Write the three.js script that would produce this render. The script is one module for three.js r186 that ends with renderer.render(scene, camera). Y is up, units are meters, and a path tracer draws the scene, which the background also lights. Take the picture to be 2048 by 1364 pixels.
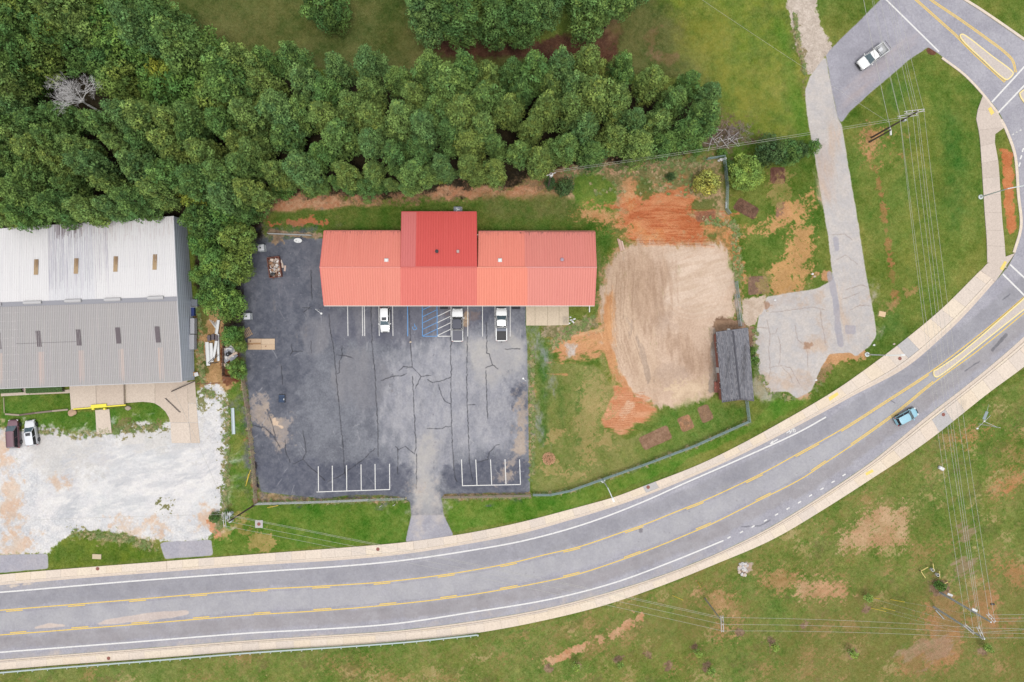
import * as THREE from 'three';
import { mergeGeometries } from 'three/addons/utils/BufferGeometryUtils.js';
import { RoundedBoxGeometry } from 'three/addons/geometries/RoundedBoxGeometry.js';

// ---------------------------------------------------------------- camera, sky, sun, exposure
const ALT = 120;                                  // drone height, looking straight down
const scene = new THREE.Scene();
const camera = new THREE.PerspectiveCamera(53.09, 1024 / 682, 1, 3000);
camera.position.set(0, ALT, 0); camera.up.set(0, 0, -1); camera.lookAt(0, 0, 0);
const renderer = new THREE.WebGLRenderer({ antialias: true });
renderer.toneMapping = THREE.LinearToneMapping;
renderer.toneMappingExposure = 2.05;
renderer.shadowMap.enabled = true;
const SUN = new THREE.Vector3(0.12, 1, 0.3).normalize();
{ // bright overcast: CIE overcast gradient with a brighter, thinner part of the cloud around the sun
  const w = 256, h = 128, d = new Float32Array(w * h * 4), v = new THREE.Vector3();
  for (let j = 0; j < h; j++) for (let i = 0; i < w; i++) {
    const lat = ((j + .5) / h - .5) * Math.PI, lon = ((i + .5) / w - .5) * 2 * Math.PI;
    v.set(Math.cos(lat) * Math.cos(lon), Math.sin(lat), Math.cos(lat) * Math.sin(lon));
    const up = Math.max(0, v.y), c = Math.max(0, v.dot(SUN));
    let L = v.y > 0 ? .98 * (1 + 2 * up) / 3 + .35 * Math.pow(c, 6) : .12;
    L *= 1 + .05 * Math.sin(lon * 5 + 3 * Math.sin(lat * 7)) * Math.cos(lat * 9 + 1);
    const o = (j * w + i) * 4; d[o] = L * .99; d[o + 1] = L; d[o + 2] = L * 1.02; d[o + 3] = 1;
  }
  const t = new THREE.DataTexture(d, w, h, THREE.RGBAFormat, THREE.FloatType);
  t.mapping = THREE.EquirectangularReflectionMapping; t.magFilter = t.minFilter = THREE.LinearFilter; t.needsUpdate = true;
  scene.background = t; scene.environment = t;
}
const sun = new THREE.DirectionalLight(new THREE.Color(1, .95, .88), 1.05);
sun.position.copy(SUN).multiplyScalar(200); sun.castShadow = true; sun.shadow.radius = 22;
Object.assign(sun.shadow.camera, { left: -110, right: 110, top: 90, bottom: -90, near: 10, far: 400 });
sun.shadow.mapSize.set(4096, 4096);
scene.add(sun);

// ---------------------------------------------------------------- helpers
const K = 2.2;                                    // picture value of a level diffuse surface = K x base colour
const MPP = ALT / 1365.333;                       // metres of ground to one photo pixel
const X = (px, h = 0) => (px - 1024) * (ALT - h) / 1365.333, Z = (py, h = 0) => (py - 682) * (ALT - h) / 1365.333;
const P = (px, py, h = 0) => new THREE.Vector3(X(px, h), h, Z(py, h));   // the place at height h
function rng(seed) { let a = seed >>> 0; return () => { a = (a + 0x6d2b79f5) | 0; let t = Math.imul(a ^ (a >>> 15), 1 | a); t = (t + Math.imul(t ^ (t >>> 7), 61 | t)) ^ t; return ((t ^ (t >>> 14)) >>> 0) / 4294967296; }; }
const lin = (c) => { c /= 255; return c <= .04045 ? c / 12.92 : Math.pow((c + .055) / 1.055, 2.4); };
const enc = (l) => 255 * (l <= .0031308 ? l * 12.92 : 1.055 * Math.pow(l, 1 / 2.4) - .055);
const C = (r, g, b) => new THREE.Color().setRGB(Math.min(.82, lin(r) / K), Math.min(.82, lin(g) / K), Math.min(.82, lin(b) / K));
const mat = (color, o = {}) => new THREE.MeshStandardMaterial({ color, roughness: .85, ...o });
const used = {};
function numbered(name) { const n = used[name] = (used[name] ?? -1) + 1; return n ? name + '_' + String(n).padStart(3, '0') : name; }
function tag(o, label, category, group) { o.userData.label = label; o.userData.category = category; if (group) o.userData.group = group; return o; }
function thing(name, label, category, pos, turn = 0, group) { const g = new THREE.Group(); g.name = numbered(name); if (pos) g.position.copy(pos); g.rotation.y = turn; scene.add(g); return tag(g, label, category, group); }
function mesh(name, geo, m, parent = scene) {
  const o = new THREE.Mesh(Array.isArray(geo) ? merge(geo) : geo, m); o.name = parent === scene ? numbered(name) : name;
  o.castShadow = o.receiveShadow = true; parent.add(o); return o;
}
function struct(name, geo, m, parent) { const o = mesh(name, geo, m, parent); o.userData.kind = 'structure'; return o; }
function dup(root, pos, turn, label, group) { const r = root.clone(); r.userData = { ...root.userData }; r.name = numbered(root.name.replace(/_\d{3}$/, '')); r.position.copy(pos); r.rotation.y = turn; if (label) r.userData.label = label; if (group) r.userData.group = group; scene.add(r); return r; }
function merge(list) {
  const gs = list.map((g) => { let q = g.index ? g.toNonIndexed() : g.clone(); for (const k of Object.keys(q.attributes)) if (!['position', 'normal', 'uv'].includes(k)) q.deleteAttribute(k); if (!q.attributes.uv) q.setAttribute('uv', new THREE.BufferAttribute(new Float32Array(q.attributes.position.count * 2), 2)); return q; });
  return mergeGeometries(gs);
}
function box(w, h, d, x = 0, y = 0, z = 0, ry = 0, rx = 0, rz = 0) { const g = new THREE.BoxGeometry(w, h, d); g.rotateX(rx); g.rotateZ(rz); g.rotateY(ry); return g.translate(x, y, z); }
function rbox(w, h, d, x = 0, y = 0, z = 0, r = .03, ry = 0) { return new RoundedBoxGeometry(w, h, d, 2, Math.min(r, w / 2.1, h / 2.1, d / 2.1)).rotateY(ry).translate(x, y, z); }
function cyl(r0, r1, h, x = 0, y = 0, z = 0, n = 12) { return new THREE.CylinderGeometry(r1, r0, h, n).translate(x, y + h / 2, z); }
function bar(a, b, r0, r1 = r0, n = 7) { const d = b.clone().sub(a), g = new THREE.CylinderGeometry(r1, r0, d.length(), n); g.applyQuaternion(new THREE.Quaternion().setFromUnitVectors(new THREE.Vector3(0, 1, 0), d.normalize())); const m = a.clone().add(b).multiplyScalar(.5); return g.translate(m.x, m.y, m.z); }
const V = (x, y, z) => new THREE.Vector3(x, y, z);
const pts = (s) => s.trim().split(/\s+/).map((q) => q.split(',').map(Number));
function smooth(list, per = 6) { // Catmull-Rom through photo points
  const c = new THREE.CatmullRomCurve3(list.map(([x, y]) => V(x, 0, y)), false, 'centripetal'); return c.getPoints((list.length - 1) * per).map((p) => [p.x, p.z]);
}
function geoFrom(pos, uv, idx, normal) {
  const g = new THREE.BufferGeometry(); g.setAttribute('position', new THREE.Float32BufferAttribute(pos, 3)); g.setAttribute('uv', new THREE.Float32BufferAttribute(uv, 2)); g.setIndex(idx); g.computeVertexNormals(); return g;
}
// ---------------------------------------------------------------- soil, grass, gravel and asphalt colours: one map of the ground, in metres
const MW = 2048, MH = 1366, MX = 190, MZ = MX * MH / MW, M2 = MX / MW;   // covers 190 m x 126.7 m about the origin
const muv = (x, z) => [x / MX + .5, .5 - z / MZ];
const NT = 512;
function noiseTile(seed, cells, oct, gain = .55) {
  const r = rng(seed), out = new Float32Array(NT * NT); let amp = 1, tot = 0;
  for (let o = 0; o < oct; o++, cells *= 2, amp *= gain) {
    const g = new Float32Array(cells * cells).map(() => r()), s = cells / NT; tot += amp;
    for (let y = 0; y < NT; y++) { const fy = y * s, y0 = fy | 0, ty = fy - y0, wy = ty * ty * (3 - 2 * ty), ya = y0 % cells * cells, yb = (y0 + 1) % cells * cells;
      for (let x = 0; x < NT; x++) { const fx = x * s, x0 = fx | 0, tx = fx - x0, wx = tx * tx * (3 - 2 * tx), xa = x0 % cells, xb = (x0 + 1) % cells;
        out[y * NT + x] += amp * ((g[ya + xa] * (1 - wx) + g[ya + xb] * wx) * (1 - wy) + (g[yb + xa] * (1 - wx) + g[yb + xb] * wx) * wy); } }
  }
  let m = 0, q = 0; for (const v of out) m += v; m /= out.length; for (const v of out) q += (v - m) ** 2; q = Math.sqrt(q / out.length);
  for (let i = 0; i < out.length; i++) out[i] = .5 + (out[i] - m) / q * .2;   // mean .5, deviation .2
  return out;
}
const N1 = noiseTile(11, 8, 6), N2 = noiseTile(23, 16, 5, .7), N3 = noiseTile(37, 128, 2, .9), N4 = noiseTile(53, 8, 3, .5);
function samp(t, x, y) { x = ((x % NT) + NT) % NT; y = ((y % NT) + NT) % NT; const x0 = x | 0, y0 = y | 0, fx = x - x0, fy = y - y0, x1 = (x0 + 1) % NT, y1 = (y0 + 1) % NT; return (t[y0 * NT + x0] * (1 - fx) + t[y0 * NT + x1] * fx) * (1 - fy) + (t[y1 * NT + x0] * (1 - fx) + t[y1 * NT + x1] * fx) * fy; }
const clamp = (v, a = 0, b = 1) => v < a ? a : v > b ? b : v;
const sstep = (a, b, v) => { v = clamp((v - a) / (b - a)); return v * v * (3 - 2 * v); };
const RGB = new Float32Array(MW * MH * 3);
const toMap = (px, py) => [(px - 1024) * MPP / M2 + MW / 2, (py - 682) * MPP / M2 + MH / 2];
const HW = MW / 2, HH = MH / 2, maskCanvas = document.createElement('canvas'); maskCanvas.width = HW; maskCanvas.height = HH;
const mctx = maskCanvas.getContext('2d');
function raster(shapes) {
  let x0 = 1e9, y0 = 1e9, x1 = -1e9, y1 = -1e9; const grow = (x, y, r = 0) => { x0 = Math.min(x0, x - r); x1 = Math.max(x1, x + r); y0 = Math.min(y0, y - r); y1 = Math.max(y1, y + r); };
  mctx.setTransform(1, 0, 0, 1, 0, 0); mctx.fillStyle = '#000'; mctx.fillRect(0, 0, HW, HH); mctx.fillStyle = mctx.strokeStyle = '#fff'; mctx.lineCap = mctx.lineJoin = 'round';
  for (const s of shapes) {
    if (s.e) { const [cx, cy, rx, ry, rot = 0] = s.e, [mx, my] = toMap(cx, cy), k = MPP / M2 / 2; mctx.beginPath(); mctx.ellipse(mx / 2, my / 2, rx * k, ry * k, rot, 0, 7); mctx.fill(); grow(mx / 2, my / 2, Math.max(rx, ry) * k); }
    else { mctx.beginPath(); (s.p || s.l).forEach(([x, y], i) => { const [mx, my] = toMap(x, y); mctx[i ? 'lineTo' : 'moveTo'](mx / 2, my / 2); grow(mx / 2, my / 2, s.l ? s.w : 0); });
      if (s.p) { mctx.closePath(); mctx.fill(); } else { mctx.lineWidth = s.w * MPP / M2 / 2; mctx.stroke(); } }
  }
  return [x0, y0, x1, y1];
}
function layer(shapes, o) {
  if (!Array.isArray(shapes)) shapes = [shapes];
  const { c, c2 = c, blur = 4, amp = .5, f = 3, s = .12, op = 1, f2 = 1.3, dir = null, sharp = .3, grain = 0 } = o, b = Math.max(1, Math.round(blur * MPP / M2 / 2));
  let [x0, y0, x1, y1] = raster(shapes); const pad = b * 2 + 3;
  x0 = Math.max(0, Math.floor(x0 - pad)); y0 = Math.max(0, Math.floor(y0 - pad)); x1 = Math.min(HW - 1, Math.ceil(x1 + pad)); y1 = Math.min(HH - 1, Math.ceil(y1 + pad));
  const w = x1 - x0 + 1, h = y1 - y0 + 1; if (w < 2 || h < 2) return;
  const px = mctx.getImageData(x0, y0, w, h).data; let m = new Float32Array(w * h); for (let i = 0; i < w * h; i++) m[i] = px[i * 4] / 255;
  for (let pass = 0; pass < 2; pass++) { // box blur
    const t = new Float32Array(w * h);
    for (let y = 0; y < h; y++) { let a = 0; for (let x = -b; x < w; x++) { if (x + b < w) a += m[y * w + x + b]; if (x - b - 1 >= 0) a -= m[y * w + x - b - 1]; if (x >= 0) t[y * w + x] = a / (2 * b + 1); } }
    const q = new Float32Array(w * h);
    for (let x = 0; x < w; x++) { let a = 0; for (let y = -b; y < h; y++) { if (y + b < h) a += t[(y + b) * w + x]; if (y - b - 1 >= 0) a -= t[(y - b - 1) * w + x]; if (y >= 0) q[y * w + x] = a / (2 * b + 1); } }
    m = q;
  }
  const ca = dir ? Math.cos(dir[0]) : 1, sa = dir ? Math.sin(dir[0]) : 0, an = dir ? dir[1] : 1;
  const Y1 = Math.min(MH - 1, y1 * 2), X1 = Math.min(MW - 1, x1 * 2), seed = (c[0] * 7 + c[1] * 13 + c[2] * 29 + x0) % 509;
  for (let y = y0 * 2; y <= Y1; y++) { const fy = clamp(y / 2 - y0, 0, h - 1.001), iy = fy | 0, ty = fy - iy;
    for (let x = x0 * 2; x <= X1; x++) {
      const fx = clamp(x / 2 - x0, 0, w - 1.001), ix = fx | 0, tx = fx - ix, i = iy * w + ix;
      const mm = (m[i] * (1 - tx) + m[i + 1] * tx) * (1 - ty) + (m[i + w] * (1 - tx) + m[i + w + 1] * tx) * ty;
      if (mm < .004) continue;
      const u = (x * ca + y * sa) / an, v = -x * sa + y * ca;
      const n = samp(N1, u * f + seed, v * f) * .6 + samp(N2, u * f * 1.7 - seed, v * f * 1.7) * .4 - .5;
      const a = sstep(.5 - s, .5 + s, mm + n * amp * 2) * op; if (a < .004) continue;
      const n2 = clamp(.5 + (samp(N2, u * f2 + 77, v * f2 + seed) - .5) / sharp * .5), g = grain ? (samp(N3, x * 2.1 + seed, y * 2.1) - .5) * grain : 0, q = (y * MW + x) * 3;
      for (let k = 0; k < 3; k++) { const cc = c[k] * (1 - n2) + c2[k] * n2 + g; RGB[q + k] += (cc - RGB[q + k]) * a; }
    } }
}
const fullCanvas = document.createElement('canvas'); fullCanvas.width = MW; fullCanvas.height = MH; const fctx = fullCanvas.getContext('2d');
function strokes(lists, w, c, op, seed, wob = 1.1) {
  const r = rng(seed); fctx.fillStyle = '#000'; fctx.fillRect(0, 0, MW, MH); fctx.strokeStyle = '#fff'; fctx.lineJoin = 'round'; fctx.lineCap = 'round';
  for (const s of lists) { const l = pts(s); let prev = null; for (let i = 0; i < l.length - 1; i++) { const [a, b] = l[i], [d, e] = l[i + 1], n = Math.max(1, Math.round(Math.hypot(d - a, e - b) / 5)); for (let k = 0; k <= n; k++) { if (k === 0 && i) continue; const t = k / n, q = toMap(a + (d - a) * t + (k && k < n ? (r() - .5) * wob : 0), b + (e - b) * t + (k && k < n ? (r() - .5) * wob : 0)); if (prev) { fctx.lineWidth = w * (.65 + .7 * r()); fctx.globalAlpha = .75 + .25 * r(); fctx.beginPath(); fctx.moveTo(...prev); fctx.lineTo(...q); fctx.stroke(); } prev = q; } } }
  fctx.globalAlpha = 1; const d = fctx.getImageData(0, 0, MW, MH).data; for (let i = 0; i < MW * MH; i++) { const a = d[i * 4] / 255 * op; if (a > .01) for (let k = 0; k < 3; k++) RGB[i * 3 + k] += (c[k] - RGB[i * 3 + k]) * a; }
}
const poly = (s, sm) => ({ p: sm ? smooth([...pts(s), pts(s)[0]], 4) : pts(s) }), ell = (cx, cy, rx, ry, rot) => ({ e: [cx, cy, rx, ry, rot] }), line = (s, w) => ({ l: pts(s), w });
// base turf
for (let y = 0; y < MH; y++) for (let x = 0; x < MW; x++) {
  const n = clamp(.5 + (samp(N1, x * .55, y * .55) - .5) * 1.5), m = clamp(.5 + (samp(N2, x * 1.9 + 90, y * 1.9) - .5) * 1.4), q = (y * MW + x) * 3;
  RGB[q] = 82 + 38 * n + 16 * m; RGB[q + 1] = 112 + 18 * n + 12 * m; RGB[q + 2] = 38 + 18 * n + 12 * m;
}
const grassBlob = (shapes, c, c2, o = {}) => layer(shapes, { c, c2, blur: 20, amp: .45, f: 1.2, s: .45, f2: 1.5, op: .8, ...o });
// woodland floor and the clearing behind the trees
layer(poly('-60,-60 280,-60 440,130 560,150 900,160 1180,150 1400,200 1420,290 1370,310 1080,345 1000,390 520,400 530,520 480,700 400,640 385,440 -60,470'), { c: [50, 44, 34], c2: [66, 58, 42], blur: 12, amp: .3, f2: 3 });
grassBlob(poly('280,-60 850,-60 870,70 1150,90 1290,-60 1560,-60 1650,310 1450,270 1420,170 1300,145 900,150 600,140 480,120 390,60'), [108, 113, 62], [90, 101, 50], { op: 1, blur: 10, s: .2, f2: 1 });
layer([poly('860,75 1000,85 1200,70 1240,110 1180,120 880,115'), ell(1215, 95, 22, 40)], { c: [92, 64, 54], c2: [118, 84, 66], blur: 12, amp: .5, s: .3 });
grassBlob([poly('1300,-40 1570,-60 1650,300 1520,290 1450,220 1430,130')], [132, 146, 56], [112, 132, 54], { op: .9, blur: 26 });
grassBlob([ell(1420, 90, 60, 90), ell(1500, 200, 60, 60)], [146, 146, 64], [122, 134, 58], { op: .8, blur: 26 });
grassBlob([poly('1560,20 1590,130 1625,300 1600,300 1570,150 1545,20')], [92, 128, 40], [104, 136, 48], { op: .8, blur: 8 });
layer([ell(1304, 84, 10, 26, .2), ell(1330, 116, 34, 10), ell(1230, 60, 16, 30)], { c: [150, 118, 92], c2: [128, 112, 72], blur: 8, amp: .7, op: .8, s: .3 });
// brush heap by the corner of the woods
layer([ell(1447, 272, 54, 28, -.1)], { c: [146, 124, 108], c2: [110, 92, 78], blur: 14, amp: 1, f: 6, s: .3, f2: 6, op: .85 });
// bank behind the red building
layer([poly('515,405 600,385 760,392 900,378 1030,372 1075,345 1250,322 1420,318 1430,330 1300,340 1180,352 1150,385 1090,395 900,400 760,412 560,432 520,440')], { c: [150, 118, 94], c2: [190, 146, 112], blur: 11, amp: .8, f: 7, s: .38, f2: 4, op: .9 });
layer([poly('525,408 600,392 700,400 760,398 740,410 600,425 530,430'), poly('840,378 960,372 1080,378 1140,392 1080,398 900,394'), ell(640, 402, 50, 9)], { c: [206, 142, 106], c2: [222, 174, 138], blur: 8, amp: .9, f: 7, s: .35, f2: 5, op: .9 });
grassBlob(poly('540,425 800,412 960,405 1130,400 1215,440 1215,470 640,478 530,462'), [84, 112, 40], [104, 118, 50], { blur: 7, op: 1, s: .25 });
grassBlob(poly('960,395 1140,385 1150,440 980,440'), [116, 118, 66], [98, 116, 52], { blur: 10 });
grassBlob(poly('1188,460 1230,455 1215,520 1205,600 1190,650 1188,560'), [82, 116, 44], [100, 126, 52], { blur: 6, op: 1, s: .2 });
layer([poly('528,448 600,440 660,438 655,446 600,450 535,456')], { c: [200, 124, 82], c2: [180, 120, 84], blur: 4, amp: .8, f: 4 });
// yard east of the red building
layer(poly('1120,345 1440,318 1456,430 1460,480 1260,480 1240,420 1130,395'), { c: [212, 176, 140], c2: [164, 146, 104], blur: 11, amp: .5, f: 5, f2: 6, s: .35 });
layer(poly('1150,350 1420,325 1440,390 1390,380 1260,395 1180,370'), { c: [104, 116, 62], c2: [134, 130, 80], blur: 14, amp: 1.1, f: 7, s: .15, op: .6 });
layer(poly('1130,345 1300,325 1330,332 1240,345 1160,358'), { c: [228, 194, 160], c2: [214, 170, 134], blur: 8, amp: .9, f: 7, s: .2 });
grassBlob([poly('1145,350 1195,345 1235,380 1235,405 1195,425 1150,400', 1)], [122, 144, 58], [98, 130, 50], { blur: 8, op: 1, s: .2 });
layer(poly('1245,398 1270,378 1330,392 1345,376 1388,378 1395,425 1440,432 1458,452 1456,492 1300,496 1250,472 1232,440', 1), { c: [200, 116, 76], c2: [224, 152, 108], blur: 14, amp: .8, f: 5, s: .3, f2: 2.4, dir: [.05, 2.5] });
layer([poly('1250,400 1262,360 1285,372 1270,400 1262,470 1285,490 1330,488 1330,440 1300,470 1275,440')], { c: [232, 170, 120], c2: [214, 130, 80], blur: 7, amp: .8, f: 4, s: .25, op: .8 });
layer([poly('1145,425 1180,414 1240,428 1250,465 1225,460 1200,440 1160,436'), ell(1260, 378, 14, 26)], { c: [226, 172, 126], c2: [210, 148, 102], blur: 8, amp: .9, f: 8, s: .35, op: .9 });
layer([poly('1405,445 1470,430 1480,500 1500,560 1480,560 1455,500 1410,490')], { c: [222, 160, 108], c2: [150, 130, 80], blur: 7, amp: .7, f: 5, f2: 5 });
grassBlob([ell(1412, 410, 30, 12), ell(1240, 460, 16, 10), ell(1425, 478, 16, 10), ell(1290, 380, 18, 22)], [96, 116, 54], [116, 122, 62], { blur: 6, amp: .8, f: 4, s: .2 });
layer([poly('1390,425 1430,420 1432,440 1395,445')], { c: [190, 128, 98], c2: [150, 110, 88], blur: 3, amp: .4, f2: 4 });
// scraped building pad
layer([line('1256,494 1228,530 1210,580 1204,640 1212,690', 22), line('1250,492 1350,490 1450,488', 16), line('1474,560 1476,620', 12)], { c: [214, 164, 122], c2: [190, 150, 112], blur: 10, amp: .8, f: 6, s: .3, op: .9, f2: 4 });
layer(poly('1252,492 1300,486 1350,492 1445,487 1462,515 1474,560 1478,625 1440,655 1428,700 1428,792 1352,815 1300,808 1270,796 1240,755 1222,712 1212,660 1202,640 1204,590 1216,540 1238,505', 0), { c: [225, 198, 176], c2: [212, 184, 162], blur: 11, amp: .55, f: 5, f2: 1.2, s: .2, dir: [1.45, 3], grain: 12 });
layer(poly('1212,540 1250,498 1300,505 1310,640 1318,720 1335,790 1290,800 1240,745 1218,680 1206,620'), { c: [190, 160, 136], c2: [214, 186, 160], blur: 16, amp: .6, f: 3, s: .45, op: .7, dir: [1.54, 4], f2: 2.4, sharp: .35 });
layer([poly('1320,500 1440,495 1468,600 1430,640 1340,620'), ell(1400, 560, 60, 50)], { c: [228, 205, 186], c2: [212, 187, 165], blur: 18, amp: .6, f: 2.4, s: .3, op: .8, dir: [-.3, 6], f2: 3, sharp: .2 });
layer([line('1246,500 1247,560 1249,640', 6), line('1262,640 1300,760', 10)], { c: [158, 138, 124], c2: [186, 164, 148], blur: 4, amp: .8, f: 3, op: .6, dir: [1.5, 5] });
layer([ell(1340, 745, 40, 22), ell(1330, 640, 20, 40)], { c: [188, 164, 148], c2: [204, 178, 158], blur: 14, amp: .5, op: .6, s: .3 });
layer([poly('1335,780 1420,745 1430,795 1352,816')], { c: [204, 178, 150], c2: [228, 202, 172], blur: 8, amp: .8, f: 5, op: .8 });
layer([line('1224,590 1214,650 1216,690 1232,745 1262,790', 18)], { c: [226, 172, 124], c2: [206, 150, 106], blur: 7, amp: .6, f: 3, s: .25, dir: [1.4, 3] });
layer([poly('1230,762 1244,770 1274,796 1318,808 1318,824 1238,872 1201,848 1214,806')], { c: [214, 144, 104], c2: [226, 166, 128], blur: 9, amp: .6, f: 6, s: .3, dir: [.05, 4], f2: 3 });
layer([poly('1246,800 1275,806 1268,822 1250,840 1232,860 1240,832')], { c: [230, 188, 156], c2: [222, 172, 138], blur: 6, amp: .6, f: 4 });
layer([poly('1098,676 1140,655 1175,660 1212,652 1218,700 1190,722 1120,718')], { c: [222, 166, 120], c2: [210, 154, 112], blur: 9, amp: .7, f: 7, s: .35, dir: [-.2, 2.5] });
layer([ell(1143, 693, 12, 6), ell(1142, 708, 7, 8), ell(1204, 686, 7, 6)], { c: [216, 206, 200], c2: [206, 180, 160], blur: 4, amp: .6, s: .3 });
layer([poly('1075,652 1140,655 1150,640 1200,635 1200,658 1150,668 1100,680')], { c: [186, 164, 134], c2: [128, 124, 84], blur: 5, amp: .8, f: 5, f2: 5 });
layer([poly('1428,655 1440,655 1438,780 1418,790 1422,700')], { c: [192, 182, 174], c2: [172, 156, 142], blur: 3, amp: .5, f: 4 });
layer([poly('1425,636 1480,640 1510,655 1518,735 1500,700 1480,655 1430,655')], { c: [140, 112, 92], c2: [168, 136, 112], blur: 5, amp: .6, f: 4 });
layer(poly('1430,640 1480,642 1490,668 1432,672'), { c: [156, 126, 104], c2: [176, 144, 118], blur: 3, amp: .3, f: 4 });
{ // machine tracks in the scraped soil
  layer([ell(1312, 600, 22, 90, .05), ell(1350, 690, 60, 26, .3), ell(1275, 560, 14, 60), ell(1390, 720, 30, 40)], { c: [180, 150, 128], c2: [204, 174, 150], blur: 14, amp: .8, f: 3, s: .4, op: .7, dir: [1.5, 5], f2: 4, sharp: .2 });
  const r = rng(91), arcs = []; for (let i = 0; i < 7; i++) { const R = 34 + i * 5 + 3 * r(), l = []; for (let q = .15; q < 2.2 + .5 * r(); q += .22) l.push(`${(1385 + Math.cos(q) * R * 1.1).toFixed(1)},${(578 + Math.sin(q) * R).toFixed(1)}`); arcs.push(l.join(' ')); }
  strokes(arcs.filter((_, i) => i % 2), 2.6, [234, 212, 194], .28, 92, 3); strokes(arcs.filter((_, i) => !(i % 2)), 2, [198, 170, 148], .16, 93, 3);
  const ruts = []; for (let i = 0; i < 22; i++) { const x = 1222 + 50 * r(), y = 520 + 60 * r(); ruts.push(`${x},${y} ${x - 4},${y + 60} ${x},${y + 120} ${x + 16},${y + 170}`); } strokes(ruts.slice(0, 12), 1.4, [168, 138, 116], .38, 98, 2.4); strokes(ruts.slice(12), 1.8, [226, 198, 172], .4, 99, 2.4);
  const t = []; for (let i = 0; i < 26; i++) { const y = 410 + 80 * r(), x = 1260 + 120 * r(); t.push(`${x},${y} ${x + 30},${y + 3 * (r() - .5)} ${x + 60},${y + 8 * (r() - .5)}`); } strokes(t, 1.6, [176, 92, 56], .4, 94); strokes(t.map((s) => s.replace(/,(\d+)/g, (m, q) => ',' + (+q + 3))), 1.6, [232, 164, 118], .4, 95);
  const u = []; for (let i = 0; i < 16; i++) { const y = 786 + i * 4.6; u.push(`${1232 - i * 1.6},${y} ${1262 - i},${y + 1} ${1290 - i * 2},${y - 2}`); } strokes(u, 1.1, [186, 112, 78], .5, 96);
  const w = []; for (let i = 0; i < 12; i++) w.push(`${1140 + i * 5},${676 - i * 1.2} ${1170 + i * 3},${664 - i * .6} ${1205},${655 + i * 2}`); strokes(w, 1.1, [240, 196, 154], .5, 97);
}
// lawn between lot and pad
grassBlob(poly('1060,690 1100,720 1200,735 1230,780 1200,850 1250,880 1340,845 1430,800 1498,800 1500,846 1280,935 1100,992 1062,990'), [124, 136, 70], [146, 146, 88], { op: .85, blur: 5, s: .2, f2: 2.4 });
grassBlob(poly('1330,822 1440,795 1500,810 1500,842 1400,885 1290,925 1260,900'), [92, 126, 48], [112, 130, 58], { blur: 10, op: .9 });
for (const [x, w, y0, y1] of [[1085, 16, 700, 888], [1122, 9, 770, 860], [1158, 9, 770, 900]]) layer(line(`${x},${y0} ${x + 3},${y1}`, w), { c: [66, 108, 40], c2: [78, 116, 46], blur: 8, amp: .25, f: 3, s: .4, op: .9 });
layer([line('1092,725 1130,727', 5), line('1090,748 1136,750', 4)], { c: [196, 152, 104], c2: [212, 162, 112], blur: 2, amp: .3 });
layer([poly('1178,760 1220,740 1226,770 1200,850 1180,900 1200,930 1160,925 1150,840')], { c: [178, 160, 108], c2: [206, 170, 124], blur: 12, amp: 1.2, f: 9, s: .15, op: .6 });
layer([line('1064,700 1066,800 1062,930', 9)], { c: [206, 168, 124], c2: [150, 140, 86], blur: 4, amp: 1, f: 6 });
layer([ell(1110, 870, 18, 10), ell(1200, 815, 12, 12), ell(1215, 885, 14, 16), ell(1100, 940, 30, 8), ell(1150, 955, 24, 10)], { c: [176, 158, 104], c2: [196, 166, 118], blur: 9, amp: .9, f: 5, op: .7 });
const MULCH = ['1276,877 1334,850 1346,877 1290,902', '1354,838 1378,828 1391,855 1366,866', '1394,816 1415,808 1429,837 1406,848', '1480,395 1520,418 1509,441 1465,417', '1541,335 1571,335 1571,368 1541,368', '1553,405 1576,403 1588,432 1552,442', '1497,553 1534,552 1541,587 1497,591', '1794,1116 1813,1110 1829,1156 1802,1160'];
MULCH.forEach((m, i) => layer(poly(m), { c: [[166, 132, 108], [186, 138, 104], [160, 128, 102], [140, 106, 88], [118, 84, 74], [166, 124, 102], [152, 122, 104], [204, 172, 146]][i], c2: [[148, 116, 94], [150, 118, 92], [146, 116, 94], [112, 86, 72], [136, 100, 86], [142, 112, 92], [134, 108, 92], [186, 152, 128]][i], blur: 1.5, amp: .1, f: 5, f2: 6, sharp: .25 }));
// north-east lawn with bald patches
layer([ell(1590, 420, 26, 22, .6), ell(1600, 500, 24, 60, .1), ell(1575, 560, 36, 40), ell(1540, 450, 60, 10, -.3), ell(1625, 400, 8, 14)], { c: [206, 156, 108], c2: [222, 168, 116], blur: 9, amp: .9, f: 7, s: .22, op: .9 });
layer([ell(1530, 570, 14, 30), ell(1560, 380, 20, 40)], { c: [150, 142, 82], c2: [186, 158, 108], blur: 10, amp: .9, f: 5, op: .7 });
layer([ell(1655, 555, 10, 14), ell(1628, 548, 5, 8), ell(1763, 628, 8, 6), ell(1660, 716, 40, 14, -.5), ell(1700, 712, 34, 14, -.4), ell(1606, 795, 18, 10)], { c: [218, 168, 122], c2: [196, 150, 108], blur: 6, amp: .7, f: 4 });
layer([ell(1640, 745, 26, 18, -.6), ell(1652, 735, 14, 10)], { c: [150, 118, 92], c2: [182, 144, 110], blur: 7, amp: .8, f: 5, op: .8 });
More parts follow.
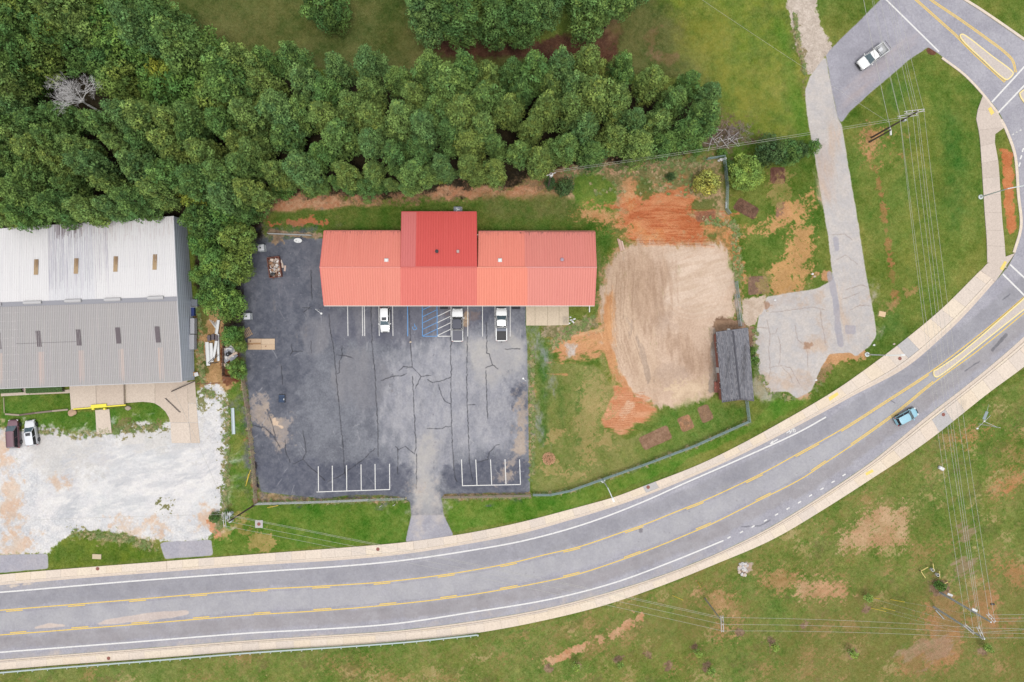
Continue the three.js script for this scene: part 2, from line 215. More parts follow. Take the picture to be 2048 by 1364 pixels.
// east triangle
grassBlob(poly('1700,240 1860,110 1960,200 1965,470 1850,620 1770,680 1745,560 1715,380'), [102, 126, 50], [122, 136, 60], { op: .8, blur: 12 });
grassBlob([ell(1905, 330, 22, 130), ell(1790, 190, 30, 18, -.6), ell(1780, 660, 24, 20)], [72, 114, 44], [88, 122, 50], { blur: 18 });
grassBlob([ell(1850, 280, 30, 90), ell(1830, 470, 26, 80)], [134, 142, 62], [116, 132, 58], { blur: 18, op: .7 });
layer([ell(1742, 276, 20, 26, .2), ell(1742, 312, 10, 26, -.1), ell(1800, 270, 5, 9), ell(1802, 315, 8, 6)], { c: [204, 146, 106], c2: [206, 158, 112], blur: 8, amp: .9, f: 8, s: .35, op: .9 });
layer([line('1750,330 1765,400 1780,520 1786,560 1790,610', 7)], { c: [186, 130, 90], c2: [150, 132, 76], blur: 4, amp: .9, f: 4, op: .85 });
layer([poly('2003,296 2026,300 2028,400 2034,440 2024,480 2014,450 2006,380')], { c: [214, 140, 92], c2: [202, 124, 80], blur: 4, amp: .5, f: 5 });
layer([ell(1812, 590, 14, 8), ell(1786, 610, 12, 20)], { c: [168, 140, 96], c2: [196, 150, 108], blur: 8, amp: .9, f: 4, op: .7 });
layer([ell(1862, 100, 12, 10)], { c: [112, 76, 62], c2: [140, 100, 80], blur: 4, amp: .6 });
// verge lawns
grassBlob(poly('510,1012 820,1005 812,1082 430,1110 428,1060'), [86, 126, 40], [108, 134, 52], { op: .9, blur: 6, s: .2 });
grassBlob(poly('886,1000 1062,995 1210,965 1500,850 1560,800 1640,795 1300,960 1100,1032 900,1065'), [88, 130, 40], [110, 138, 54], { op: .9, blur: 6, s: .2 });
layer([ell(525, 1085, 26, 18), ell(500, 1070, 18, 10), ell(450, 1065, 14, 12), ell(480, 1040, 12, 26)], { c: [196, 168, 112], c2: [150, 142, 78], blur: 7, amp: 1, f: 6, s: .12, op: .9 });
grassBlob(poly('455,770 490,760 508,1000 500,1030 460,1020 455,900'), [88, 126, 42], [118, 134, 60], { op: .9, blur: 5, s: .2 });
layer([line('487,765 500,860 508,960 512,1005', 9)], { c: [186, 136, 98], c2: [150, 112, 80], blur: 4, amp: .6, f: 5, op: .9 });
layer([poly('520,985 620,998 800,994 815,1004 520,1008'), poly('884,988 1060,985 1062,996 886,1000')], { c: [196, 166, 130], c2: [148, 128, 92], blur: 3, amp: .7, f: 5, f2: 6 });
grassBlob(poly('5,792 145,788 150,830 330,800 335,850 230,860 150,862 60,852 0,850'), [84, 124, 42], [100, 130, 48], { op: 1, blur: 4, s: .15 });
// south field
grassBlob(poly('-60,1345 500,1312 960,1275 1220,1215 1460,1120 1680,1005 2100,720 2100,1420 -60,1420'), [134, 142, 78], [110, 130, 58], { op: .9, blur: 8, s: .2, f2: 1.6 });
grassBlob([ell(1990, 900, 90, 70), ell(1940, 1050, 70, 60), ell(1800, 1100, 60, 50), ell(1240, 1330, 160, 40), ell(700, 1345, 160, 16), ell(1300, 1200, 60, 30)], [98, 128, 46], [116, 132, 56], { blur: 26, op: .8 });
layer([poly('1000,1275 1260,1205 1480,1120 1690,1005 1800,925 1830,930 1700,1030 1480,1150 1260,1235 1010,1300')], { c: [166, 146, 94], c2: [136, 134, 70], blur: 10, amp: .8, f: 3, s: .3, op: .65, dir: [-.5, 4] });
layer(poly('1000,1290 1300,1200 1520,1120 1720,1000 2100,760 2100,1400 400,1400 420,1330'), { c: [172, 142, 100], c2: [150, 134, 84], blur: 30, amp: 1.5, f: 8, s: .25, op: .38, f2: 3 });
layer(poly('1000,1290 1300,1200 1520,1120 1720,1000 2100,760 2100,1400 400,1400 420,1330'), { c: [92, 124, 46], c2: [108, 132, 54], blur: 30, amp: 1.6, f: 4.3, s: .3, op: .5, f2: 3 });
for (const [n, seed, x0, x1, y0, y1] of [[90, 5, 1500, 2090, 980, 1400], [46, 6, 1000, 1500, 1190, 1390], [36, 7, 480, 1000, 1310, 1380], [16, 8, -20, 480, 1348, 1390], [30, 9, 1800, 2090, 760, 980]]) {
  const r = rng(seed), sh = [[], [], []];
  for (let i = 0; i < n; i++) { const x = x0 + (x1 - x0) * r(), y = y0 + (y1 - y0) * r(); sh[i % 3].push(ell(x, y, 8 + 24 * r() ** 2, 4 + 10 * r(), (r() - .5) * .8)); }
  layer(sh[0], { c: [202, 158, 120], c2: [166, 136, 90], blur: 9, amp: 1.1, f: 13, s: .28, op: .65 });
  layer(sh[1], { c: [176, 158, 104], c2: [196, 172, 128], blur: 8, amp: 1, f: 9, s: .22, op: .75 });
  layer(sh[2], { c: [130, 116, 78], c2: [100, 116, 52], blur: 12, amp: .9, f: 4, s: .25, op: .6 });
}
layer([poly('1670,1095 1700,1060 1760,1010 1810,1030 1815,1090 1760,1095 1700,1100'), ell(1805, 1045, 10, 40), poly('1590,1160 1690,1170 1700,1195 1600,1200')], { c: [218, 180, 146], c2: [206, 160, 126], blur: 9, amp: 1.1, f: 13, s: .25, op: .85 });
layer([ell(1440, 1205, 26, 20), ell(1400, 1185, 18, 8), ell(1445, 1190, 16, 10), ell(1450, 1260, 20, 14), ell(1660, 1180, 40, 14), ell(1560, 1160, 40, 20)], { c: [222, 172, 134], c2: [186, 140, 100], blur: 10, amp: 1.1, f: 13, s: .28, op: .75 });
layer([line('1080,1330 1180,1290 1240,1262 1290,1230', 12), line('1160,1295 1240,1268', 8)], { c: [216, 172, 136], c2: [206, 152, 112], blur: 6, amp: .8, f: 5 });
layer([poly('1990,1130 2060,1130 2060,1180 2030,1170'), ell(2030, 960, 40, 12, -.3), ell(2000, 985, 30, 8, -.4), ell(1940, 870, 34, 10, -.4)], { c: [212, 142, 102], c2: [190, 148, 106], blur: 10, amp: 1.1, f: 13, s: .28, op: .75 });
layer([poly('1870,1180 1900,1190 1930,1240 1920,1300 1870,1290 1840,1250 1860,1200'), ell(1965, 1200, 36, 26), ell(1980, 1250, 50, 20), ell(1860, 1320, 70, 24, -.2)], { c: [200, 142, 104], c2: [160, 132, 88], blur: 12, amp: .9, f: 7, s: .3, op: .85 });
layer([ell(1850, 1300, 60, 20, -.3), ell(1935, 1065, 24, 16), ell(1930, 1135, 22, 20)], { c: [186, 156, 140], c2: [160, 134, 112], blur: 10, amp: .9, f: 6, op: .7, dir: [-.5, 4] });
layer([ell(1487, 1137, 14, 14), ell(1500, 1130, 9, 9)], { c: [196, 186, 180], c2: [206, 170, 140], blur: 4, amp: .5 });
layer([poly('1640,1190 1860,1180 2100,1100 2100,1400 1500,1400 1560,1260'), poly('1000,1300 1250,1240 1400,1180 1500,1190 1480,1270 1200,1310')], { c: [168, 128, 92], c2: [146, 128, 82], blur: 34, amp: 1, f: 5, s: .4, op: .3, f2: 4 });
const RINGS = [[1155, 1334], [1237, 1320], [1296, 1308], [1337, 1332], [1390, 1296], [1413, 1334], [1541, 1284], [1478, 1264], [1097, 1337], [1704, 1306], [1966, 1303], [1734, 1218], [1880, 1176], [1608, 1251]];
layer(RINGS.map(([x, y], i) => ell(x, y, i === 12 ? 22 : 10, i === 12 ? 16 : 9)), { c: [126, 100, 86], c2: [166, 138, 114], blur: 4, amp: .6, f: 7, f2: 6, op: .9 });
// warehouse yard
layer(poly('388,600 440,610 470,720 470,770 440,800 400,775 392,700'), { c: [206, 164, 118], c2: [176, 142, 98], blur: 5, amp: .6, f: 4, f2: 4 });
layer([ell(405, 625, 14, 30), ell(408, 660, 10, 8), ell(410, 735, 12, 16), ell(395, 760, 8, 8)], { c: [92, 112, 52], c2: [122, 118, 66], blur: 5, amp: .8, f: 5 });
layer(poly('440,690 482,690 484,760 445,770'), { c: [112, 66, 48], c2: [140, 96, 72], blur: 4, amp: .5, f: 5 });
// gravel lot
const GRAVEL = '-60,862 60,856 110,858 160,872 230,868 280,842 330,852 345,830 396,792 402,770 440,768 456,800 456,900 452,960 446,1030 428,1062 424,1082 330,1085 290,1078 250,1068 190,1062 150,1068 120,1090 96,1108 -60,1112';
layer(poly(GRAVEL), { c: [212, 212, 216], c2: [232, 229, 228], blur: 6, amp: .5, f: 6, s: .15, f2: 2, grain: 34 });
layer([poly('90,900 330,880 440,900 440,1010 300,1040 120,1030 60,960')], { c: [246, 242, 239], c2: [226, 225, 227], blur: 30, amp: .7, f: 2.4, s: .4, op: .75, dir: [-.35, 3], grain: 20, f2: 2.6 });
layer([poly('60,862 200,866 220,930 120,960 60,920'), poly('230,850 400,850 400,900 260,910')], { c: [208, 205, 202], c2: [224, 218, 213], blur: 20, amp: .7, f: 3, s: .25, op: .7, grain: 24 });
layer([line('330,990 380,960 440,930', 8), line('200,900 260,930 250,970', 10), line('130,930 150,990 140,1050', 12), line('345,1010 400,985', 6)], { c: [192, 194, 202], c2: [208, 208, 213], blur: 10, amp: .9, f: 5, s: .35, op: .7, dir: [-.5, 3] });
layer([line('150,900 230,930 300,935 370,920', 14), line('190,880 250,905 330,905 420,880', 10), line('100,1010 180,1020 300,1000', 12), line('240,960 330,965 420,945', 10)], { c: [200, 201, 206], c2: [214, 213, 216], blur: 10, amp: 1, f: 5, s: .35, op: .6, dir: [-.1, 4] });
layer([ell(110, 965, 14, 18), ell(22, 1000, 16, 60), ell(280, 1050, 60, 12), ell(420, 1035, 26, 20), ell(40, 1090, 40, 18), ell(300, 1080, 40, 8), ell(5, 900, 14, 40)], { c: [226, 188, 158], c2: [222, 200, 180], blur: 12, amp: .8, f: 3, s: .3, op: .75 });
layer([ell(427, 1060, 12, 22, -.5)], { c: [222, 158, 118], c2: [206, 160, 130], blur: 6, amp: .7 });
layer([poly('235,846 260,838 270,862 240,870'), ell(300, 856, 34, 8), line('410,780 452,800 450,960 446,1030', 10), ell(332, 1012, 10, 5), line('400,790 405,815', 14)], { c: [108, 114, 64], c2: [146, 136, 92], blur: 6, amp: 1.2, f: 7, s: .08, op: .9 });
grassBlob(poly('98,1110 120,1085 150,1068 190,1060 240,1072 290,1082 328,1112 200,1130 98,1138'), [112, 132, 46], [96, 120, 44], { op: 1, blur: 5, amp: .5, f: 5, s: .15 });
layer([line('150,1066 200,1075 260,1078 300,1092', 12)], { c: [206, 184, 150], c2: [128, 126, 70], blur: 6, amp: 1, f: 6, op: .8 });
// gravel track and old lane
const TRACK = '1571,-40 1634,-40 1636,20 1646,56 1668,92 1654,112 1622,154 1612,140 1600,110 1586,60 1574,0';
layer(poly(TRACK), { c: [222, 207, 194], c2: [202, 187, 173], blur: 5, amp: .5, f: 6, grain: 26, f2: 3 });
layer([line('1588,40 1600,100 1608,134', 8), ell(1610, 170, 5, 14)], { c: [120, 118, 76], c2: [170, 150, 122], blur: 4, amp: 1, f: 6 });
const OLDLANE = '1652,111 1665,184 1677,239 1684,250 1700,348 1716,440 1732,544 1742,595 1750,640 1754,672 1741,692 1712,714 1700,705 1660,708 1642,738 1624,782 1594,798 1578,784 1538,784 1524,760 1512,733 1509,676 1520,626 1534,594 1637,577 1655,566 1666,560 1657,475 1644,401 1630,314 1618,253 1611,200 1611,179 1620,154';
layer(poly(OLDLANE), { c: [200, 195, 194], c2: [210, 202, 197], blur: 2, amp: .16, f: 4, f2: 2.5, grain: 14 });
layer([line('1672,250 1650,330 1652,400', 24), line('1685,560 1694,640 1700,700', 10)], { c: [216, 186, 160], c2: [206, 192, 186], blur: 12, amp: .5, f: 3, s: .35, op: .85, dir: [1.4, 5] });
layer([line('1540,610 1640,590 1650,640 1655,700', 14), ell(1530, 770, 30, 30), ell(1515, 700, 10, 40), ell(1625, 690, 24, 16), ell(1600, 765, 30, 20), line('1735,560 1748,640 1745,690', 7)], { c: [206, 182, 162], c2: [200, 190, 186], blur: 10, amp: .6, f: 3, s: .35, op: .75 });
layer([poly('1668,474 1676,476 1680,502 1670,504'), poly('1690,650 1712,652 1712,668 1690,670'), line('1660,548 1672,600 1676,650 1682,690', 12)], { c: [172, 170, 182], c2: [182, 176, 182], blur: 2, amp: .3, op: .8 });
const CR1 = ['1534,640 1540,672 1537,700 1541,740 1538,755', '1556,656 1550,668 1541,668', '1541,625 1600,618 1624,614 1650,620', '1556,672 1561,690 1560,720 1557,730', '1590,650 1596,680 1614,695 1616,735', '1538,735 1562,732 1580,750 1586,766', '1640,618 1644,650 1652,690', '1672,520 1690,510 1715,528', '1664,470 1690,468 1704,480', '1682,600 1720,585', '1560,730 1580,735 1600,770', '1512,655 1536,656', '1690,580 1720,570 1738,574', '1700,620 1720,610 1741,612'];
strokes(CR1, 1.1, [150, 128, 118], .5, 31, 2);
layer([ell(1598, 632, 5, 7), ell(1528, 608, 10, 8), ell(1615, 690, 14, 9)], { c: [170, 134, 110], c2: [186, 150, 128], blur: 4, amp: .6, op: .8 });
layer(poly('1484,598 1535,590 1530,612 1520,630 1512,650 1488,652'), { c: [226, 206, 188], c2: [212, 190, 170], blur: 4, amp: .4, f: 4, f2: 4 });
// new asphalt spur
const SPUR = '1757,4 1775,-16 1862,-20 1885,112 1857,95 1819,120 1784,150 1744,184 1700,224 1684,246 1677,239 1665,184 1652,111 1668,92 1720,42';
layer(poly(SPUR), { c: [178, 176, 188], c2: [168, 166, 178], blur: 2, amp: .12, f2: 1.5, grain: 16 });
layer([line('1690,215 1740,150 1800,100 1830,70', 26), line('1684,240 1715,170', 16)], { c: [196, 180, 176], c2: [184, 178, 184], blur: 14, amp: .5, f: 2, s: .4, op: .7, dir: [-.7, 5] });
// main road
const NEDGE = smooth(pts('-60,1176 0,1170 126,1159 320,1144 512,1130 702,1118 813,1107 938,1087 1045,1066 1156,1034 1240,1007 1301,985 1405,943 1488,905 1582,858 1648,823 1706,791 1810,735 1882,675 1924,635 1970,585 2012,538 2030,506 2043,462 2044,437 2039,390 2036,340 2031,304 2012,253 1996,222 1967,187 1930,148 1885,114 1866,98'), 6);
const SEDGE = smooth(pts('-60,1326 0,1320 126,1310 320,1295 500,1281 676,1270 793,1262 939,1244 1080,1220 1202,1189.5 1316,1154 1418,1114.6 1532,1060 1633,999 1741,926 1782,893.5 1848,838.6 1952,757 2020,700 2110,618'), 6);
const ROAD = [...NEDGE, [1866, 98], [1760, -60], [1900, -60], [1926, 0], [1961, 22], [2048, 82], [2110, 120], ...[...SEDGE].reverse()];
layer({ p: ROAD }, { c: [182, 180, 190], c2: [172, 170, 182], blur: 1, amp: .05, f2: 1.2, grain: 18 });
const WN = smooth(pts('-60,1188 0,1184.5 256,1163 512,1144 700,1131 811,1120 940,1101 1040,1083 1130,1060 1204,1036 1290,1002 1368,967 1480,918 1600,863 1652,834'));
const WS = smooth(pts('-60,1309 0,1304.5 256,1285 500,1266 650,1258 793,1247 940,1225 1100,1198.5 1230,1165 1352,1120 1447,1081'));
const YN = smooth(pts('-60,1225 0,1220.5 256,1200 500,1180 644,1172 765,1164 891,1149 1017,1127 1100,1107 1160,1093 1248,1063 1286,1050 1368,1017 1406,1002 1521,948 1600,905 1681,860 1770,803 1856,747 1917,702 1985,648 2048,594 2110,540'));
const YS = smooth(pts('-60,1274 0,1270 256,1250 500,1230 646,1221 775,1210 898,1196 1017,1177 1100,1161 1160,1147 1242,1120 1320,1091 1393,1061 1423,1048 1513,1003 1600,959 1653,924 1703,891 1790,829 1867,766 1956,701 2048,626 2110,573'));
for (const [l, d, c, c2, w, op] of [[YN, -19, [154, 153, 162], [166, 165, 173], 30, .7], [YN, 24, [190, 189, 192], [180, 179, 185], 36, .7], [YS, 17, [164, 158, 160], [174, 170, 173], 26, .7], [YN, -9, [170, 168, 174], [160, 158, 164], 5, .6], [YN, -28, [172, 170, 176], [162, 160, 166], 5, .5], [YS, 9, [150, 146, 150], [166, 162, 166], 5, .55], [YS, 25, [152, 148, 152], [166, 162, 166], 5, .5], [WN, -8, [188, 183, 182], [172, 170, 174], 7, .6], [WS, 8, [184, 178, 176], [176, 172, 174], 6, .6], [WS, 13, [214, 198, 184], [190, 182, 178], 3.5, .8]])
  layer({ l: offset(l, d), w }, { c, c2, blur: 5, amp: .55, f: 2.2, s: .4, op });
{ const r = rng(61), sp = [], str = (l) => l.filter(([x]) => x > -40 && x < 2040).map(([x, y]) => `${x.toFixed(1)},${y.toFixed(1)}`).join(' ');
  for (let i = 0; i < 150; i++) { const b = [YN, YS][i % 2], [x, y] = b[Math.floor(r() * b.length)], o = (r() - .5) * 70; sp.push(`${x - o * .3},${y + o} ${x - o * .3 + 2 * r()},${y + o + 1.5 * (r() - .5)}`); }
  strokes(sp.filter((_, i) => i % 3), 1.6, [138, 136, 142], .5, 62); strokes(sp.filter((_, i) => !(i % 3)), 1.4, [212, 208, 206], .45, 63); strokes([str(offset(YN, 4.5)), str(offset(YS, -5)), str(offset(WN, 3))], 1.1, [136, 134, 142], .3, 64, 1); }
layer([poly('175,1253 215,1240 300,1226 380,1222 378,1230 330,1238 250,1246'), poly('66,1254 100,1246 136,1248 130,1254 70,1260')], { c: [222, 206, 196], c2: [210, 196, 190], blur: 3, amp: .35, f: 4, dir: [-.08, 5] });
layer([poly('0,1172 40,1168 80,1164 60,1170 20,1176')], { c: [216, 202, 190], blur: 3, amp: .5, f: 5 });
layer([ell(1283, 1062, 5, 7)], { c: [132, 128, 136], blur: 3, amp: .5, op: .8 });
strokes(['1483,1053 1520,1052 1540,1040', '1930,742 1960,722', '1780,800 1790,806', '2005,600 2020,588'], 2, [112, 112, 122], .7, 34); strokes(['1985,700 2012,670'], 5, [104, 104, 112], .6, 35);
// parking lot
const LOT = '486,520 500,492 545,484 590,477 650,477 1050,560 1052,612 1052,652 1055,700 1056,750 1058,896 1061,985 888,988 884,1002 888,1031 908,1072 811,1086 823,1031 820,1002 797,994 761,990 703,990 644,998 621,995 577,990 522,984 515,940 506,902 503,852 497,773 493,743 490,640';
layer(poly(LOT), { c: [120, 122, 134], c2: [136, 138, 149], blur: 2, amp: .1, f2: 1.3, grain: 20 });
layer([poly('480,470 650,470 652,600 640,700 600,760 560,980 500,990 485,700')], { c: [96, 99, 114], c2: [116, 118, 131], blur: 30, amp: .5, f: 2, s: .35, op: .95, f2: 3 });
layer([poly('640,612 1000,612 990,640 930,680 850,690 700,690 650,680')], { c: [92, 94, 112], c2: [116, 116, 130], blur: 14, amp: .5, f: 2.4, s: .35, op: .8, dir: [1.57, 3] });
layer([poly('760,720 870,690 960,660 1050,640 1056,760 1040,900 900,900 870,1000 830,1000 820,900 760,860')], { c: [178, 177, 184], c2: [160, 160, 171], blur: 34, amp: .6, f: 2.6, s: .45, op: .95, f2: 3.2, grain: 18, dir: [1.55, 2] });
layer([poly('920,690 1050,655 1054,745 960,770'), poly('838,860 866,860 872,960 880,1030 826,1030 828,960')], { c: [192, 188, 184], c2: [178, 176, 178], blur: 14, amp: .5, f: 2, s: .4, op: .9 });
layer([line('716,612 718,700', 12), line('744,615 748,690', 16), ell(625, 680, 30, 40), ell(660, 650, 20, 30), ell(720, 760, 60, 60)], { c: [150, 148, 154], c2: [132, 132, 142], blur: 10, amp: .6, f: 3, s: .35, op: .7, dir: [1.5, 3] });
layer([poly('560,920 820,925 815,990 640,996 525,984 520,940'), poly('890,930 1060,915 1060,985 888,986'), ell(1040, 790, 16, 26)], { c: [90, 93, 111], c2: [110, 112, 127], blur: 14, amp: .6, f: 2.5, s: .35, op: .85, f2: 3 });
layer([poly('500,800 530,785 545,830 578,840 580,880 560,910 545,880 548,860 520,850 504,845'), ell(540, 850, 22, 20), line('1044,790 1046,900', 18), ell(1010, 950, 10, 14), line('1036,880 1020,950', 10), ell(820, 965, 18, 8)], { c: [190, 172, 156], c2: [166, 156, 152], blur: 8, amp: .8, f: 4, s: .25, op: .85 });
layer([ell(550, 848, 7, 4), ell(563, 855, 6, 2.5), ell(548, 838, 4, 4)], { c: [226, 200, 176], blur: 2, amp: .5 });
layer([poly('575,485 628,485 624,505 578,505'), poly('560,540 600,560 600,600 570,620 550,580'), ell(635, 540, 20, 40)], { c: [136, 134, 144], c2: [110, 112, 126], blur: 8, amp: .9, f: 5, s: .3, op: .6 });
layer([poly('540,478 575,482 570,488 542,490'), line('540,466 640,472', 12)], { c: [190, 164, 134], c2: [130, 108, 92], blur: 4, amp: .6, f: 4 });
layer([poly('926,630 938,618 938,654 926,654')], { c: [206, 180, 152], blur: 2, amp: .3 });
layer([poly('860,612 940,612 970,640 930,650 900,630')], { c: [148, 124, 112], c2: [110, 104, 110], blur: 8, amp: .9, f: 4, op: .5 });
{ // worn specks and scuffs
  const r = rng(77), a = [], b = [];
  for (let i = 0; i < 520; i++) { const x = 500 + 550 * r(), y = 490 + 495 * r(); if (x > 645 && y < 615) continue; const L = i % 4 ? 1.5 : 24; (i % 3 ? a : b).push(`${x},${y} ${x + L * (r() - .5)},${y + L * 1.6 * (r() - .5)}`); }
  strokes(a, 1.3, [160, 160, 168], .4, 41); strokes(b, 1.4, [196, 194, 198], .45, 42);
}
const CRACKS = ['658,628 661,666 666,688 670,722 673,754 675,779 682,852 687,908 691,955', '742,613 744,688 750,747 752,791 754,823 756,867 757,914', '818,612 821,681 824,734 842,753 831,777', '842,753 862,751', '813,736 824,734', '798,741 807,733 816,733', '825,753 828,810 832,896 829,908', '833,908 833,978', '791,893 797,900 811,893 829,908', '795,899 796,949', '762,761 785,753 802,752 813,747', '902,673 901,727 903,734 902,754 884,761 865,765 855,759', '902,756 902,810 905,896 910,955 914,963', '877,769 882,788 890,802 902,808', '854,857 885,857 891,853 902,853', '935,673 934,725 934,810 936,837 939,925 945,960', '972,645 974,672 973,706 979,708 985,730 996,738', '985,730 971,736', '972,741 974,809 976,837', '955,925 976,919 978,906 993,890 999,889', '606,861 609,878 612,905 606,919 586,928', '606,919 627,940 650,961', '750,897 723,922 685,949 656,963', '563,732 565,769', '583,688 585,703 605,703', '585,703 580,711', '622,682 623,706', '684,691 684,711 679,722 679,745 674,748', '672,710 693,712 707,717', '605,615 623,617', '606,625 617,617 625,612', '622,540 624,600', '505,850 530,856 545,870 560,895', '535,820 545,850 552,880', '936,810 950,809', '1010,698 1040,698', '570,880 572,905 580,925'];
strokes(CRACKS, 1.3, [62, 62, 68], .8, 32, 1.8);
layer([line('594,632 595,700', 3), line('612,632 612,690', 3), line('545,560 552,660 560,740', 3), line('510,560 516,700', 3), line('783,612 785,800', 2), line('866,700 870,1000', 2)], { c: [136, 132, 136], c2: [104, 104, 114], blur: 2, amp: .6, op: .6 });
layer(poly('823,1031 888,1031 908,1072 811,1086'), { c: [178, 176, 186], c2: [168, 166, 178], blur: 1, amp: .05, grain: 14 });
layer([line('840,960 838,1040 835,1075', 14), line('870,960 874,1020 880,1050', 12)], { c: [206, 196, 188], c2: [190, 184, 182], blur: 8, amp: .6, s: .35, op: .7 });
layer([line('511,925 513,950 517,975', 4)], { c: [46, 44, 52], c2: [66, 62, 68], blur: 2, amp: .5 });
const APRON1 = '-60,1112 96,1108 97,1138 -60,1151', APRON2 = '320,1088 330,1084 424,1080 426,1111 330,1119';
layer([poly(APRON1), poly(APRON2)], { c: [178, 176, 188], c2: [188, 184, 192], blur: 1.5, amp: .12, grain: 14 });
// encode the map
const mapTex = (() => {
  const d = new Uint8Array(MW * MH * 4);
  for (let y = 0; y < MH; y++) for (let x = 0; x < MW; x++) {
    const q = (y * MW + x) * 3, o = ((MH - 1 - y) * MW + x) * 4, g0 = (samp(N3, x * 1.7, y * 1.7) - .5) * 20 + (samp(N2, x * .4, y * .4) - .5) * 14; let r = RGB[q], gg = RGB[q + 1], b = RGB[q + 2]; const grey = clamp(1 - (Math.max(r, gg, b) - Math.min(r, gg, b)) / 26), g = g0 * (1 - .55 * grey);
    const green = clamp((gg - Math.max(r, b) + 4) / 16), veg = clamp((Math.min(r, gg) - b - 26) / 20);
    if (green > 0) { r += green * 5; gg += green * 3; b += green * 5; const t = samp(N2, x * 3.3 + 9, y * 3.3) - .5, u = samp(N1, x * 1.3, y * 1.3 + 60) - .5, w = samp(N3, x * 2.7 + 5, y * 1.9) - .5; r += green * (t * 26 + u * 26 + w * 28); gg += green * (t * 15 + u * 10 + w * 30); b += green * (t * 15 + u * 14 + w * 20); }
    if (b > r && b > gg) b -= .18 * (b - (r + gg) / 2);
    [r, gg, b].forEach((c, k) => { d[o + k] = clamp(enc(lin(clamp(c + g, 2, 255)) / K), 0, 255); }); d[o + 3] = 255;
  }
  const t = new THREE.DataTexture(d, MW, MH); t.colorSpace = THREE.SRGBColorSpace; t.magFilter = THREE.LinearFilter; t.minFilter = THREE.LinearMipmapLinearFilter; t.generateMipmaps = true; t.wrapS = t.wrapT = THREE.MirroredRepeatWrapping; t.needsUpdate = true; return t;
})();
// small tiling grain textures (grey, mean near 1) and a relief map
function tileTex(fn, n = 256, srgb = true) { const d = new Uint8Array(n * n * 4); for (let y = 0; y < n; y++) for (let x = 0; x < n; x++) { const v = fn(x, y), o = (y * n + x) * 4; for (let k = 0; k < 3; k++) d[o + k] = clamp(Array.isArray(v) ? v[k] : v, 0, 255); d[o + 3] = 255; } const t = new THREE.DataTexture(d, n, n); if (srgb) t.colorSpace = THREE.SRGBColorSpace; t.wrapS = t.wrapT = THREE.RepeatWrapping; t.magFilter = THREE.LinearFilter; t.minFilter = THREE.LinearMipmapLinearFilter; t.generateMipmaps = true; t.needsUpdate = true; return t; }
const grainTex = tileTex((x, y) => 243 + (samp(N2, x * 2, y * 2) - .5) * 26 + (samp(N3, x * 2, y * 2) - .5) * 22);
const wearTex = tileTex((x, y) => { const n = samp(N2, x * 2, y * 2), m = samp(N3, x * 2, y * 2), w = sstep(.6, .9, n * .6 + m * .5 + (samp(N1, x * 2, y * 2) - .5) * .4); return 252 - 46 * w; });
const bumpTex = tileTex((x, y) => 128 + (samp(N3, x * 2, y * 2) - .5) * 260 + (samp(N1, x * 2, y * 2) - .5) * 160, 256, false);
const turfTex = tileTex((x, y) => { const n = samp(N1, x * 2, y * 2), m = samp(N2, x * 2, y * 2 + 40); return [82 + 38 * n + 16 * m, 112 + 18 * n + 12 * m, 38 + 18 * n + 12 * m].map((c) => enc(lin(c) / K)); });
// ---------------------------------------------------------------- ground, lots, road
const rep = (t, x, y) => { const c = t.clone(); c.repeat.set(x, y); c.needsUpdate = true; return c; };
const bumpM = rep(bumpTex, 48, 32), clodM = rep(bumpTex, 17, 11.3);
const M = {
  soil: new THREE.MeshPhysicalMaterial({ specularIntensity: .12, map: mapTex, roughness: 1, bumpMap: clodM, bumpScale: .12 }),
  loose: new THREE.MeshPhysicalMaterial({ specularIntensity: .12, map: mapTex, roughness: 1, bumpMap: clodM, bumpScale: .05 }),
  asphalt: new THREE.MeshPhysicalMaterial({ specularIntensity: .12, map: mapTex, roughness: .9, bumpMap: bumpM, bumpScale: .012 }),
  turf: new THREE.MeshPhysicalMaterial({ specularIntensity: .12, map: rep(turfTex, 60, 60), roughness: 1 }),
  white: mat(C(246, 244, 242), { roughness: .7, map: wearTex }), yellow: mat(C(252, 212, 92), { roughness: .7, map: wearTex }), blue: mat(C(96, 160, 222), { roughness: .7, map: wearTex }),
  steel: mat(C(186, 196, 200), { roughness: .45, metalness: .55 }), galv: mat(C(212, 217, 218), { roughness: .55, metalness: .2 }), dark: mat(C(58, 56, 60)), black: mat(C(34, 34, 38), { roughness: .6 }),
  lampGrey: mat(C(228, 236, 236), { roughness: .5 }), wood: mat(C(122, 98, 82)), poleWood: mat(C(98, 80, 70)), ply: mat(C(216, 184, 152), { map: grainTex }), rust: mat(C(140, 84, 70)), porcelain: mat(C(240, 240, 240), { roughness: .35 }),
  wire: mat(C(216, 214, 206), { roughness: .5, metalness: .2 }), glass: mat(new THREE.Color(.03, .035, .04), { roughness: .08 }), tyre: mat(C(44, 44, 48)), rim: mat(C(150, 152, 158), { roughness: .35, metalness: .7 }),
};
function sheet(list, y, uvf = muv) {
  const w = list.map(([a, b]) => new THREE.Vector2(X(a), Z(b))); if (THREE.ShapeUtils.isClockWise(w)) w.reverse();
  const tri = THREE.ShapeUtils.triangulateShape(w, []), pos = [], uv = [], idx = [];
  w.forEach((p) => { pos.push(p.x, y, p.y); uv.push(...uvf(p.x, p.y)); }); tri.forEach(([a, b, c]) => idx.push(a, c, b));
  return geoFrom(pos, uv, idx);
}
const metre = (x, z) => [x / 3, z / 3];
const S = (s, sm) => sm ? smooth([...pts(s), pts(s)[0]], 4).slice(0, -1) : pts(s);
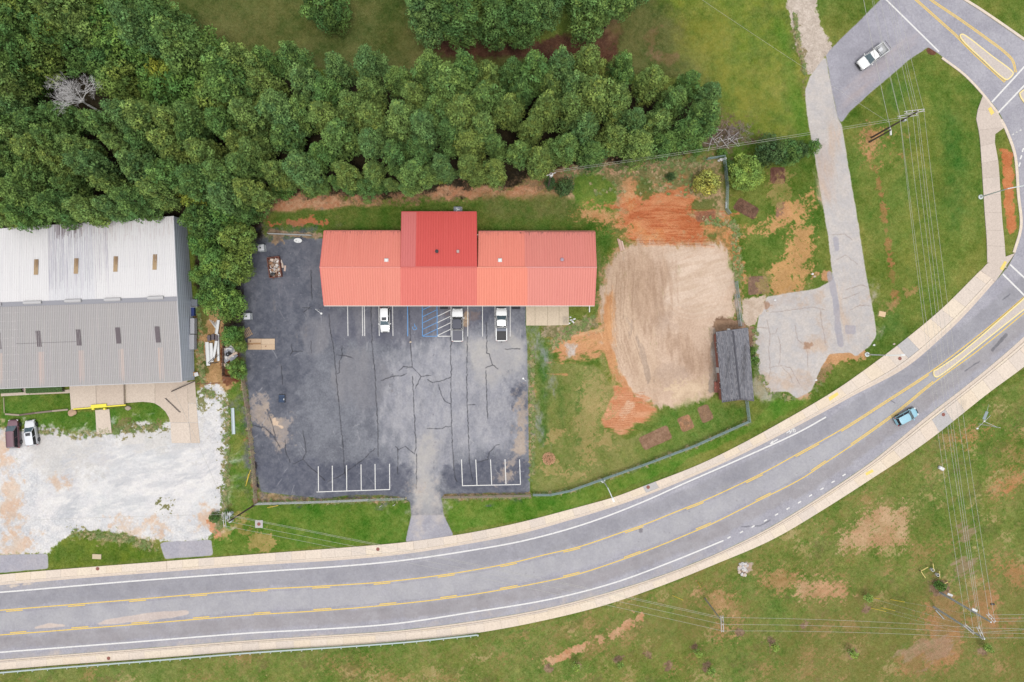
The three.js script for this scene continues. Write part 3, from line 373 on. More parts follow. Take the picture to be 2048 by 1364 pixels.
function rough(list, amp, step, seed) { // a ragged outline: extra points pushed in and out
  const r = rng(seed), out = []; list.forEach(([x, y], i) => { const [u, v] = list[(i + 1) % list.length], n = Math.max(1, Math.round(Math.hypot(u - x, v - y) / step)), nx = -(v - y), ny = u - x, l = Math.hypot(nx, ny) || 1;
    for (let k = 0; k < n; k++) { const t = k / n, a = k ? (r() - .5) * 2 * amp : 0; out.push([x + (u - x) * t + nx / l * a, y + (v - y) * t + ny / l * a]); } }); return out;
}
struct('ground', new THREE.PlaneGeometry(1600, 1600).rotateX(-Math.PI / 2).translate(0, -.02, 0), M.turf);
{ const g = new THREE.PlaneGeometry(MX, MZ).rotateX(-Math.PI / 2); struct('terrain', g, M.soil); }
const gravelLot = struct('gravel_lot', sheet(rough(S(GRAVEL), 3, 8, 3), .005), M.loose);
struct('gravel_track', sheet(rough(S(TRACK), 1.5, 7, 4), .005), M.soil);
struct('dirt_pad', sheet(rough(S('1254,494 1300,489 1350,494 1443,490 1460,515 1472,560 1475,623 1438,653 1426,700 1426,790 1352,812 1300,805 1272,794 1243,755 1225,712 1215,660 1206,640 1207,590 1219,540 1240,507'), 1.5, 8, 9), .005), M.loose);
const oldLane = struct('old_asphalt_lane', sheet(rough(S(OLDLANE), .8, 9, 5), .006), M.asphalt);
const spur = struct('side_road', sheet(S(SPUR), .01), M.asphalt);
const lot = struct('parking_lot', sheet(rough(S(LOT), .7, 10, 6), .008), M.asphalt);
struct('driveway_apron', sheet(S(APRON1), .009), M.asphalt); struct('driveway_apron', sheet(S(APRON2), .009), M.asphalt);
const road = struct('road', sheet(ROAD, .014), M.asphalt);
// ribbons of paint
function ribbon(list, w, y, closed) { // list of photo points, w in metres
  const p = list.map(([a, b]) => [X(a), Z(b)]), pos = [], uv = [], idx = [];
  p.forEach(([x, z], i) => { const a = p[Math.max(0, i - 1)], b = p[Math.min(p.length - 1, i + 1)], dx = b[0] - a[0], dz = b[1] - a[1], l = Math.hypot(dx, dz) || 1, nx = -dz / l * w / 2, nz = dx / l * w / 2; pos.push(x + nx, y, z + nz, x - nx, y, z - nz); uv.push(x * .7, z * .7, (x - nx * 2) * .7, (z - nz * 2) * .7); if (i) idx.push(2 * i - 2, 2 * i - 1, 2 * i, 2 * i - 1, 2 * i + 1, 2 * i); });
  return geoFrom(pos, uv, idx);
}
function cutX(list, x0, x1) { const o = [], at = (x) => { for (let i = 1; i < list.length; i++) { const [a, b] = list[i - 1], [c, d] = list[i]; if ((a - x) * (c - x) <= 0 && a !== c) return [x, b + (d - b) * (x - a) / (c - a)]; } return null; }; const p = at(x0), q = at(x1); if (p) o.push(p); list.forEach((v) => { if (v[0] > x0 && v[0] < x1) o.push(v); }); if (q) o.push(q); return o; }
function offset(list, d) { return list.map(([x, y], i) => { const a = list[Math.max(0, i - 1)], b = list[Math.min(list.length - 1, i + 1)], l = Math.hypot(b[0] - a[0], b[1] - a[1]) || 1; return [x - (b[1] - a[1]) / l * d, y + (b[0] - a[0]) / l * d]; }); }
const RY = .019, mark = (name, list, w, m = M.white, parent = road, y = RY) => { const o = mesh(name, ribbon(list, w, y), m, parent); o.userData.label = undefined; delete o.userData.label; return o; };
const paintTex = rep(grainTex, 1, 1);
mark('edge_line', WN, .24); mark('edge_line', WS, .24);
mark('yellow_line', YN, .17, M.yellow); mark('yellow_line', YS, .17, M.yellow);
for (const [a, b] of [[12, 45], [136, 170], [258, 292], [380, 414], [501, 535], [624, 660], [747, 781], [875, 909], [1000, 1033], [1126, 1160], [1249, 1286], [1372, 1406], [1491, 1524], [1590, 1637], [1681, 1856]]) mark('yellow_dash', offset(cutX(YN, a, b), 3.1), .17, M.yellow);
for (const [a, b] of [[20, 53], [143, 177], [263, 298], [386, 419], [508, 541], [627, 663], [759, 793], [881, 914], [1000, 1036], [1127, 1160], [1249, 1282], [1393, 1423], [1513, 1543], [1624, 1653], [1703, 1868]]) mark('yellow_dash', offset(cutX(YS, a, b), -3.1), .17, M.yellow);
for (const [x, y] of pts('1458,1075 1483,1064 1506,1053 1531,1041 1553,1029 1576,1017 1599,1004.5 1621,991 1644,977.6 1666,963.6 1688,950')) { const a = -.52; mark('white_dash', [[x - 3.6 * Math.cos(a), y - 3.6 * Math.sin(a)], [x + 3.6 * Math.cos(a), y + 3.6 * Math.sin(a)]], .22); }
for (const [a, b, c, d, w] of [[1983.7, 204.4, 2060, 121, .28], [1997.4, 224.3, 2060, 159, .28], [2020, 529, 2060, 566, .28], [2005.6, 548, 2060, 602, .28], [1773, 0, 1878, 103.4, .26], [1760, -14, 1773, 0, .26]]) mark('crosswalk_line', [[a, b], [c, d]], w);
for (const l of ['1830.4,0 1909,70 1949,110 2009,165', '1804,-24 1830.4,0']) { mark('yellow_line', pts(l), .16, M.yellow); mark('yellow_line', offset(pts(l), -3), .16, M.yellow); }
{ const l = smooth(pts('1836,-20 1860,0 1919,40 1971,77 2008,105 2024,122 2030,145')); mark('yellow_line', l, .16, M.yellow); mark('yellow_line', offset(l, -3), .16, M.yellow); }
for (const [x, y] of [[2046, 300], [2042, 314.6], [2039, 329]]) mark('white_dash', [[x + 1.4, y - 4], [x - 1.4, y + 4]], .26);
for (const [x, y] of [[2026, 268.4], [2033, 264], [2041, 260]]) mesh('yield_triangle', sheet([[x - 2.6, y + 2], [x + 1, y - 3], [x + 2.4, y + 1.6]], RY), M.white, road);
{ // bicycle lane arrow and bicycle symbol
  const A = (x, y) => [1548 + x * .86 + y * -.51, 883 + x * -.51 - y * .86].map((v) => v);   // x along the lane (north-east), y to the kerb
  const tri = (...q) => mesh('lane_arrow', sheet(q.map(([x, y]) => A(x, y)), RY), M.white, road);
  tri([-10, 0], [-2, 3.2], [-2, -3.2]); tri([-3, .9], [9, .9], [9, -.9], [-3, -.9]);
  const ring = (x, y) => { const l = []; for (let i = 0; i <= 14; i++) { const t = i / 14 * Math.PI * 2; l.push(A(x + Math.cos(t) * 2.7, y + Math.sin(t) * 2.7)); } mark('bicycle_symbol', l, .1); };
  ring(46, -2.2); ring(46, 4.2);
  for (const q of [[[46, -2.2], [40, 0], [46, 4.2]], [[40, 0], [33, 2.4], [30, 1.6]], [[41, 0], [35, -2.6]], [[36, 2], [40, 4]]]) mark('bicycle_symbol', q.map(([x, y]) => A(x, y)), .14);
}
// parking stall lines
const LY = .013, stall = (name, list, w = .12, m = M.white) => mark(name, list, w, m, lot, LY);
for (const x of [695, 724.5, 728.5, 757.5, 785, 1270]) if (x < 1000) stall('stall_line', [[x, 606], [x + 1, 672]]);
for (const x of [902, 935.5, 965, 990, 1020.5]) stall('stall_line', [[x, 606], [x + (x === 990 ? .5 : 0), 673]]);
stall('stall_line', [[815, 606], [815.5, 672.5]], .15, M.blue); stall('stall_line', [[844.5, 606], [845, 673]], .14, M.blue); stall('stall_line', [[874, 606], [874.5, 673]], .14, M.blue);
stall('stall_line', [[844, 672.5], [875, 672.5]], .13, M.blue); stall('stall_line', [[875, 672.5], [902, 672.5]], .13);
for (const y of [620, 633.5, 646, 659, 672]) { const y0 = y, top = y - 14; stall('hatch_line', [[845, y0], [874, Math.max(606, top)]], .11, M.blue); }
for (const y of [633.5, 646, 659, 672]) stall('hatch_line', [[875, y - 1], [902, y - 14]], .12);
{ const hc = (l) => stall('wheelchair_symbol', l.map(([x, y]) => [829.5 + x, 654 + y]), .1, M.blue), ring = []; for (let i = 0; i <= 12; i++) { const t = -.6 + i / 12 * 4.4; ring.push([Math.cos(t) * 3.9 - .4, Math.sin(t) * 3.9 + 1.6]); } hc(ring); hc([[-.6, -4.6], [-.2, 0], [3, 0], [4.4, 4.6]]); hc([[-.4, -2.2], [2.6, -2.2]]); const h = []; for (let i = 0; i <= 8; i++) h.push([-.6 + Math.cos(i) * .5, -5.8 + Math.sin(i) * .5]); hc(h); }
for (const [x0, y0, x1, y1] of [[636.5, 932.5, 637, 984], [664.5, 931.5, 665, 982.5], [693, 930.5, 693.5, 981.5], [722, 929, 722.5, 980.5], [750, 928, 750.5, 979.5], [779, 927.5, 779.5, 979], [923, 919, 925, 971.5], [951.5, 919, 954, 970.5], [981, 919, 983.5, 970], [1010, 918.5, 1012, 969.5], [1039, 918.5, 1041, 969]]) stall('stall_line', [[x0, y0], [x1, y1]], .14);
stall('stall_line', [[633, 984], [780, 979]], .14); stall('stall_line', [[924, 971.5], [1041.5, 969]], .14);

// ---------------------------------------------------------------- concrete: pavements with kerb and gutter
const conc = [[248, 231, 214], [246, 228, 210], [250, 233, 212], [243, 227, 212], [249, 230, 207], [238, 223, 210]].map((c) => mat(C(...c), { map: grainTex, roughness: .92 }));
const conc2 = [[226, 210, 198], [220, 204, 192], [230, 214, 202]].map((c) => mat(C(...c), { map: grainTex, roughness: .92 }));
const gutterMat = mat(C(238, 220, 204), { map: grainTex, roughness: .95 }), greyConc = mat(C(206, 202, 202), { map: grainTex, roughness: .9 });
function prism(list, y0, y1, bevel = .012) { // list of world [x, z], clockwise or not: a slab with an eased top edge
  const w = list.map(([x, z]) => new THREE.Vector2(x, z)); if (THREE.ShapeUtils.isClockWise(w)) w.reverse();
  const n = w.length, cx = w.reduce((s, p) => s + p.x, 0) / n, cz = w.reduce((s, p) => s + p.y, 0) / n, pos = [], uv = [], idx = [];
  const ring = (y, inset) => w.forEach((p) => { const dx = cx - p.x, dz = cz - p.y, l = Math.hypot(dx, dz) || 1; const x = p.x + dx / l * inset, z = p.y + dz / l * inset; pos.push(x, y, z); uv.push(x / 3, z / 3); });
  ring(y0, 0); ring(y1 - bevel, 0); ring(y1, bevel * 1.5);
  for (let k = 0; k < 2; k++) for (let i = 0; i < n; i++) { const a = k * n + i, b = k * n + (i + 1) % n; idx.push(a, a + n, b, b, a + n, b + n); }
  for (const [a, b, c] of THREE.ShapeUtils.triangulateShape(w, [])) idx.push(2 * n + a, 2 * n + c, 2 * n + b);
  const g = geoFrom(pos, uv, idx).toNonIndexed(); g.computeVertexNormals(); return g;
}
const lerp2 = (a, b, t) => [a[0] + (b[0] - a[0]) * t, a[1] + (b[1] - a[1]) * t];
function pavement(name, pairs, opts) {
  const outer = smooth(pairs.map((p) => [p[0], p[1]]), 12), inner = smooth(pairs.map((p) => [p[2], p[3]]), 12), { slab = 17, h = .12, mats = conc, low = [], grey = [], seed = 1, share = .74 } = opts;
  const root = new THREE.Group(); root.name = numbered(name); root.userData.kind = 'structure'; scene.add(root);
  const len = [0]; for (let i = 1; i < outer.length; i++) len.push(len[i - 1] + Math.hypot((outer[i][0] + inner[i][0] - outer[i - 1][0] - inner[i - 1][0]) / 2, (outer[i][1] + inner[i][1] - outer[i - 1][1] - inner[i - 1][1]) / 2));
  const at = (l, L) => { let i = 1; while (i < len.length - 1 && len[i] < L) i++; return lerp2(l[i - 1], l[i], clamp((L - len[i - 1]) / (len[i] - len[i - 1] || 1))); };
  const r = rng(seed), W = ([a, b]) => [X(a), Z(b)], total = len[len.length - 1], gap = .07;
  for (let L = 0; L < total - 1;) {
    let s = slab * (.9 + .2 * r()); if (total - L - s < slab * .5) s = total - L; const e = L + s, mid = at(outer, L + s / 2);
    const isLow = low.some(([a, b]) => mid[0] > a && mid[0] < b), isGrey = grey.some(([a, b]) => mid[0] > a && mid[0] < b);
    const q = [at(outer, L + gap), at(outer, L + s / 2), at(outer, e - gap), lerp2(at(outer, e - gap), at(inner, e - gap), share), lerp2(at(outer, L + s / 2), at(inner, L + s / 2), share), lerp2(at(outer, L + gap), at(inner, L + gap), share)];
    mesh('slab', prism(q.map(W), -.05, (isLow ? .05 : h) + r() * .008), isGrey ? greyConc : mats[Math.floor(r() ** 1.5 * mats.length)], root);
    if (share < 1) {
      const k = [share + .012, share + .115], kq = [lerp2(at(outer, L + gap * .4), at(inner, L + gap * .4), k[0]), lerp2(at(outer, L + s / 2), at(inner, L + s / 2), k[0]), lerp2(at(outer, e - gap * .4), at(inner, e - gap * .4), k[0]), lerp2(at(outer, e - gap * .4), at(inner, e - gap * .4), k[1]), lerp2(at(outer, L + s / 2), at(inner, L + s / 2), k[1]), lerp2(at(outer, L + gap * .4), at(inner, L + gap * .4), k[1])];
      mesh('kerb', prism(kq.map(W), -.05, (isLow ? .045 : h - .006)), mats[Math.floor(r() ** 2 * mats.length)], root);
    }
    L = e;
  }
  if (share < 1) { const a = outer.map((p, i) => lerp2(p, inner[i], share + .12)), b = inner.map((p, i) => lerp2(outer[i], p, 1.02)); const pos = [], uv = [], idx = []; a.forEach((p, i) => { const [x, z] = W(p), [u, v] = W(b[i]); pos.push(x, .021, z, u, .019, v); uv.push(x / 3, z / 3, u / 3, v / 3); if (i) idx.push(2 * i - 2, 2 * i, 2 * i - 1, 2 * i - 1, 2 * i, 2 * i + 1); }); const g = geoFrom(pos, uv, idx); mesh('gutter', g, gutterMat, root); }
  return root;
}
pavement('pavement', pts('-30,1152 -30,1173;0,1149 0,1170;126,1138 126,1159;320,1123 320,1144;512,1108 512,1130;700,1094 702,1118;811,1084 813,1107;935,1066 938,1087;1040,1044.5 1045,1066;1149,1016 1156,1035;1231,993 1240,1009;1292,970 1301,987;1395,930 1405,944;1478,890 1488,906;1571,839 1582,858;1635,802 1648,823;1686,770 1706,791;1781,701 1810,735;1850,646 1882,675;1891,610 1924,635;1960,541 1990,562'.replace(/;/g, ' ')).reduce((a, p, i) => (i % 2 ? a[a.length - 1].push(...p) : a.push([...p]), a), []), { slab: 30, seed: 4, low: [[-60, 97], [322, 428], [811, 908]], grey: [[747, 775], [1291, 1312], [1790, 1812]] });
pavement('pavement', pts('-30,1341 -30,1323;2,1339 0,1320;128,1329 126,1310;322,1315 320,1295;502,1301 500,1281;678,1291 676,1270;796,1282 793,1262;943,1267 939,1244;1085,1241 1080,1220;1209,1210 1202,1189.5;1323,1171 1316,1154;1428,1129 1418,1114.6;1544,1079 1532,1060;1648,1018 1633,999;1760,946 1741,926;1803,918 1782,893.5;1868,872 1848,838.6;1975,787 1952,757;2048,733 2020,700;2100,690 2070,654'.replace(/;/g, ' ')).reduce((a, p, i) => (i % 2 ? a[a.length - 1].push(...p) : a.push([...p]), a), []), { slab: 32, seed: 9, grey: [[1872, 1895]] });
pavement('pavement', pts('1966,189 1972,194;1952,234 2004,240;1957,262 2008,256;1959,275 1990,268;1963,330 1996,324;1966,380 2000,378;1970,440 2004,440;1973,480 2008,480;1974,525 2012,536'.replace(/;/g, ' ')).reduce((a, p, i) => (i % 2 ? a[a.length - 1].push(...p) : a.push([...p]), a), []), { slab: 33, seed: 12, share: 1, mats: conc2, h: .11 });
{ // corner slab joining the two pavements, and the kerb round the grass verge
  const g = mesh('corner_slab', prism(pts('1974,527 2013,538 2009,498 2030,506 1990,563 1961,541').map(([a, b]) => [X(a), Z(b)]).filter((v, i) => i !== 2), -.05, .1), conc2[0], scene); g.userData.kind = 'structure';
  const kerb = (s, w, h = .12) => { const l = smooth(pts(s), 4), a = offset(l, w), r = new THREE.Group(); r.name = numbered('kerb'); r.userData.kind = 'structure'; scene.add(r); for (let i = 1; i < l.length; i++) mesh('kerbstone', prism([l[i - 1], l[i], a[i], a[i - 1]].map(([x, y]) => [X(x), Z(y)]), -.05, h), conc[i % 4], r); };
  kerb('2030,506 2043,462 2044.5,437 2039,390 2036,340 2031,304 2012,253 2004,238', -5.5);
  kerb('1998,226 1967,187 1930,148 1885,114', -4.5);
  kerb('1926,0 1961,22 2048,82 2080,105', -5); kerb('1900,-16 1926,0', -5);
  kerb('2070,636 2110,604', 4);
}
// traffic islands
function island(list, holeYellow) {
  const r = new THREE.Group(); r.name = numbered('traffic_island'); scene.add(r); const w = list.map(([x, y]) => [X(x), Z(y)]), cx = w.reduce((s, p) => s + p[0], 0) / w.length, cz = w.reduce((s, p) => s + p[1], 0) / w.length;
  mesh('kerb_ring', prism(w, 0, .15, .03), mat(C(252, 232, 168)), r);
  const cw = THREE.ShapeUtils.area(list.map(([x, y]) => new THREE.Vector2(x, y))) > 0 ? 1 : -1, ins = offset([list[list.length - 1], ...list, list[0]], 2.7 * cw).slice(1, -1); mesh('paving', prism(ins.map(([x, y]) => [X(x), Z(y)]), .05, .157, .005), mat(C(220, 208, 200), { map: grainTex }), r); return r;
}
tag(island(smooth(pts('1918,70 1923,67.5 1930,70 1985,112 2022,140 2027,147 2022,155 2013,161 2004,157 1965,122 1921,79 1918,70'), 4).slice(0, -1)), 'wedge shaped concrete traffic island with yellow kerb beside the crosswalk', 'traffic island');
tag(island(smooth(pts('2037,186 2050,178 2110,200 2110,300 2060,222 2040,196 2037,186'), 4).slice(0, -1)), 'traffic island corner cut off by the right edge below the upper crosswalk', 'traffic island');
tag(island(smooth(pts('1865,746 1866,741 1872,738 1920,705 2042,600 2075,572 2095,585 2048,620 1960,690 1880,752 1872,755 1867,752 1865,746'), 3).slice(0, -1)), 'long narrow concrete median with yellow rim between the yellow lines', 'traffic island');
// tactile pads, drain lids
const tact = mat(C(250, 222, 120), { roughness: .8 });
for (const [s, what] of [['1975,218 1981,213.5 1988,226 1981.5,231', 'below the upper crosswalk'], ['2008,522 2013,524 2005,541 1999,538', 'at the lower crosswalk by the bend'], ['1656,795 1674,784 1677,789 1659,802', 'on the north pavement beside the grass'], ['1730,946 1744,938 1747,943 1732,951', 'on the south pavement']])
  { const q = thing('tactile_paving', 'yellow tactile paving pad ' + what, 'tactile paving'), l = pts(s).map(([x, y]) => [X(x), Z(y)]), c = [0, 1].map((k) => l.reduce((a, p) => a + p[k], 0) / 4); mesh('pad', prism(l, .08, .132), tact, q); const dg = []; for (let i = 1; i < 6; i++) for (let j = 1; j < 4; j++) { const a = lerp2(l[0], l[1], i / 6), b = lerp2(l[3], l[2], i / 6), d = lerp2(a, b, j / 4); dg.push(cyl(.05, .035, .012, d[0], .131, d[1], 6)); } mesh('domes', dg, tact, q).userData.kind = 'stuff'; }
const lidMat = mat(C(160, 100, 88), { roughness: .8, metalness: .2 });
function lid(px, py, h, label, slab) {
  const t = thing('manhole', label, 'manhole', P(px, py));
  if (slab) mesh('concrete_collar', rbox(slab, h + .05, slab, 0, h / 2 - .025, 0, .02), greyConc, t);
  mesh('lid', [cyl(.31, .31, .02, 0, h, 0, 24), ...[0, 1, 2, 3].map((i) => box(.5, .012, .04, 0, h + .024, -.18 + i * .12))], lidMat, t);
}
lid(518, 1048, .06, 'rust red manhole lid in square slab on the grass verge', 1.35);
lid(196, 1137, .128, 'round iron lid in the pavement below the gravel driveway grass'); lid(756, 1098, .128, 'round iron lid in grey slab left of the parking lot driveway');
lid(1296, 974, .128, 'round iron lid in grey slab right of the curved street lamp'); lid(1799, 717, .128, 'round iron lid in the pavement under the horizontal lamp arm'); lid(1886, 829, .128, 'round iron lid in the south pavement near the blue car'); lid(218, 1316, .128, 'round iron lid in the south pavement by the guardrail');
// concrete around the warehouse and the red building
function pad(name, s, h, m = conc2[0], seed = 1, joints) {
  const root = new THREE.Group(); root.name = numbered(name); root.userData.kind = 'structure'; scene.add(root);
  (joints || [s]).forEach((q, i) => mesh('slab', prism(pts(q).map(([x, y]) => [X(x), Z(y)]), -.05, h + (i % 3) * .004), Array.isArray(m) ? m[i % m.length] : m, root)); return root;
}
const tan = [[234, 216, 199], [228, 209, 192], [237, 220, 205], [223, 205, 188]].map((c) => mat(C(...c), { map: grainTex, roughness: .9 }));
pad('loading_dock', '', .55, tan, 1, ['142,762 195,760 196,814.5 146,818.5', '195.6,760 250,757 251,810 196.6,814.3']);
pad('dock_ramp', '', .12, tan, 2, ['191,820 219,818 224,866 194,868.5']);
pad('concrete_drive', '', .05, tan, 3, ['250.6,757 310,753 310,806.5 298,804.5 285,803.5 251.5,806', '310.4,753 374,748 376,804.3 378,845 341,845 338,835 331,823 320,813 310.4,807', '341,845.6 378,845.6 382,886 343.5,886', '374.6,764 390,762 393,806 376.6,806', '376.7,806.7 393,806.7 396,845 378.7,845', '378.8,845.6 396,845.6 400,886 382.8,886']);
pad('garden_path', '', .06, tan, 4, ['2,787 58,784 58.5,789.5 2,792.5', '59,784 142,779 142,786 59.2,789.5', '45,770 53,770 53,784 45,784']);
pad('front_slab', '', .07, [mat(C(232, 212, 186), { map: grainTex })], 5, ['1052,600 1070,600 1070,651 1052.5,651', '1070.3,600 1095,600 1095,651 1070.3,651', '1095.3,600 1118,600 1118,650.5 1095.3,651', '1118.3,600 1137,600 1138,650 1118.3,650.5']);
pad('front_walk', '', .05, [gutterMat], 6, ['646,588 800,588 800,603 646,603', '800.4,588 955,588 955,603 800.4,603', '955.4,588 1186,588 1186,600 955.4,600']);
// ---------------------------------------------------------------- buildings
function canvasTex(w, h, draw) { const c = document.createElement('canvas'); c.width = w; c.height = h; draw(c.getContext('2d'), w, h); const t = new THREE.CanvasTexture(c); t.colorSpace = THREE.SRGBColorSpace; t.magFilter = THREE.LinearFilter; return t; }
const css = (c, a = 1) => { const q = c.map((v) => Math.round(clamp(enc(Math.min(.82, lin(v) / K)), 0, 255))); return `rgba(${q[0]},${q[1]},${q[2]},${a})`; };
// a ribbed metal sheet between four corners: a, b along the ridge, c, d along the eave
function ribbed(a, b, c, d, pitch, rh, rows = 3) {
  const w = a.distanceTo(b), n = Math.max(2, Math.round(w / pitch)), up = new THREE.Vector3().subVectors(b, a).cross(new THREE.Vector3().subVectors(d, a)).normalize(); if (up.y < 0) up.negate();
  const us = []; for (let i = 0; i < n; i++) us.push([i / n, 0], [(i + .66) / n, 0], [(i + .76) / n, 1], [(i + .9) / n, 1]); us.push([1, 0]);
  const pos = [], uv = [], idx = [], m = us.length, p = V(0, 0, 0), q = V(0, 0, 0);
  for (let r = 0; r <= rows; r++) us.forEach(([u, k]) => { p.lerpVectors(a, b, u); q.lerpVectors(d, c, u); p.lerp(q, r / rows).addScaledVector(up, k * rh); pos.push(p.x, p.y, p.z); uv.push(u, 1 - r / rows); });
  for (let r = 0; r < rows; r++) for (let i = 0; i < m - 1; i++) { const k = r * m + i; idx.push(k, k + m, k + 1, k + 1, k + m, k + m + 1); }
  const g = geoFrom(pos, uv, idx).toNonIndexed(); g.computeVertexNormals(); return g;
}
function quad(a, b, c, d) { return geoFrom([...a, ...b, ...c, ...d].flatMap((v) => v), [0, 1, 1, 1, 1, 0, 0, 0], [0, 3, 1, 1, 3, 2]); }
const arr = (v) => [v.x, v.y, v.z];
function sheetTex(c, seed, o = {}) { // painted metal with chalky streaks down the slope and a band of grime along the lower edge laps
  const r = rng(seed); return canvasTex(512, 256, (x, w, h) => {
    x.fillStyle = css(c); x.fillRect(0, 0, w, h);
    for (let i = 0; i < 420; i++) { const l = r() < .5, y0 = r() * h, u = r() * w; x.fillStyle = css(l ? c.map((v) => Math.min(255, v + 18)) : c.map((v) => v - 22), .06 + .13 * r()); x.fillRect(u, y0, 1 + r() * 4, 30 + r() * h * .8); }
    for (let i = 0; i < 900; i++) { x.fillStyle = css(c.map((v) => v + (r() - .5) * 50), .15); x.fillRect(r() * w, r() * h, 1 + r() * 2, 1 + r() * 2); }
    if (o.moss) for (let i = 0; i < 130; i++) { const u = r() * w, l = 4 + r() * r() * 34; x.fillStyle = css([110, 70, 66], .12 + .3 * r()); x.fillRect(u, h - l, 1.5 + r() * 2, l); }
    if (o.after) o.after(x, w, h, r);
  });
}
const metal = (tex, rough = .7) => new THREE.MeshStandardMaterial({ map: tex, roughness: rough, metalness: 0 });
const brickTex = tileTex((x, y) => { const row = Math.floor(y / 16), u = (x + (row % 2) * 20) % 40, m = u < 2 || y % 16 < 2, n = samp(N2, Math.floor((x + (row % 2) * 20) / 40) * 31, row * 17) - .5; return (m ? [176, 150, 138] : [164 + 90 * n, 92 + 50 * n, 76 + 40 * n]).map((c) => enc(lin(clamp(c, 0, 255)) / K)); }, 160);
{ // the red roofed building
  const t = thing('red_roof_building', 'long low commercial building with patchwork red metal roof behind the parking lot', 'building');
  const he = 3.1, hr = 5.05, W = (px, py, h) => P(px, py, h);
  const wallM = mat(C(206, 190, 176), { map: grainTex });
  // walls, set in below the eaves
  const x0 = X(656, he), x1 = X(1184, he), z0 = Z(468, he), z1 = Z(603, he), zm = Z(535, hr), th = .2;
  mesh('wall', box(x1 - x0, 3, th, (x0 + x1) / 2, 1.5, z0 + th / 2), wallM, t);
  mesh('wall', box(x1 - x0, 3, th, (x0 + x1) / 2, 1.5, z1 - th / 2), wallM, t);
  for (const [x, s] of [[x0, 1], [x1, -1]]) { const g = new THREE.Shape([new THREE.Vector2(z0 + th, 0), new THREE.Vector2(z1 - th, 0), new THREE.Vector2(z1 - th, 3), new THREE.Vector2(zm, 4.85), new THREE.Vector2(z0 + th, 3)]); mesh('gable_wall', new THREE.ExtrudeGeometry(g, { depth: th, bevelEnabled: false }).rotateY(-Math.PI / 2).translate(s > 0 ? x + th : x, 0, 0), wallM, t); }
  const mx0 = X(808, he), mx1 = X(950, he), mz = Z(430, 2.8); // rear wing
  mesh('wall', box(mx1 - mx0, 2.7, th, (mx0 + mx1) / 2, 1.35, mz + th / 2), wallM, t); for (const x of [mx0 + th / 2, mx1 - th / 2]) mesh('wall', box(th, 2.7, z0 - mz - th, x, 1.35, (z0 + mz + th) / 2), wallM, t);
  // shop doors and windows along the front
  const frame = mat(C(230, 228, 224)), glz = M.glass;
  [[690, 0], [722, 1], [755, 0], [790, 0], [835, 0], [862, 1], [905, 0], [945, 0], [985, 1], [1030, 0], [1070, 1], [1110, 0], [1150, 0]].forEach(([px, door]) => { const x = X(px, 1.5), w = door ? 1 : 1.8, h = door ? 2.1 : 1.3, y = door ? 1.06 : 1.75, f = mesh(door ? 'door' : 'window', rbox(w, h, .08, x, y, z1 + .035, .015), door ? mat(C(120, 60, 54)) : frame, t); mesh(door ? 'handle' : 'pane', door ? box(.05, .2, .06, x + .38, 1.05, z1 + .1) : box(w - .16, h - .16, .03, x, y, z1 + .07), door ? M.steel : glz, f); });
  // roof sheets
  const A = (px0, px1, py0, py1, h0, h1, px2 = px0, px3 = px1) => [W(px0, py0, h0), W(px1, py0, h0), W(px3, py1, h1), W(px2, py1, h1)];
  const pit = .43, rh = .045;
  const sec = (q, c, seed, label, o) => { const s = mesh('roof_sheet', ribbed(...q, pit, rh), metal(sheetTex(c, seed, o)), t); s.userData.label = label; };
  sec(A(640, 801, 535, 611, hr, he, 648, 801), [238, 142, 122], 1, 'pale salmon front roof sheet, leftmost');
  sec(A(640, 801, 534, 462, hr, he, 648, 802), [242, 140, 122], 2, 'salmon rear roof sheet, leftmost', { moss: 1 });
  sec(A(801, 954, 535, 611, hr + .0, he, 801, 954), [230, 116, 104], 3, 'rose red front roof sheet in the middle');
  sec(A(801, 831, 533.5, 424, hr + .12, 2.95, 803, 833), [222, 116, 112], 4, 'dull pink strip of the raised rear roof');
  sec(A(831, 954, 533.5, 424, hr + .12, 2.95, 833, 953), [222, 82, 75], 5, 'deep red raised rear roof');
  sec(A(954, 1055, 535, 611, hr, he, 954, 1055), [244, 142, 116], 6, 'orange salmon front roof sheet');
  sec(A(956, 1050, 534, 463, hr - .05, he, 957, 1049), [244, 140, 120], 7, 'salmon rear roof sheet right of the deep red part', { moss: 1 });
  sec(A(1055, 1193, 535, 611, hr, he, 1055, 1189), [232, 140, 126], 8, 'pink front roof sheet, rightmost');
  sec(A(1050, 1193, 534, 464, hr, he, 1049, 1190), [230, 136, 124], 9, 'pink rear roof sheet, rightmost', { moss: 1 });
  // ridge caps, rakes, gutter
  const cap = (a, b, c) => mesh('ridge_cap', [bar(a.clone().add(V(0, .03, 0)), b.clone().add(V(0, .03, 0)), .09, .09, 8)], mat(C(...c)), t);
  cap(W(639, 534.5, hr), W(801, 534.5, hr), [250, 160, 148]); cap(W(801, 534, hr + .1), W(954, 534, hr + .1), [232, 120, 114]); cap(W(954, 534.5, hr), W(1053, 534.5, hr), [252, 164, 144]); cap(W(1053, 534.5, hr), W(1194, 534.5, hr), [240, 166, 162]);
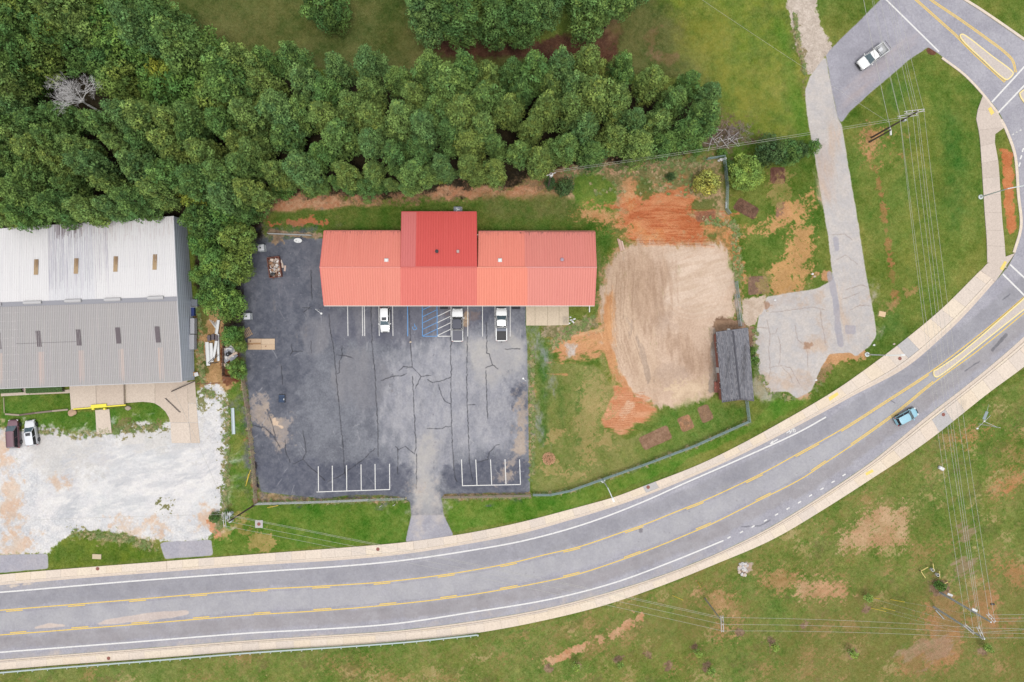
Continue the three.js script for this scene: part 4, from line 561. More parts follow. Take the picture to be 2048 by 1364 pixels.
  for (const [a, b, c] of [[W(640, 535, hr), W(648, 611, he), [246, 130, 122]], [W(640, 535, hr), W(648, 462, he), [240, 126, 118]], [W(1193, 535, hr), W(1189, 611, he), [228, 130, 126]], [W(1193, 535, hr), W(1190, 464, he), [226, 128, 124]], [W(801, 534, hr + .1), W(803, 424, 2.95), [206, 92, 88]], [W(954, 534, hr + .1), W(953, 424, 2.95), [196, 74, 70]]]) { const d = b.clone().sub(a), g = box(.1, .2, d.length()); const q = new THREE.Quaternion().setFromUnitVectors(V(0, 0, 1), d.clone().normalize()); g.applyQuaternion(q); const m = a.clone().add(b).multiplyScalar(.5); mesh('rake_trim', g.translate(m.x, m.y - .05, m.z), mat(C(...c)), t); }
  const gut = (x0, x1, py, h, c) => mesh('gutter', box(X(x1, h) - X(x0, h), .12, .12, (X(x0, h) + X(x1, h)) / 2, h - .08, Z(py, h) + (py > 535 ? .07 : -.07)), mat(C(...c)), t);
  gut(648, 1189, 611, he, [240, 222, 214]); gut(648, 800, 462, he, [196, 110, 100]); gut(803, 953, 424, 2.95, [196, 80, 74]); gut(957, 1190, 463, he, [190, 110, 104]);
  // roof vents: stood on the slope
  const vent = (name, px, py, h, geo, m, label) => { const p = W(px, py, h); const o = mesh(name, geo, m, t); o.position.copy(p); o.userData.label = label; };
  const hat = [cyl(.16, .16, .5, 0, -.2, 0, 14), cyl(.3, .3, .08, 0, .32, 0, 16), cyl(.3, .08, .1, 0, .4, 0, 16)];
  vent('roof_vent', 874, 503, 4.55, hat, M.dark, 'dark round roof vent on the deep red roof'); vent('roof_vent', 916, 503, 4.55, [rbox(.42, .4, .5, 0, .1, 0, .04), box(.44, .04, .3, 0, .32, 0)], mat(C(196, 168, 164)), 'small grey box vent on the deep red roof');
  vent('skylight_dome', 773, 520.5, 4.6, [rbox(.7, .22, .62, 0, .1, 0, .08), rbox(.56, .16, .5, 0, .24, 0, .08)], M.porcelain, 'white square roof vent on the salmon roof'); vent('skylight_dome', 1000, 520.5, 4.6, [rbox(.7, .22, .66, 0, .1, 0, .1), rbox(.56, .16, .5, 0, .24, 0, .08)], M.porcelain, 'white rounded roof vent on the orange salmon roof');
  vent('roof_vent', 1124, 519.5, 4.55, hat, mat(C(176, 150, 168), { roughness: .4 }), 'grey mushroom vent on the pink roof'); vent('roof_pipe', 1041, 466, 3.15, [cyl(.07, .07, .5, 0, -.1, 0)], M.dark, 'short dark pipe at the rear eave');
  // white downspout lying out from the front corner
  mesh('downspout', [box(.1, 3, .1, X(1178, 1.5), 1.5, z1 + .1), box(.16, .1, 1.6, X(1179, .1), .08, z1 + .9)], M.porcelain, t);
}
const treadMat = mat(C(48, 46, 54), { map: grainTex });
for (const [px, w, l] of [[888, 1.4, 'beside the hatched bay'], [1032, 1.5, 'left of the concrete slab']]) { const m = mesh('doormat', [rbox(w, .03, 1.1, 0, .03, 0, .01), ...[-2, -1, 0, 1, 2].map((i) => box(w - .1, .012, .05, 0, .05, i * .2))], treadMat); m.position.copy(P(px, 612)); tag(m, 'black ribbed doormat under the front eave ' + l, 'doormat'); }
{ // warehouse
  const t = thing('warehouse', 'big metal warehouse with white and grey corrugated roof at the left edge', 'warehouse');
  const hs = 4.6, hr = 5.6, hn = 4.7, W = (px, py, h) => P(px, py, h);
  const rl = W(-70, 611.5, hr), rr = W(354.5, 597.5, hr), sl = W(-70, 779, hs), sr = W(364, 762.5, hs), nl = W(-70, 462, hn), nr = W(347, 432, hn);
  const white = canvasTex(1024, 512, (x, w, h) => { // north slope, u 0..1 along the ridge from -70 to 354 px, top of canvas is the ridge
    const r = rng(301), U = (px) => (px + 70) / 424 * w, Vv = (py) => (py - 600) / -160 * h; x.fillStyle = css([236, 233, 234]); x.fillRect(0, 0, w, h);
    x.fillStyle = css([226, 224, 230], .7); x.fillRect(U(98), 0, U(190) - U(98), h); x.fillStyle = css([234, 230, 232], .6); x.fillRect(U(190), h * .4, U(354) - U(190), h * .6);
    for (let i = 0; i < 1500; i++) { const px = r() < .55 ? 98 + 120 * r() ** 1.6 : -70 + 424 * r(), y = h * (.25 + .75 * r()), l = h * (.1 + .5 * r()); x.fillStyle = css(r() < .7 ? [150, 146, 160] : [250, 248, 246], (.03 + .16 * r()) * (px > 98 && px < 230 ? 1 : .5)); x.fillRect(U(px), y - l / 2, 1 + 2.4 * r(), l); }
    for (let i = 0; i < 60; i++) { x.fillStyle = css([96, 80, 84], .15 + .35 * r()); const px = 110 + 60 * r(), l = h * (.05 + .16 * r()); x.fillRect(U(px), h - l, 2 + 2 * r(), l); }
    for (let i = 0; i < 160; i++) { x.fillStyle = css([150, 116, 108], .06 + .12 * r()); x.fillRect(U(150 + 200 * r()), h * (.72 + .28 * r()), 1.5 + 3 * r(), h * .2 * r()); }
    for (let i = 0; i < 500; i++) { x.fillStyle = css([176, 172, 182], .12); x.fillRect(U(98 + 250 * r()), h * r(), 3 + 10 * r(), 1.5); }
    for (const f of [.18, .42, .66, .86]) { x.fillStyle = css([190, 186, 192], .4); for (let u = 0; u < w; u += 6) if (r() < .6) x.fillRect(u, h * f, 4, 1.5); }
  });
  const grey = canvasTex(1024, 512, (x, w, h) => {
    const r = rng(302), U = (px) => (px + 70) / 430 * w; x.fillStyle = css([178, 173, 173]); x.fillRect(0, 0, w, h);
    for (let i = 0; i < 1100; i++) { const c = r() < .5 ? [176, 172, 176] : [206, 198, 194]; x.fillStyle = css(c, .05 + .12 * r()); x.fillRect(w * r(), h * r(), 1.5 + 4 * r(), h * (.1 + .5 * r())); }
    for (const px of [-4, 77, 157, 236, 316]) for (let i = 0; i < 26; i++) { x.fillStyle = css([222, 192, 178], .12 + .2 * r()); x.fillRect(U(px + 5 + (r() - .5) * 11), h * .58, 1 + 2 * r(), h * (.3 + .12 * r())); }
    for (let k = 1; k < 10; k++) for (let u = 0; u < w; u += 5) { x.fillStyle = css([226, 220, 216], (u < U(38) ? .9 : .35) * (r() < .6 ? 1 : .2)); x.fillRect(u, h * k / 10 + (r() - .5) * 2, 3, 2); }
    for (let u = U(32); u < U(152); u += 4) { x.fillStyle = css([96, 92, 96], .8); x.fillRect(u, h * .47 + (r() - .5) * 2, 4, 2.5); }
    for (let i = 0; i < 900; i++) { x.fillStyle = css([196 + 50 * (r() - .5), 190, 188], .12); x.fillRect(w * r(), h * r(), 2, 2); }
  });
  mesh('roof_slope', ribbed(rl, rr, nr, nl, .3, .035, 2), metal(white, .6), t).userData.label = 'white painted north roof slope with grey streaks';
  mesh('roof_slope', ribbed(rl, rr, sr, sl, .3, .06, 2), metal(grey, .6), t).userData.label = 'grey corrugated south roof slope';
  // walls with vertical ribs laid horizontal as in the photograph
  const wallT = sheetTex([214, 222, 238], 310), down = (v, y = 0) => V(v.x, y, v.z), in1 = (v, d) => V(v.x - d, v.y - .12, v.z);
  { // east wall: horizontal ribs, gable shaped, in two halves
    const half = (a, b, name) => { const a0 = down(a), b0 = down(b), n = 16, pos = [], uv = [], idx = []; for (let i = 0; i <= n; i++) for (const [p, q, u] of [[a0, a, 0], [b0, b, 1]]) { const v = p.clone().lerp(q, i / n * .985); pos.push(v.x + (i % 2 ? .05 : 0), v.y, v.z); uv.push(u, i / n); } for (let i = 0; i < n; i++) { const k = i * 2; idx.push(k, k + 2, k + 1, k + 1, k + 2, k + 3); } const g = geoFrom(pos, uv, idx).toNonIndexed(); g.computeVertexNormals(); return mesh('wall', g, metal(wallT), t); };
    half(rr.clone(), sr.clone()); half(nr.clone(), rr.clone());
  }
  const sw = (a, b, o) => { const d = b.clone().sub(a), l = Math.hypot(d.x, d.z), g = box(l, a.y - .15, .2, 0, 0, 0, -Math.atan2(d.z, d.x)); mesh('wall', g.translate((a.x + b.x) / 2, (a.y - .15) / 2, (a.z + b.z) / 2 + o), mat(C(196, 190, 182)), t); };
  sw(sl, sr, -.3); sw(nl, nr, .3);
  const onS = (px, py) => { const k = (py - 604) / (770 - 604); return W(px, py, hr + (hs - hr) * k + .06); }, onN = (px, py) => { const k = (602 - py) / (602 - 440); return W(px, py, hr + (hn - hr) * k + .06); };
  const pane = (f, px, py, w, h, tilt, m, label) => { const q = [f(px - w / 2 - tilt, py - h / 2), f(px + w / 2 - tilt, py - h / 2), f(px + w / 2 + tilt, py + h / 2), f(px - w / 2 + tilt, py + h / 2)], pitch = .12; const o = mesh('skylight_panel', ribbed(q[0], q[1], q[2], q[3], pitch, .02, 1), m, t); o.userData.label = label; };
  const purple = mat(C(104, 92, 98), { roughness: .5 }), ochre = new THREE.MeshStandardMaterial({ map: sheetTex([188, 158, 118], 320, { after: (x, w, h, r) => { for (let i = 0; i < 30; i++) { x.fillStyle = css([110, 76, 50], .25 + .3 * r()); x.fillRect(w * r(), 0, 10 + 30 * r(), h * (.1 + .7 * r())); } } }), roughness: .5 });
  for (const [px, py] of [[-3, 682], [77, 677.5], [157, 675], [236, 671], [315, 669]]) pane(onS, px, py, 9.5, 32, 1.4, purple, 'dark plum skylight panel');
  for (const [px, py] of [[-8, 537], [72, 534], [152, 532], [231, 528], [309.5, 524]]) pane(onN, px, py, 8.5, 31, -.6, ochre, 'ochre yellowed skylight panel');
  mesh('ridge_flashing', [(() => { const g = box(rr.x - rl.x, .05, .75); g.rotateY(-Math.atan2(rr.z - rl.z, rr.x - rl.x)); return g.translate((rl.x + rr.x) / 2, hr + .03, (rl.z + rr.z) / 2); })()], mat(C(156, 156, 164)), t);
  for (const [px, py, w] of [[-14, 610, 37], [66, 606, 37], [147, 602.5, 34], [226, 600, 34], [312, 596.5, 33]]) { const p = W(px, py - 1, hr); const L = w * .082; const v = mesh('ridge_vent', [rbox(L, .28, .42, 0, .2, 0, .05), box(L - .2, .12, .6, 0, .06, 0)], mat(C(196, 194, 196), { roughness: .5 }), t); v.position.copy(p); v.rotation.y = -.04 + .07; }
  // rake edge trims
  for (const [a, b] of [[rr, sr], [rr, nr]]) mesh('rake_trim', bar(a, b, .07, .07, 6), mat(C(214, 214, 220)), t);
  mesh('gutter', (() => { const g = box(sr.x - sl.x, .14, .14); g.rotateY(-Math.atan2(sr.z - sl.z, sr.x - sl.x)); return g.translate((sl.x + sr.x) / 2, hs - .1, (sl.z + sr.z) / 2 + .08); })(), mat(C(206, 204, 206)), t);
  // boxes hung on the east wall: wall units
  for (const [px, py, l, w] of [[387, 652, 2.7, .75], [386, 684, 2.6, .85]]) { const p = W(px, py, 1.2); const v = mesh('wall_unit', [rbox(w, 1.1, l, 0, 0, 0, .05), ...[0, 1, 2, 3, 4].map((i) => box(.03, .9, .08, w / 2 + .01, 0, -l / 2 + .3 + i * .5))], mat(C(188, 188, 194)), t); v.position.copy(p); }
  // roll door and people door on the south side
  mesh('roller_door', [...Array(9)].map((_, i) => box(3.2, .3, .06, X(228, 1.5), .75 + i * .33, sr.z - .16 + .04)), mat(C(190, 192, 196)), t);
}
{ // shingled brick outbuilding
  const c = P(1466, 731, 3), ang = -Math.atan2(1, 1) * 0 , t = thing('brick_outbuilding', 'small brick building with grey shingle roof beside the dirt pad', 'building');
  const hw = 2.5, he = 2.7, hr = 4.0, q = (px, py, h) => P(px, py, h);
  const nw = q(1432, 664, he), ne = q(1496, 655.5, he), se = q(1508, 802, he), sw = q(1444.5, 804.5, he), rn = q(1466, 659.5, hr), rs = q(1480.5, 799, hr);
  const r = rng(41), shades = [[136, 136, 145], [126, 126, 135], [145, 145, 153], [116, 116, 125], [150, 148, 155], [130, 130, 138]].map((k) => mat(C(...k), { roughness: .95, map: grainTex }));
  // courses of shingles, each course a run of tabs, one mesh per course
  const slope = (a, b, c2, d) => { // a,b ridge; d,c2 eave; courses run along the ridge
    const n = 22; for (let i = 0; i < n; i++) { const t0 = i / n, t1 = Math.min(1.012, (i + 1.18) / n), k = 24, gs = []; for (let j = 0; j < k; j++) { const u0 = (j + (i % 2) * .5 - .5) / k, u1 = u0 + 1 / k * .96, A = Math.max(0, u0), B = Math.min(1, u1); if (B - A < .005) continue; const L = (u, v) => a.clone().lerp(b, u).lerp(d.clone().lerp(c2, u), v), up = V(0, .012, 0), e = .03 + r() * .02; const p0 = L(A, t0).addScaledVector(V(0, 1, 0), .008), p1 = L(B, t0).addScaledVector(V(0, 1, 0), .008), p2 = L(B, t1).addScaledVector(V(0, 1, 0), e), p3 = L(A, t1).addScaledVector(V(0, 1, 0), e); const g = geoFrom([...arr(p0), ...arr(p1), ...arr(p2), ...arr(p3), ...arr(p3.clone().add(V(0, -.03, 0))), ...arr(p2.clone().add(V(0, -.03, 0)))], [0, 0, 1, 0, 1, .3, 0, .3, 0, .3, 1, .3].map((v) => v + r()), [0, 3, 1, 1, 3, 2, 3, 4, 2, 2, 4, 5]); gs.push([g, Math.floor(r() * shades.length)]); }
      // two tones per course keep alike shingles together without one flat colour
      for (const par of [0, 1, 2]) { const sel = gs.filter((s) => s[1] % 3 === par).map((s) => s[0]); if (sel.length) mesh('shingle_course', sel, shades[(par + i) % 6], t).userData.kind = 'stuff'; } } };
  slope(rn, rs, se, ne); slope(rn, rs, sw, nw);
  mesh('roof_deck', [quad(arr(rn), arr(rs), arr(se), arr(ne)), quad(arr(rs), arr(rn), arr(nw), arr(sw))], M.dark, t);
  mesh('ridge_vent', bar(rn.clone().lerp(rs, .02).add(V(0, .06, 0)), rs.clone().lerp(rn, .02).add(V(0, .06, 0)), .13, .13, 6), mat(C(88, 88, 98)), t);
  mesh('roof_pipe', cyl(.06, .06, .4, 0, 0, 0), M.dark, t).position.copy(q(1462, 748, 3.3));
  for (const [a, b] of [[rn, ne], [rn, nw], [rs, se], [rs, sw], [ne, se], [nw, sw]]) { const d = b.clone().sub(a), g = box(.05, .16, d.length()); g.applyQuaternion(new THREE.Quaternion().setFromUnitVectors(V(0, 0, 1), d.clone().normalize())); const m = a.clone().add(b).multiplyScalar(.5); mesh('fascia', g.translate(m.x, m.y - .08, m.z), mat(C(110, 108, 116)), t); }
  // brick walls: west wall sits out below a short eave so its face shows
  const bm = new THREE.MeshStandardMaterial({ map: rep(brickTex, 1, 1), roughness: .9 }), wall = (a, b, h, inset) => { const d = b.clone().sub(a), l = Math.hypot(d.x, d.z), n = Math.round(l / .22), g = box(l, h, .2); const u = g.attributes.uv, p = g.attributes.position; for (let i = 0; i < u.count; i++) u.setXY(i, (p.getX(i) + p.getZ(i)) / .88, p.getY(i) / .76); g.rotateY(-Math.atan2(d.z, d.x)); return mesh('brick_wall', g.translate((a.x + b.x) / 2, h / 2, (a.z + b.z) / 2), bm, t); };
  const w0 = q(1437, 668, 2.5), w1 = q(1448, 801, 2.5), e0 = q(1492, 660, 2.5), e1 = q(1503, 798, 2.5); wall(w0, w1, 2.62); wall(e0, e1, 2.62); wall(w0.clone().add(V(.1, 0, 0)), e0.clone().add(V(-.1, 0, 0)), 2.6); wall(w1.clone().add(V(.1, 0, 0)), e1.clone().add(V(-.1, 0, 0)), 2.6);
  const dir = w1.clone().sub(w0).normalize(), wy = Math.atan2(dir.x, dir.z);
  for (const [f, y, w, h, door] of [[.16, 1.6, .9, 1, 0], [.24, 1.6, .9, 1, 0], [.55, 1.05, .95, 2.1, 1], [.78, 1.6, 1.1, 1, 0]]) { const p = w0.clone().lerp(w1, f); const o = mesh(door ? 'door' : 'window', rbox(.08, h, w, 0, 0, 0, .01), M.porcelain, t); o.position.set(p.x - .12, y, p.z); o.rotation.y = wy; mesh(door ? 'handle' : 'pane', door ? box(.06, .1, .05, -.06, 0, .35) : box(.03, h - .2, w - .2, -.045, 0, 0), door ? M.steel : M.glass, o); }
  // brick steps and planter wall along the west face
  mesh('brick_steps', [box(.9, .35, 1.9, 0, .175, 0), box(.5, .2, 1.9, -.7, .1, 0)], bm, t).position.copy(q(1441, 774, .2)).add(V(-.15, 0, 0));
  mesh('wall_box', rbox(.5, .35, .3, 0, 0, 0, .03), M.porcelain, t).position.copy(q(1457, 659, 2.2));
}
// ---------------------------------------------------------------- trees and shrubs
const leafMat = (r, g, b) => new THREE.MeshPhysicalMaterial({ color: new THREE.Color().setRGB(r, g, b), roughness: 1, specularIntensity: .12, transmission: .14, thickness: 0, vertexColors: true, side: THREE.DoubleSide });
const PINE = [leafMat(.118, .194, .054), leafMat(.102, .184, .05), leafMat(.138, .208, .058), leafMat(.106, .184, .06), leafMat(.142, .2, .052), leafMat(.09, .162, .047)];
const BROAD = [leafMat(.112, .196, .046), leafMat(.094, .178, .042), leafMat(.14, .204, .048), leafMat(.078, .145, .04), leafMat(.21, .255, .042)];
const barkM = mat(C(110, 92, 80), { map: grainTex }), greyBark = mat(C(240, 236, 236));
function crown(seed, o) {
  const { H = 16, base = 4.6, R = 2.75, n = 120, blades = 74, cr = .6, len = .28, wid = .12, prof = 'pine', flat = .5, gapK = .64 } = o, r = rng(seed), pos = [], col = [], ends = [];
  const d = V(0, 0, 0), a = V(0, 0, 0), b = V(0, 0, 0), p = V(0, 0, 0);
  const lobe = [0, 1, 2, 3, 4].map(() => [r() * 6.28, .62 + .72 * r()]);
  for (let i = 0, tries = 0; i < n && tries < n * 14; tries++) {
    const t = r(), y = base + (H - base) * t, ang = r() * 6.2832;
    const pr = prof === 'pine' ? Math.pow(Math.sin(Math.PI * (.24 + .72 * t)), .8) * (1 - .34 * t) + .05 : Math.sqrt(Math.max(.02, 1 - Math.pow((t - .42) / .6, 2)));
    let k = 1; for (const [la, ls] of lobe) k += (ls - 1) * Math.pow(Math.max(0, Math.cos(ang - la + t * 2)), 3);
    const rr = R * pr * k * Math.pow(r(), .38), cx = Math.cos(ang) * rr, cz = Math.sin(ang) * rr, cy = y, c = cr * (.62 + .7 * r()) * (prof === 'pine' ? 1.06 - .25 * t : 1);
    if (ends.some((e) => Math.hypot(e.x - cx, (e.y - cy) * .8, e.z - cz) < (e.c + c) * gapK)) continue;
    i++; const en = V(cx, cy, cz); en.c = c; ends.push(en); const tone = .62 + .72 * r(), warm = (r() - .5) * .26, nb = Math.round(blades * (c / cr) ** 2);
    for (let j = 0; j < nb; j++) {
      const ph = r() * 6.2832, uz = r() * 1.55 - .55, q = Math.sqrt(Math.max(0, 1 - uz * uz)); d.set(Math.cos(ph) * q, uz, Math.sin(ph) * q);
      const bump = 1 + .22 * Math.sin(ph * 3 + i) * Math.cos(uz * 5 + i * 2);
      p.copy(d).multiplyScalar(c * bump * (.72 + .28 * Math.sqrt(r()))); p.y *= .85; p.x += cx; p.y += cy; p.z += cz;
      a.set(r() - .5, r() - .5, r() - .5).cross(d).normalize(); b.copy(d).cross(a).normalize().lerp(d, flat * r() * 1.3).normalize();
      const L = len * (.7 + .6 * r()), W = wid * (.7 + .6 * r());
      pos.push(p.x - a.x * W, p.y - a.y * W, p.z - a.z * W, p.x + a.x * W, p.y + a.y * W, p.z + a.z * W, p.x + b.x * L, p.y + b.y * L, p.z + b.z * L);
      const s = tone * (.8 + .4 * r()); for (let k2 = 0; k2 < 3; k2++) col.push(s * (1 + warm), s, s * (1 - warm));
    }
  }
  const g = new THREE.BufferGeometry(); g.setAttribute('position', new THREE.Float32BufferAttribute(pos, 3)); g.setAttribute('color', new THREE.Float32BufferAttribute(col, 3)); g.setAttribute('uv', new THREE.Float32BufferAttribute(new Float32Array(pos.length / 3 * 2), 2)); g.computeVertexNormals();
  return { g, ends };
}
function limbs(ends, H, base, r0, seed, count = 12) {
  const r = rng(seed), gs = [bar(V(0, -.2, 0), V((r() - .5) * .3, H * .55, (r() - .5) * .3), r0, r0 * .6, 8), bar(V(0, H * .5, 0), V((r() - .5) * .4, H * .96, (r() - .5) * .4), r0 * .6, r0 * .12, 6)];
  for (let i = 0; i < count; i++) { const e = ends[Math.floor(r() * ends.length)], y = Math.max(base * .8, e.y - Math.hypot(e.x, e.z) * .5); gs.push(bar(V(0, y, 0), e, r0 * .3, r0 * .08, 5)); }
  return merge(gs);
}
const KINDS = {};
function kind(name, seeds, o) { KINDS[name] = seeds.map((s) => { const c = crown(s, o); return { crown: c.g, trunk: limbs(c.ends, o.H || 16, o.base || 4.6, o.r0 || .2, s + 5, o.limbs || 12), H: o.H || 16, mid: ((o.H || 16) * .62 + (o.base || 4.6) * .38) }; }); }
kind('pine', [1, 2, 3, 4, 5, 6, 7], {}); kind('tallpine', [61, 62, 63], { H: 18, base: 5, R: 3, n: 130, cr: .64 });
kind('broad', [21, 22, 23, 24], { H: 9, base: 1.8, R: 3.1, n: 74, cr: .82, blades: 88, len: .3, wid: .15, prof: 'round', flat: .35, r0: .18 });
kind('fine', [51, 52], { H: 6, base: .7, R: 2.9, n: 120, cr: .55, blades: 80, len: .24, wid: .085, prof: 'round', flat: .8, r0: .14, gapK: .42 });
kind('shrub', [31, 32, 33], { H: 2.6, base: .25, R: 1.25, n: 40, cr: .4, blades: 60, len: .2, wid: .09, prof: 'round', flat: .5, r0: .06, limbs: 8 });
kind('sapling', [41, 42], { H: 2.6, base: .9, R: .55, n: 16, cr: .34, blades: 36, len: .22, wid: .09, prof: 'round', flat: .5, r0: .04, limbs: 6 });
const TONES = ['mid green', 'deep green', 'light green', 'bluish green', 'yellowish green', 'dark green'];
function tree(name, k, i, px, py, scale, m, label, category = 'tree', group, hPx) {
  if (category === 'tree' && BROAD.includes(m) && group) label = ['fresh green', 'deep green', 'yellowish green', 'dark green', 'lime'][BROAD.indexOf(m)] + ' ' + label;
  if (name === 'pine_tree') label = (TONES[PINE.indexOf(m)] || 'green') + ' ' + label;
  const v = KINDS[k][i % KINDS[k].length], t = thing(name, label, category, null, i * 1.7, group); t.position.copy(P(px, py, hPx === undefined ? v.mid * scale : hPx)); t.position.y = 0; { const q = rng(Math.round(px * 7 + py * 13)); t.scale.set(scale * (.84 + .34 * q()), scale, scale * (.84 + .34 * q())); t.rotation.y = q() * 6.28; }
  mesh('trunk', v.trunk, barkM, t); mesh('crown', v.crown, m, t); return t;
}
function inside(x, y, l) { let c = false; for (let i = 0, j = l.length - 1; i < l.length; j = i++) { const [a, b] = l[i], [d, e] = l[j]; if ((b > y) !== (e > y) && x < (d - a) * (y - b) / (e - b) + a) c = !c; } return c; }
function scatter(s, gap, seed, tries = 9000) { const l = pts(s), r = rng(seed), xs = l.map((p) => p[0]), ys = l.map((p) => p[1]), x0 = Math.min(...xs), x1 = Math.max(...xs), y0 = Math.min(...ys), y1 = Math.max(...ys), out = []; for (let i = 0; i < tries; i++) { const x = x0 + (x1 - x0) * r(), y = y0 + (y1 - y0) * r(); if (inside(x, y, l) && out.every(([a, b]) => Math.hypot((a - x), (b - y) * 1.08) > gap)) out.push([x, y, r()]); } return out; }
const zoneLabel = (x, y) => x < 300 ? (y < 330 ? ['tall pine in the woods above the white warehouse roof', 'pines in the woods above the warehouse'] : ['pine at the wood edge overhanging the white warehouse roof', 'pines overhanging the warehouse roof'])
  : x < 640 ? (y < 230 ? ['pine on the far side of the belt beside the upper left clearing', 'pines bordering the upper left clearing'] : ['pine in the belt between warehouse and red roofed building', 'pines between the two buildings'])
    : y < 170 ? ['pine in the back row of the belt facing the shaded clearing', 'pines in the back row of the belt'] : y > 285 ? ['pine in the front row of the belt behind the red roofed building', 'pines in the front row of the belt'] : ['pine in the middle of the dense belt above the red roof', 'pines in the middle of the belt'];
scatter('555,106 690,116 830,124 960,122 1090,130 1180,122 1250,124 1320,144 1400,165 1428,200 1422,250 1370,286 1230,304 1130,312 1050,326 990,350 930,330 840,340 760,358 690,360 600,350 540,350 500,300 440,190 470,120', 46, 201).forEach(([x, y, r], i) => { const [l, g] = zoneLabel(x, y); tree('pine_tree', 'pine', i, x, y, (y > 300 ? .66 : .8) + .3 * r, PINE[Math.floor(r * 97) % 6], l, 'tree', g); });
scatter('-35,225 70,212 150,235 230,218 330,218 440,205 495,300 505,385 430,392 330,380 250,412 180,422 100,415 50,430 -35,425', 45, 202).forEach(([x, y, r], i) => { if (Math.hypot(x - 140, y - 200) < 34) return; const [l, g] = zoneLabel(x, y); tree('pine_tree', 'pine', i + 3, x, y, .78 + .3 * r, PINE[Math.floor(r * 89) % 6], l, 'tree', g); });
scatter('-35,-35 255,-35 330,48 410,90 465,135 430,195 330,205 262,190 225,150 190,120 110,115 70,140 10,200 -35,205', 52, 203).forEach(([x, y, r], i) => { if (Math.hypot(x - 120, y - 150) < 26 || Math.hypot(x - 14, y - 128) < 24) return; const b = r < .68; tree(b ? 'broadleaf_tree' : 'pine_tree', b ? 'broad' : 'pine', i, x, y, .95 + .35 * r, b ? BROAD[Math.floor(r * 61) % 4] : PINE[i % 6], b ? 'broadleaf tree in the mixed woods of the upper left corner' : 'pine among the broadleaf trees of the upper left corner', 'tree', b ? 'broadleaf trees in the upper left corner' : 'pines in the upper left corner'); });
scatter('805,-60 1290,-60 1262,0 1200,18 1130,12 1060,34 960,30 900,20 835,16', 50, 204).forEach(([x, y, r], i) => tree('pine_tree', 'tallpine', i, x, y, .95 + .25 * r, PINE[[3, 0, 5, 1][i % 4]], 'tall pine in the clump at the top edge beyond the clearing', 'tree', 'pines in the clump at the top edge'));
scatter('535,352 700,362 780,362 860,345 940,338 1000,348 985,362 930,352 850,362 770,380 690,380 600,374 540,374', 26, 209).forEach(([x, y, r], i) => tree('pine_tree', 'pine', i + 2, x, y, .4 + .16 * r, PINE[i % 6], 'low young pine at the foot of the belt along the bank', 'tree', 'young pines along the bank'));
// singled out trees
[['broad', 655, 8, 1.05, 3, 'round dark tree alone in the clearing at the top edge'], ['broad', 112, 62, .95, 4, 'bright yellow green broadleaf crown near the upper left corner'], ['broad', 40, 30, .9, 2, 'lime tinted crown touching the upper left corner'], ['broad', 322, 150, .95, 4, 'yellow green crown right of the bare grey tree'], ['broad', 252, 185, .8, 2, 'olive yellow crown between the bare tree and the pines'],
  ['broad', 398, 385, .8, 4, 'lime yellow crown at the wood edge near the warehouse corner'], ['broad', 445, 425, 1, 1, 'dark green broadleaf tree behind the upper left corner of the lot'], ['broad', 496, 418, .85, 3, 'dark broadleaf tree at the end of the bank'], ['broad', 410, 450, .9, 3, 'broadleaf tree leaning to the warehouse corner'], ['broad', 470, 478, .95, 2, 'feathery light green tree overhanging the white tank'], ['broad', 425, 520, .85, 0, 'feathery green tree along the warehouse wall'], ['broad', 466, 535, .8, 2, 'light green tree at the left edge of the dark asphalt'], ['broad', 432, 560, .7, 3, 'green tree between the feathery tree and the big round one'],
  ['broad', 392, 432, .8, 3, 'dark green tree brushing the upper corner of the warehouse'], ['broad', 398, 490, .7, 1, 'green tree squeezed between warehouse wall and feathery tree'], ['broad', 402, 548, .55, 0, 'low green tree beside the warehouse wall'], ['broad', 452, 607, .88, 0, 'big rounded bright green tree left of the parking lot'], ['broad', 418, 598, .6, 1, 'smaller green crown against the big rounded tree'], ['broad', 462, 668, .58, 1, 'green tree above the white scrap panels'], ['broad', 478, 690, .4, 2, 'small bushy tree beside the plywood platform'], ['broad', 470, 737, .5, 0, 'small bright green tree at the lot edge by the fenced scrap']]
  .forEach(([k, x, y, s, m, l], i) => tree('broadleaf_tree', k, i, x, y, s, BROAD[m], l));
const yellowLeaf = leafMat(.3, .3, .07), freshLeaf = leafMat(.2, .29, .065), darkLeaf = leafMat(.06, .105, .038);
tree('yellow_bush', 'shrub', 0, 1417, 361, 1.6, yellowLeaf, 'yellow green bush on the bare orange soil by the fence', 'bush');
tree('round_tree', 'fine', 0, 1502, 354, .98, freshLeaf, 'round fresh green tree on the mulch right of the corner fence');
tree('broadleaf_tree', 'broad', 1, 1545, 302, .72, darkLeaf, 'dark green tree right of the brush heap'); tree('broadleaf_tree', 'broad', 3, 1578, 303, .66, BROAD[3], 'dark green tree between the brush heap and the old lane'); tree('broadleaf_tree', 'broad', 0, 1602, 297, .42, darkLeaf, 'low dark tree beside the lane edge tree'); tree('broadleaf_tree', 'broad', 2, 1626, 292, .42, BROAD[1], 'small tree overhanging the edge of the old lane');
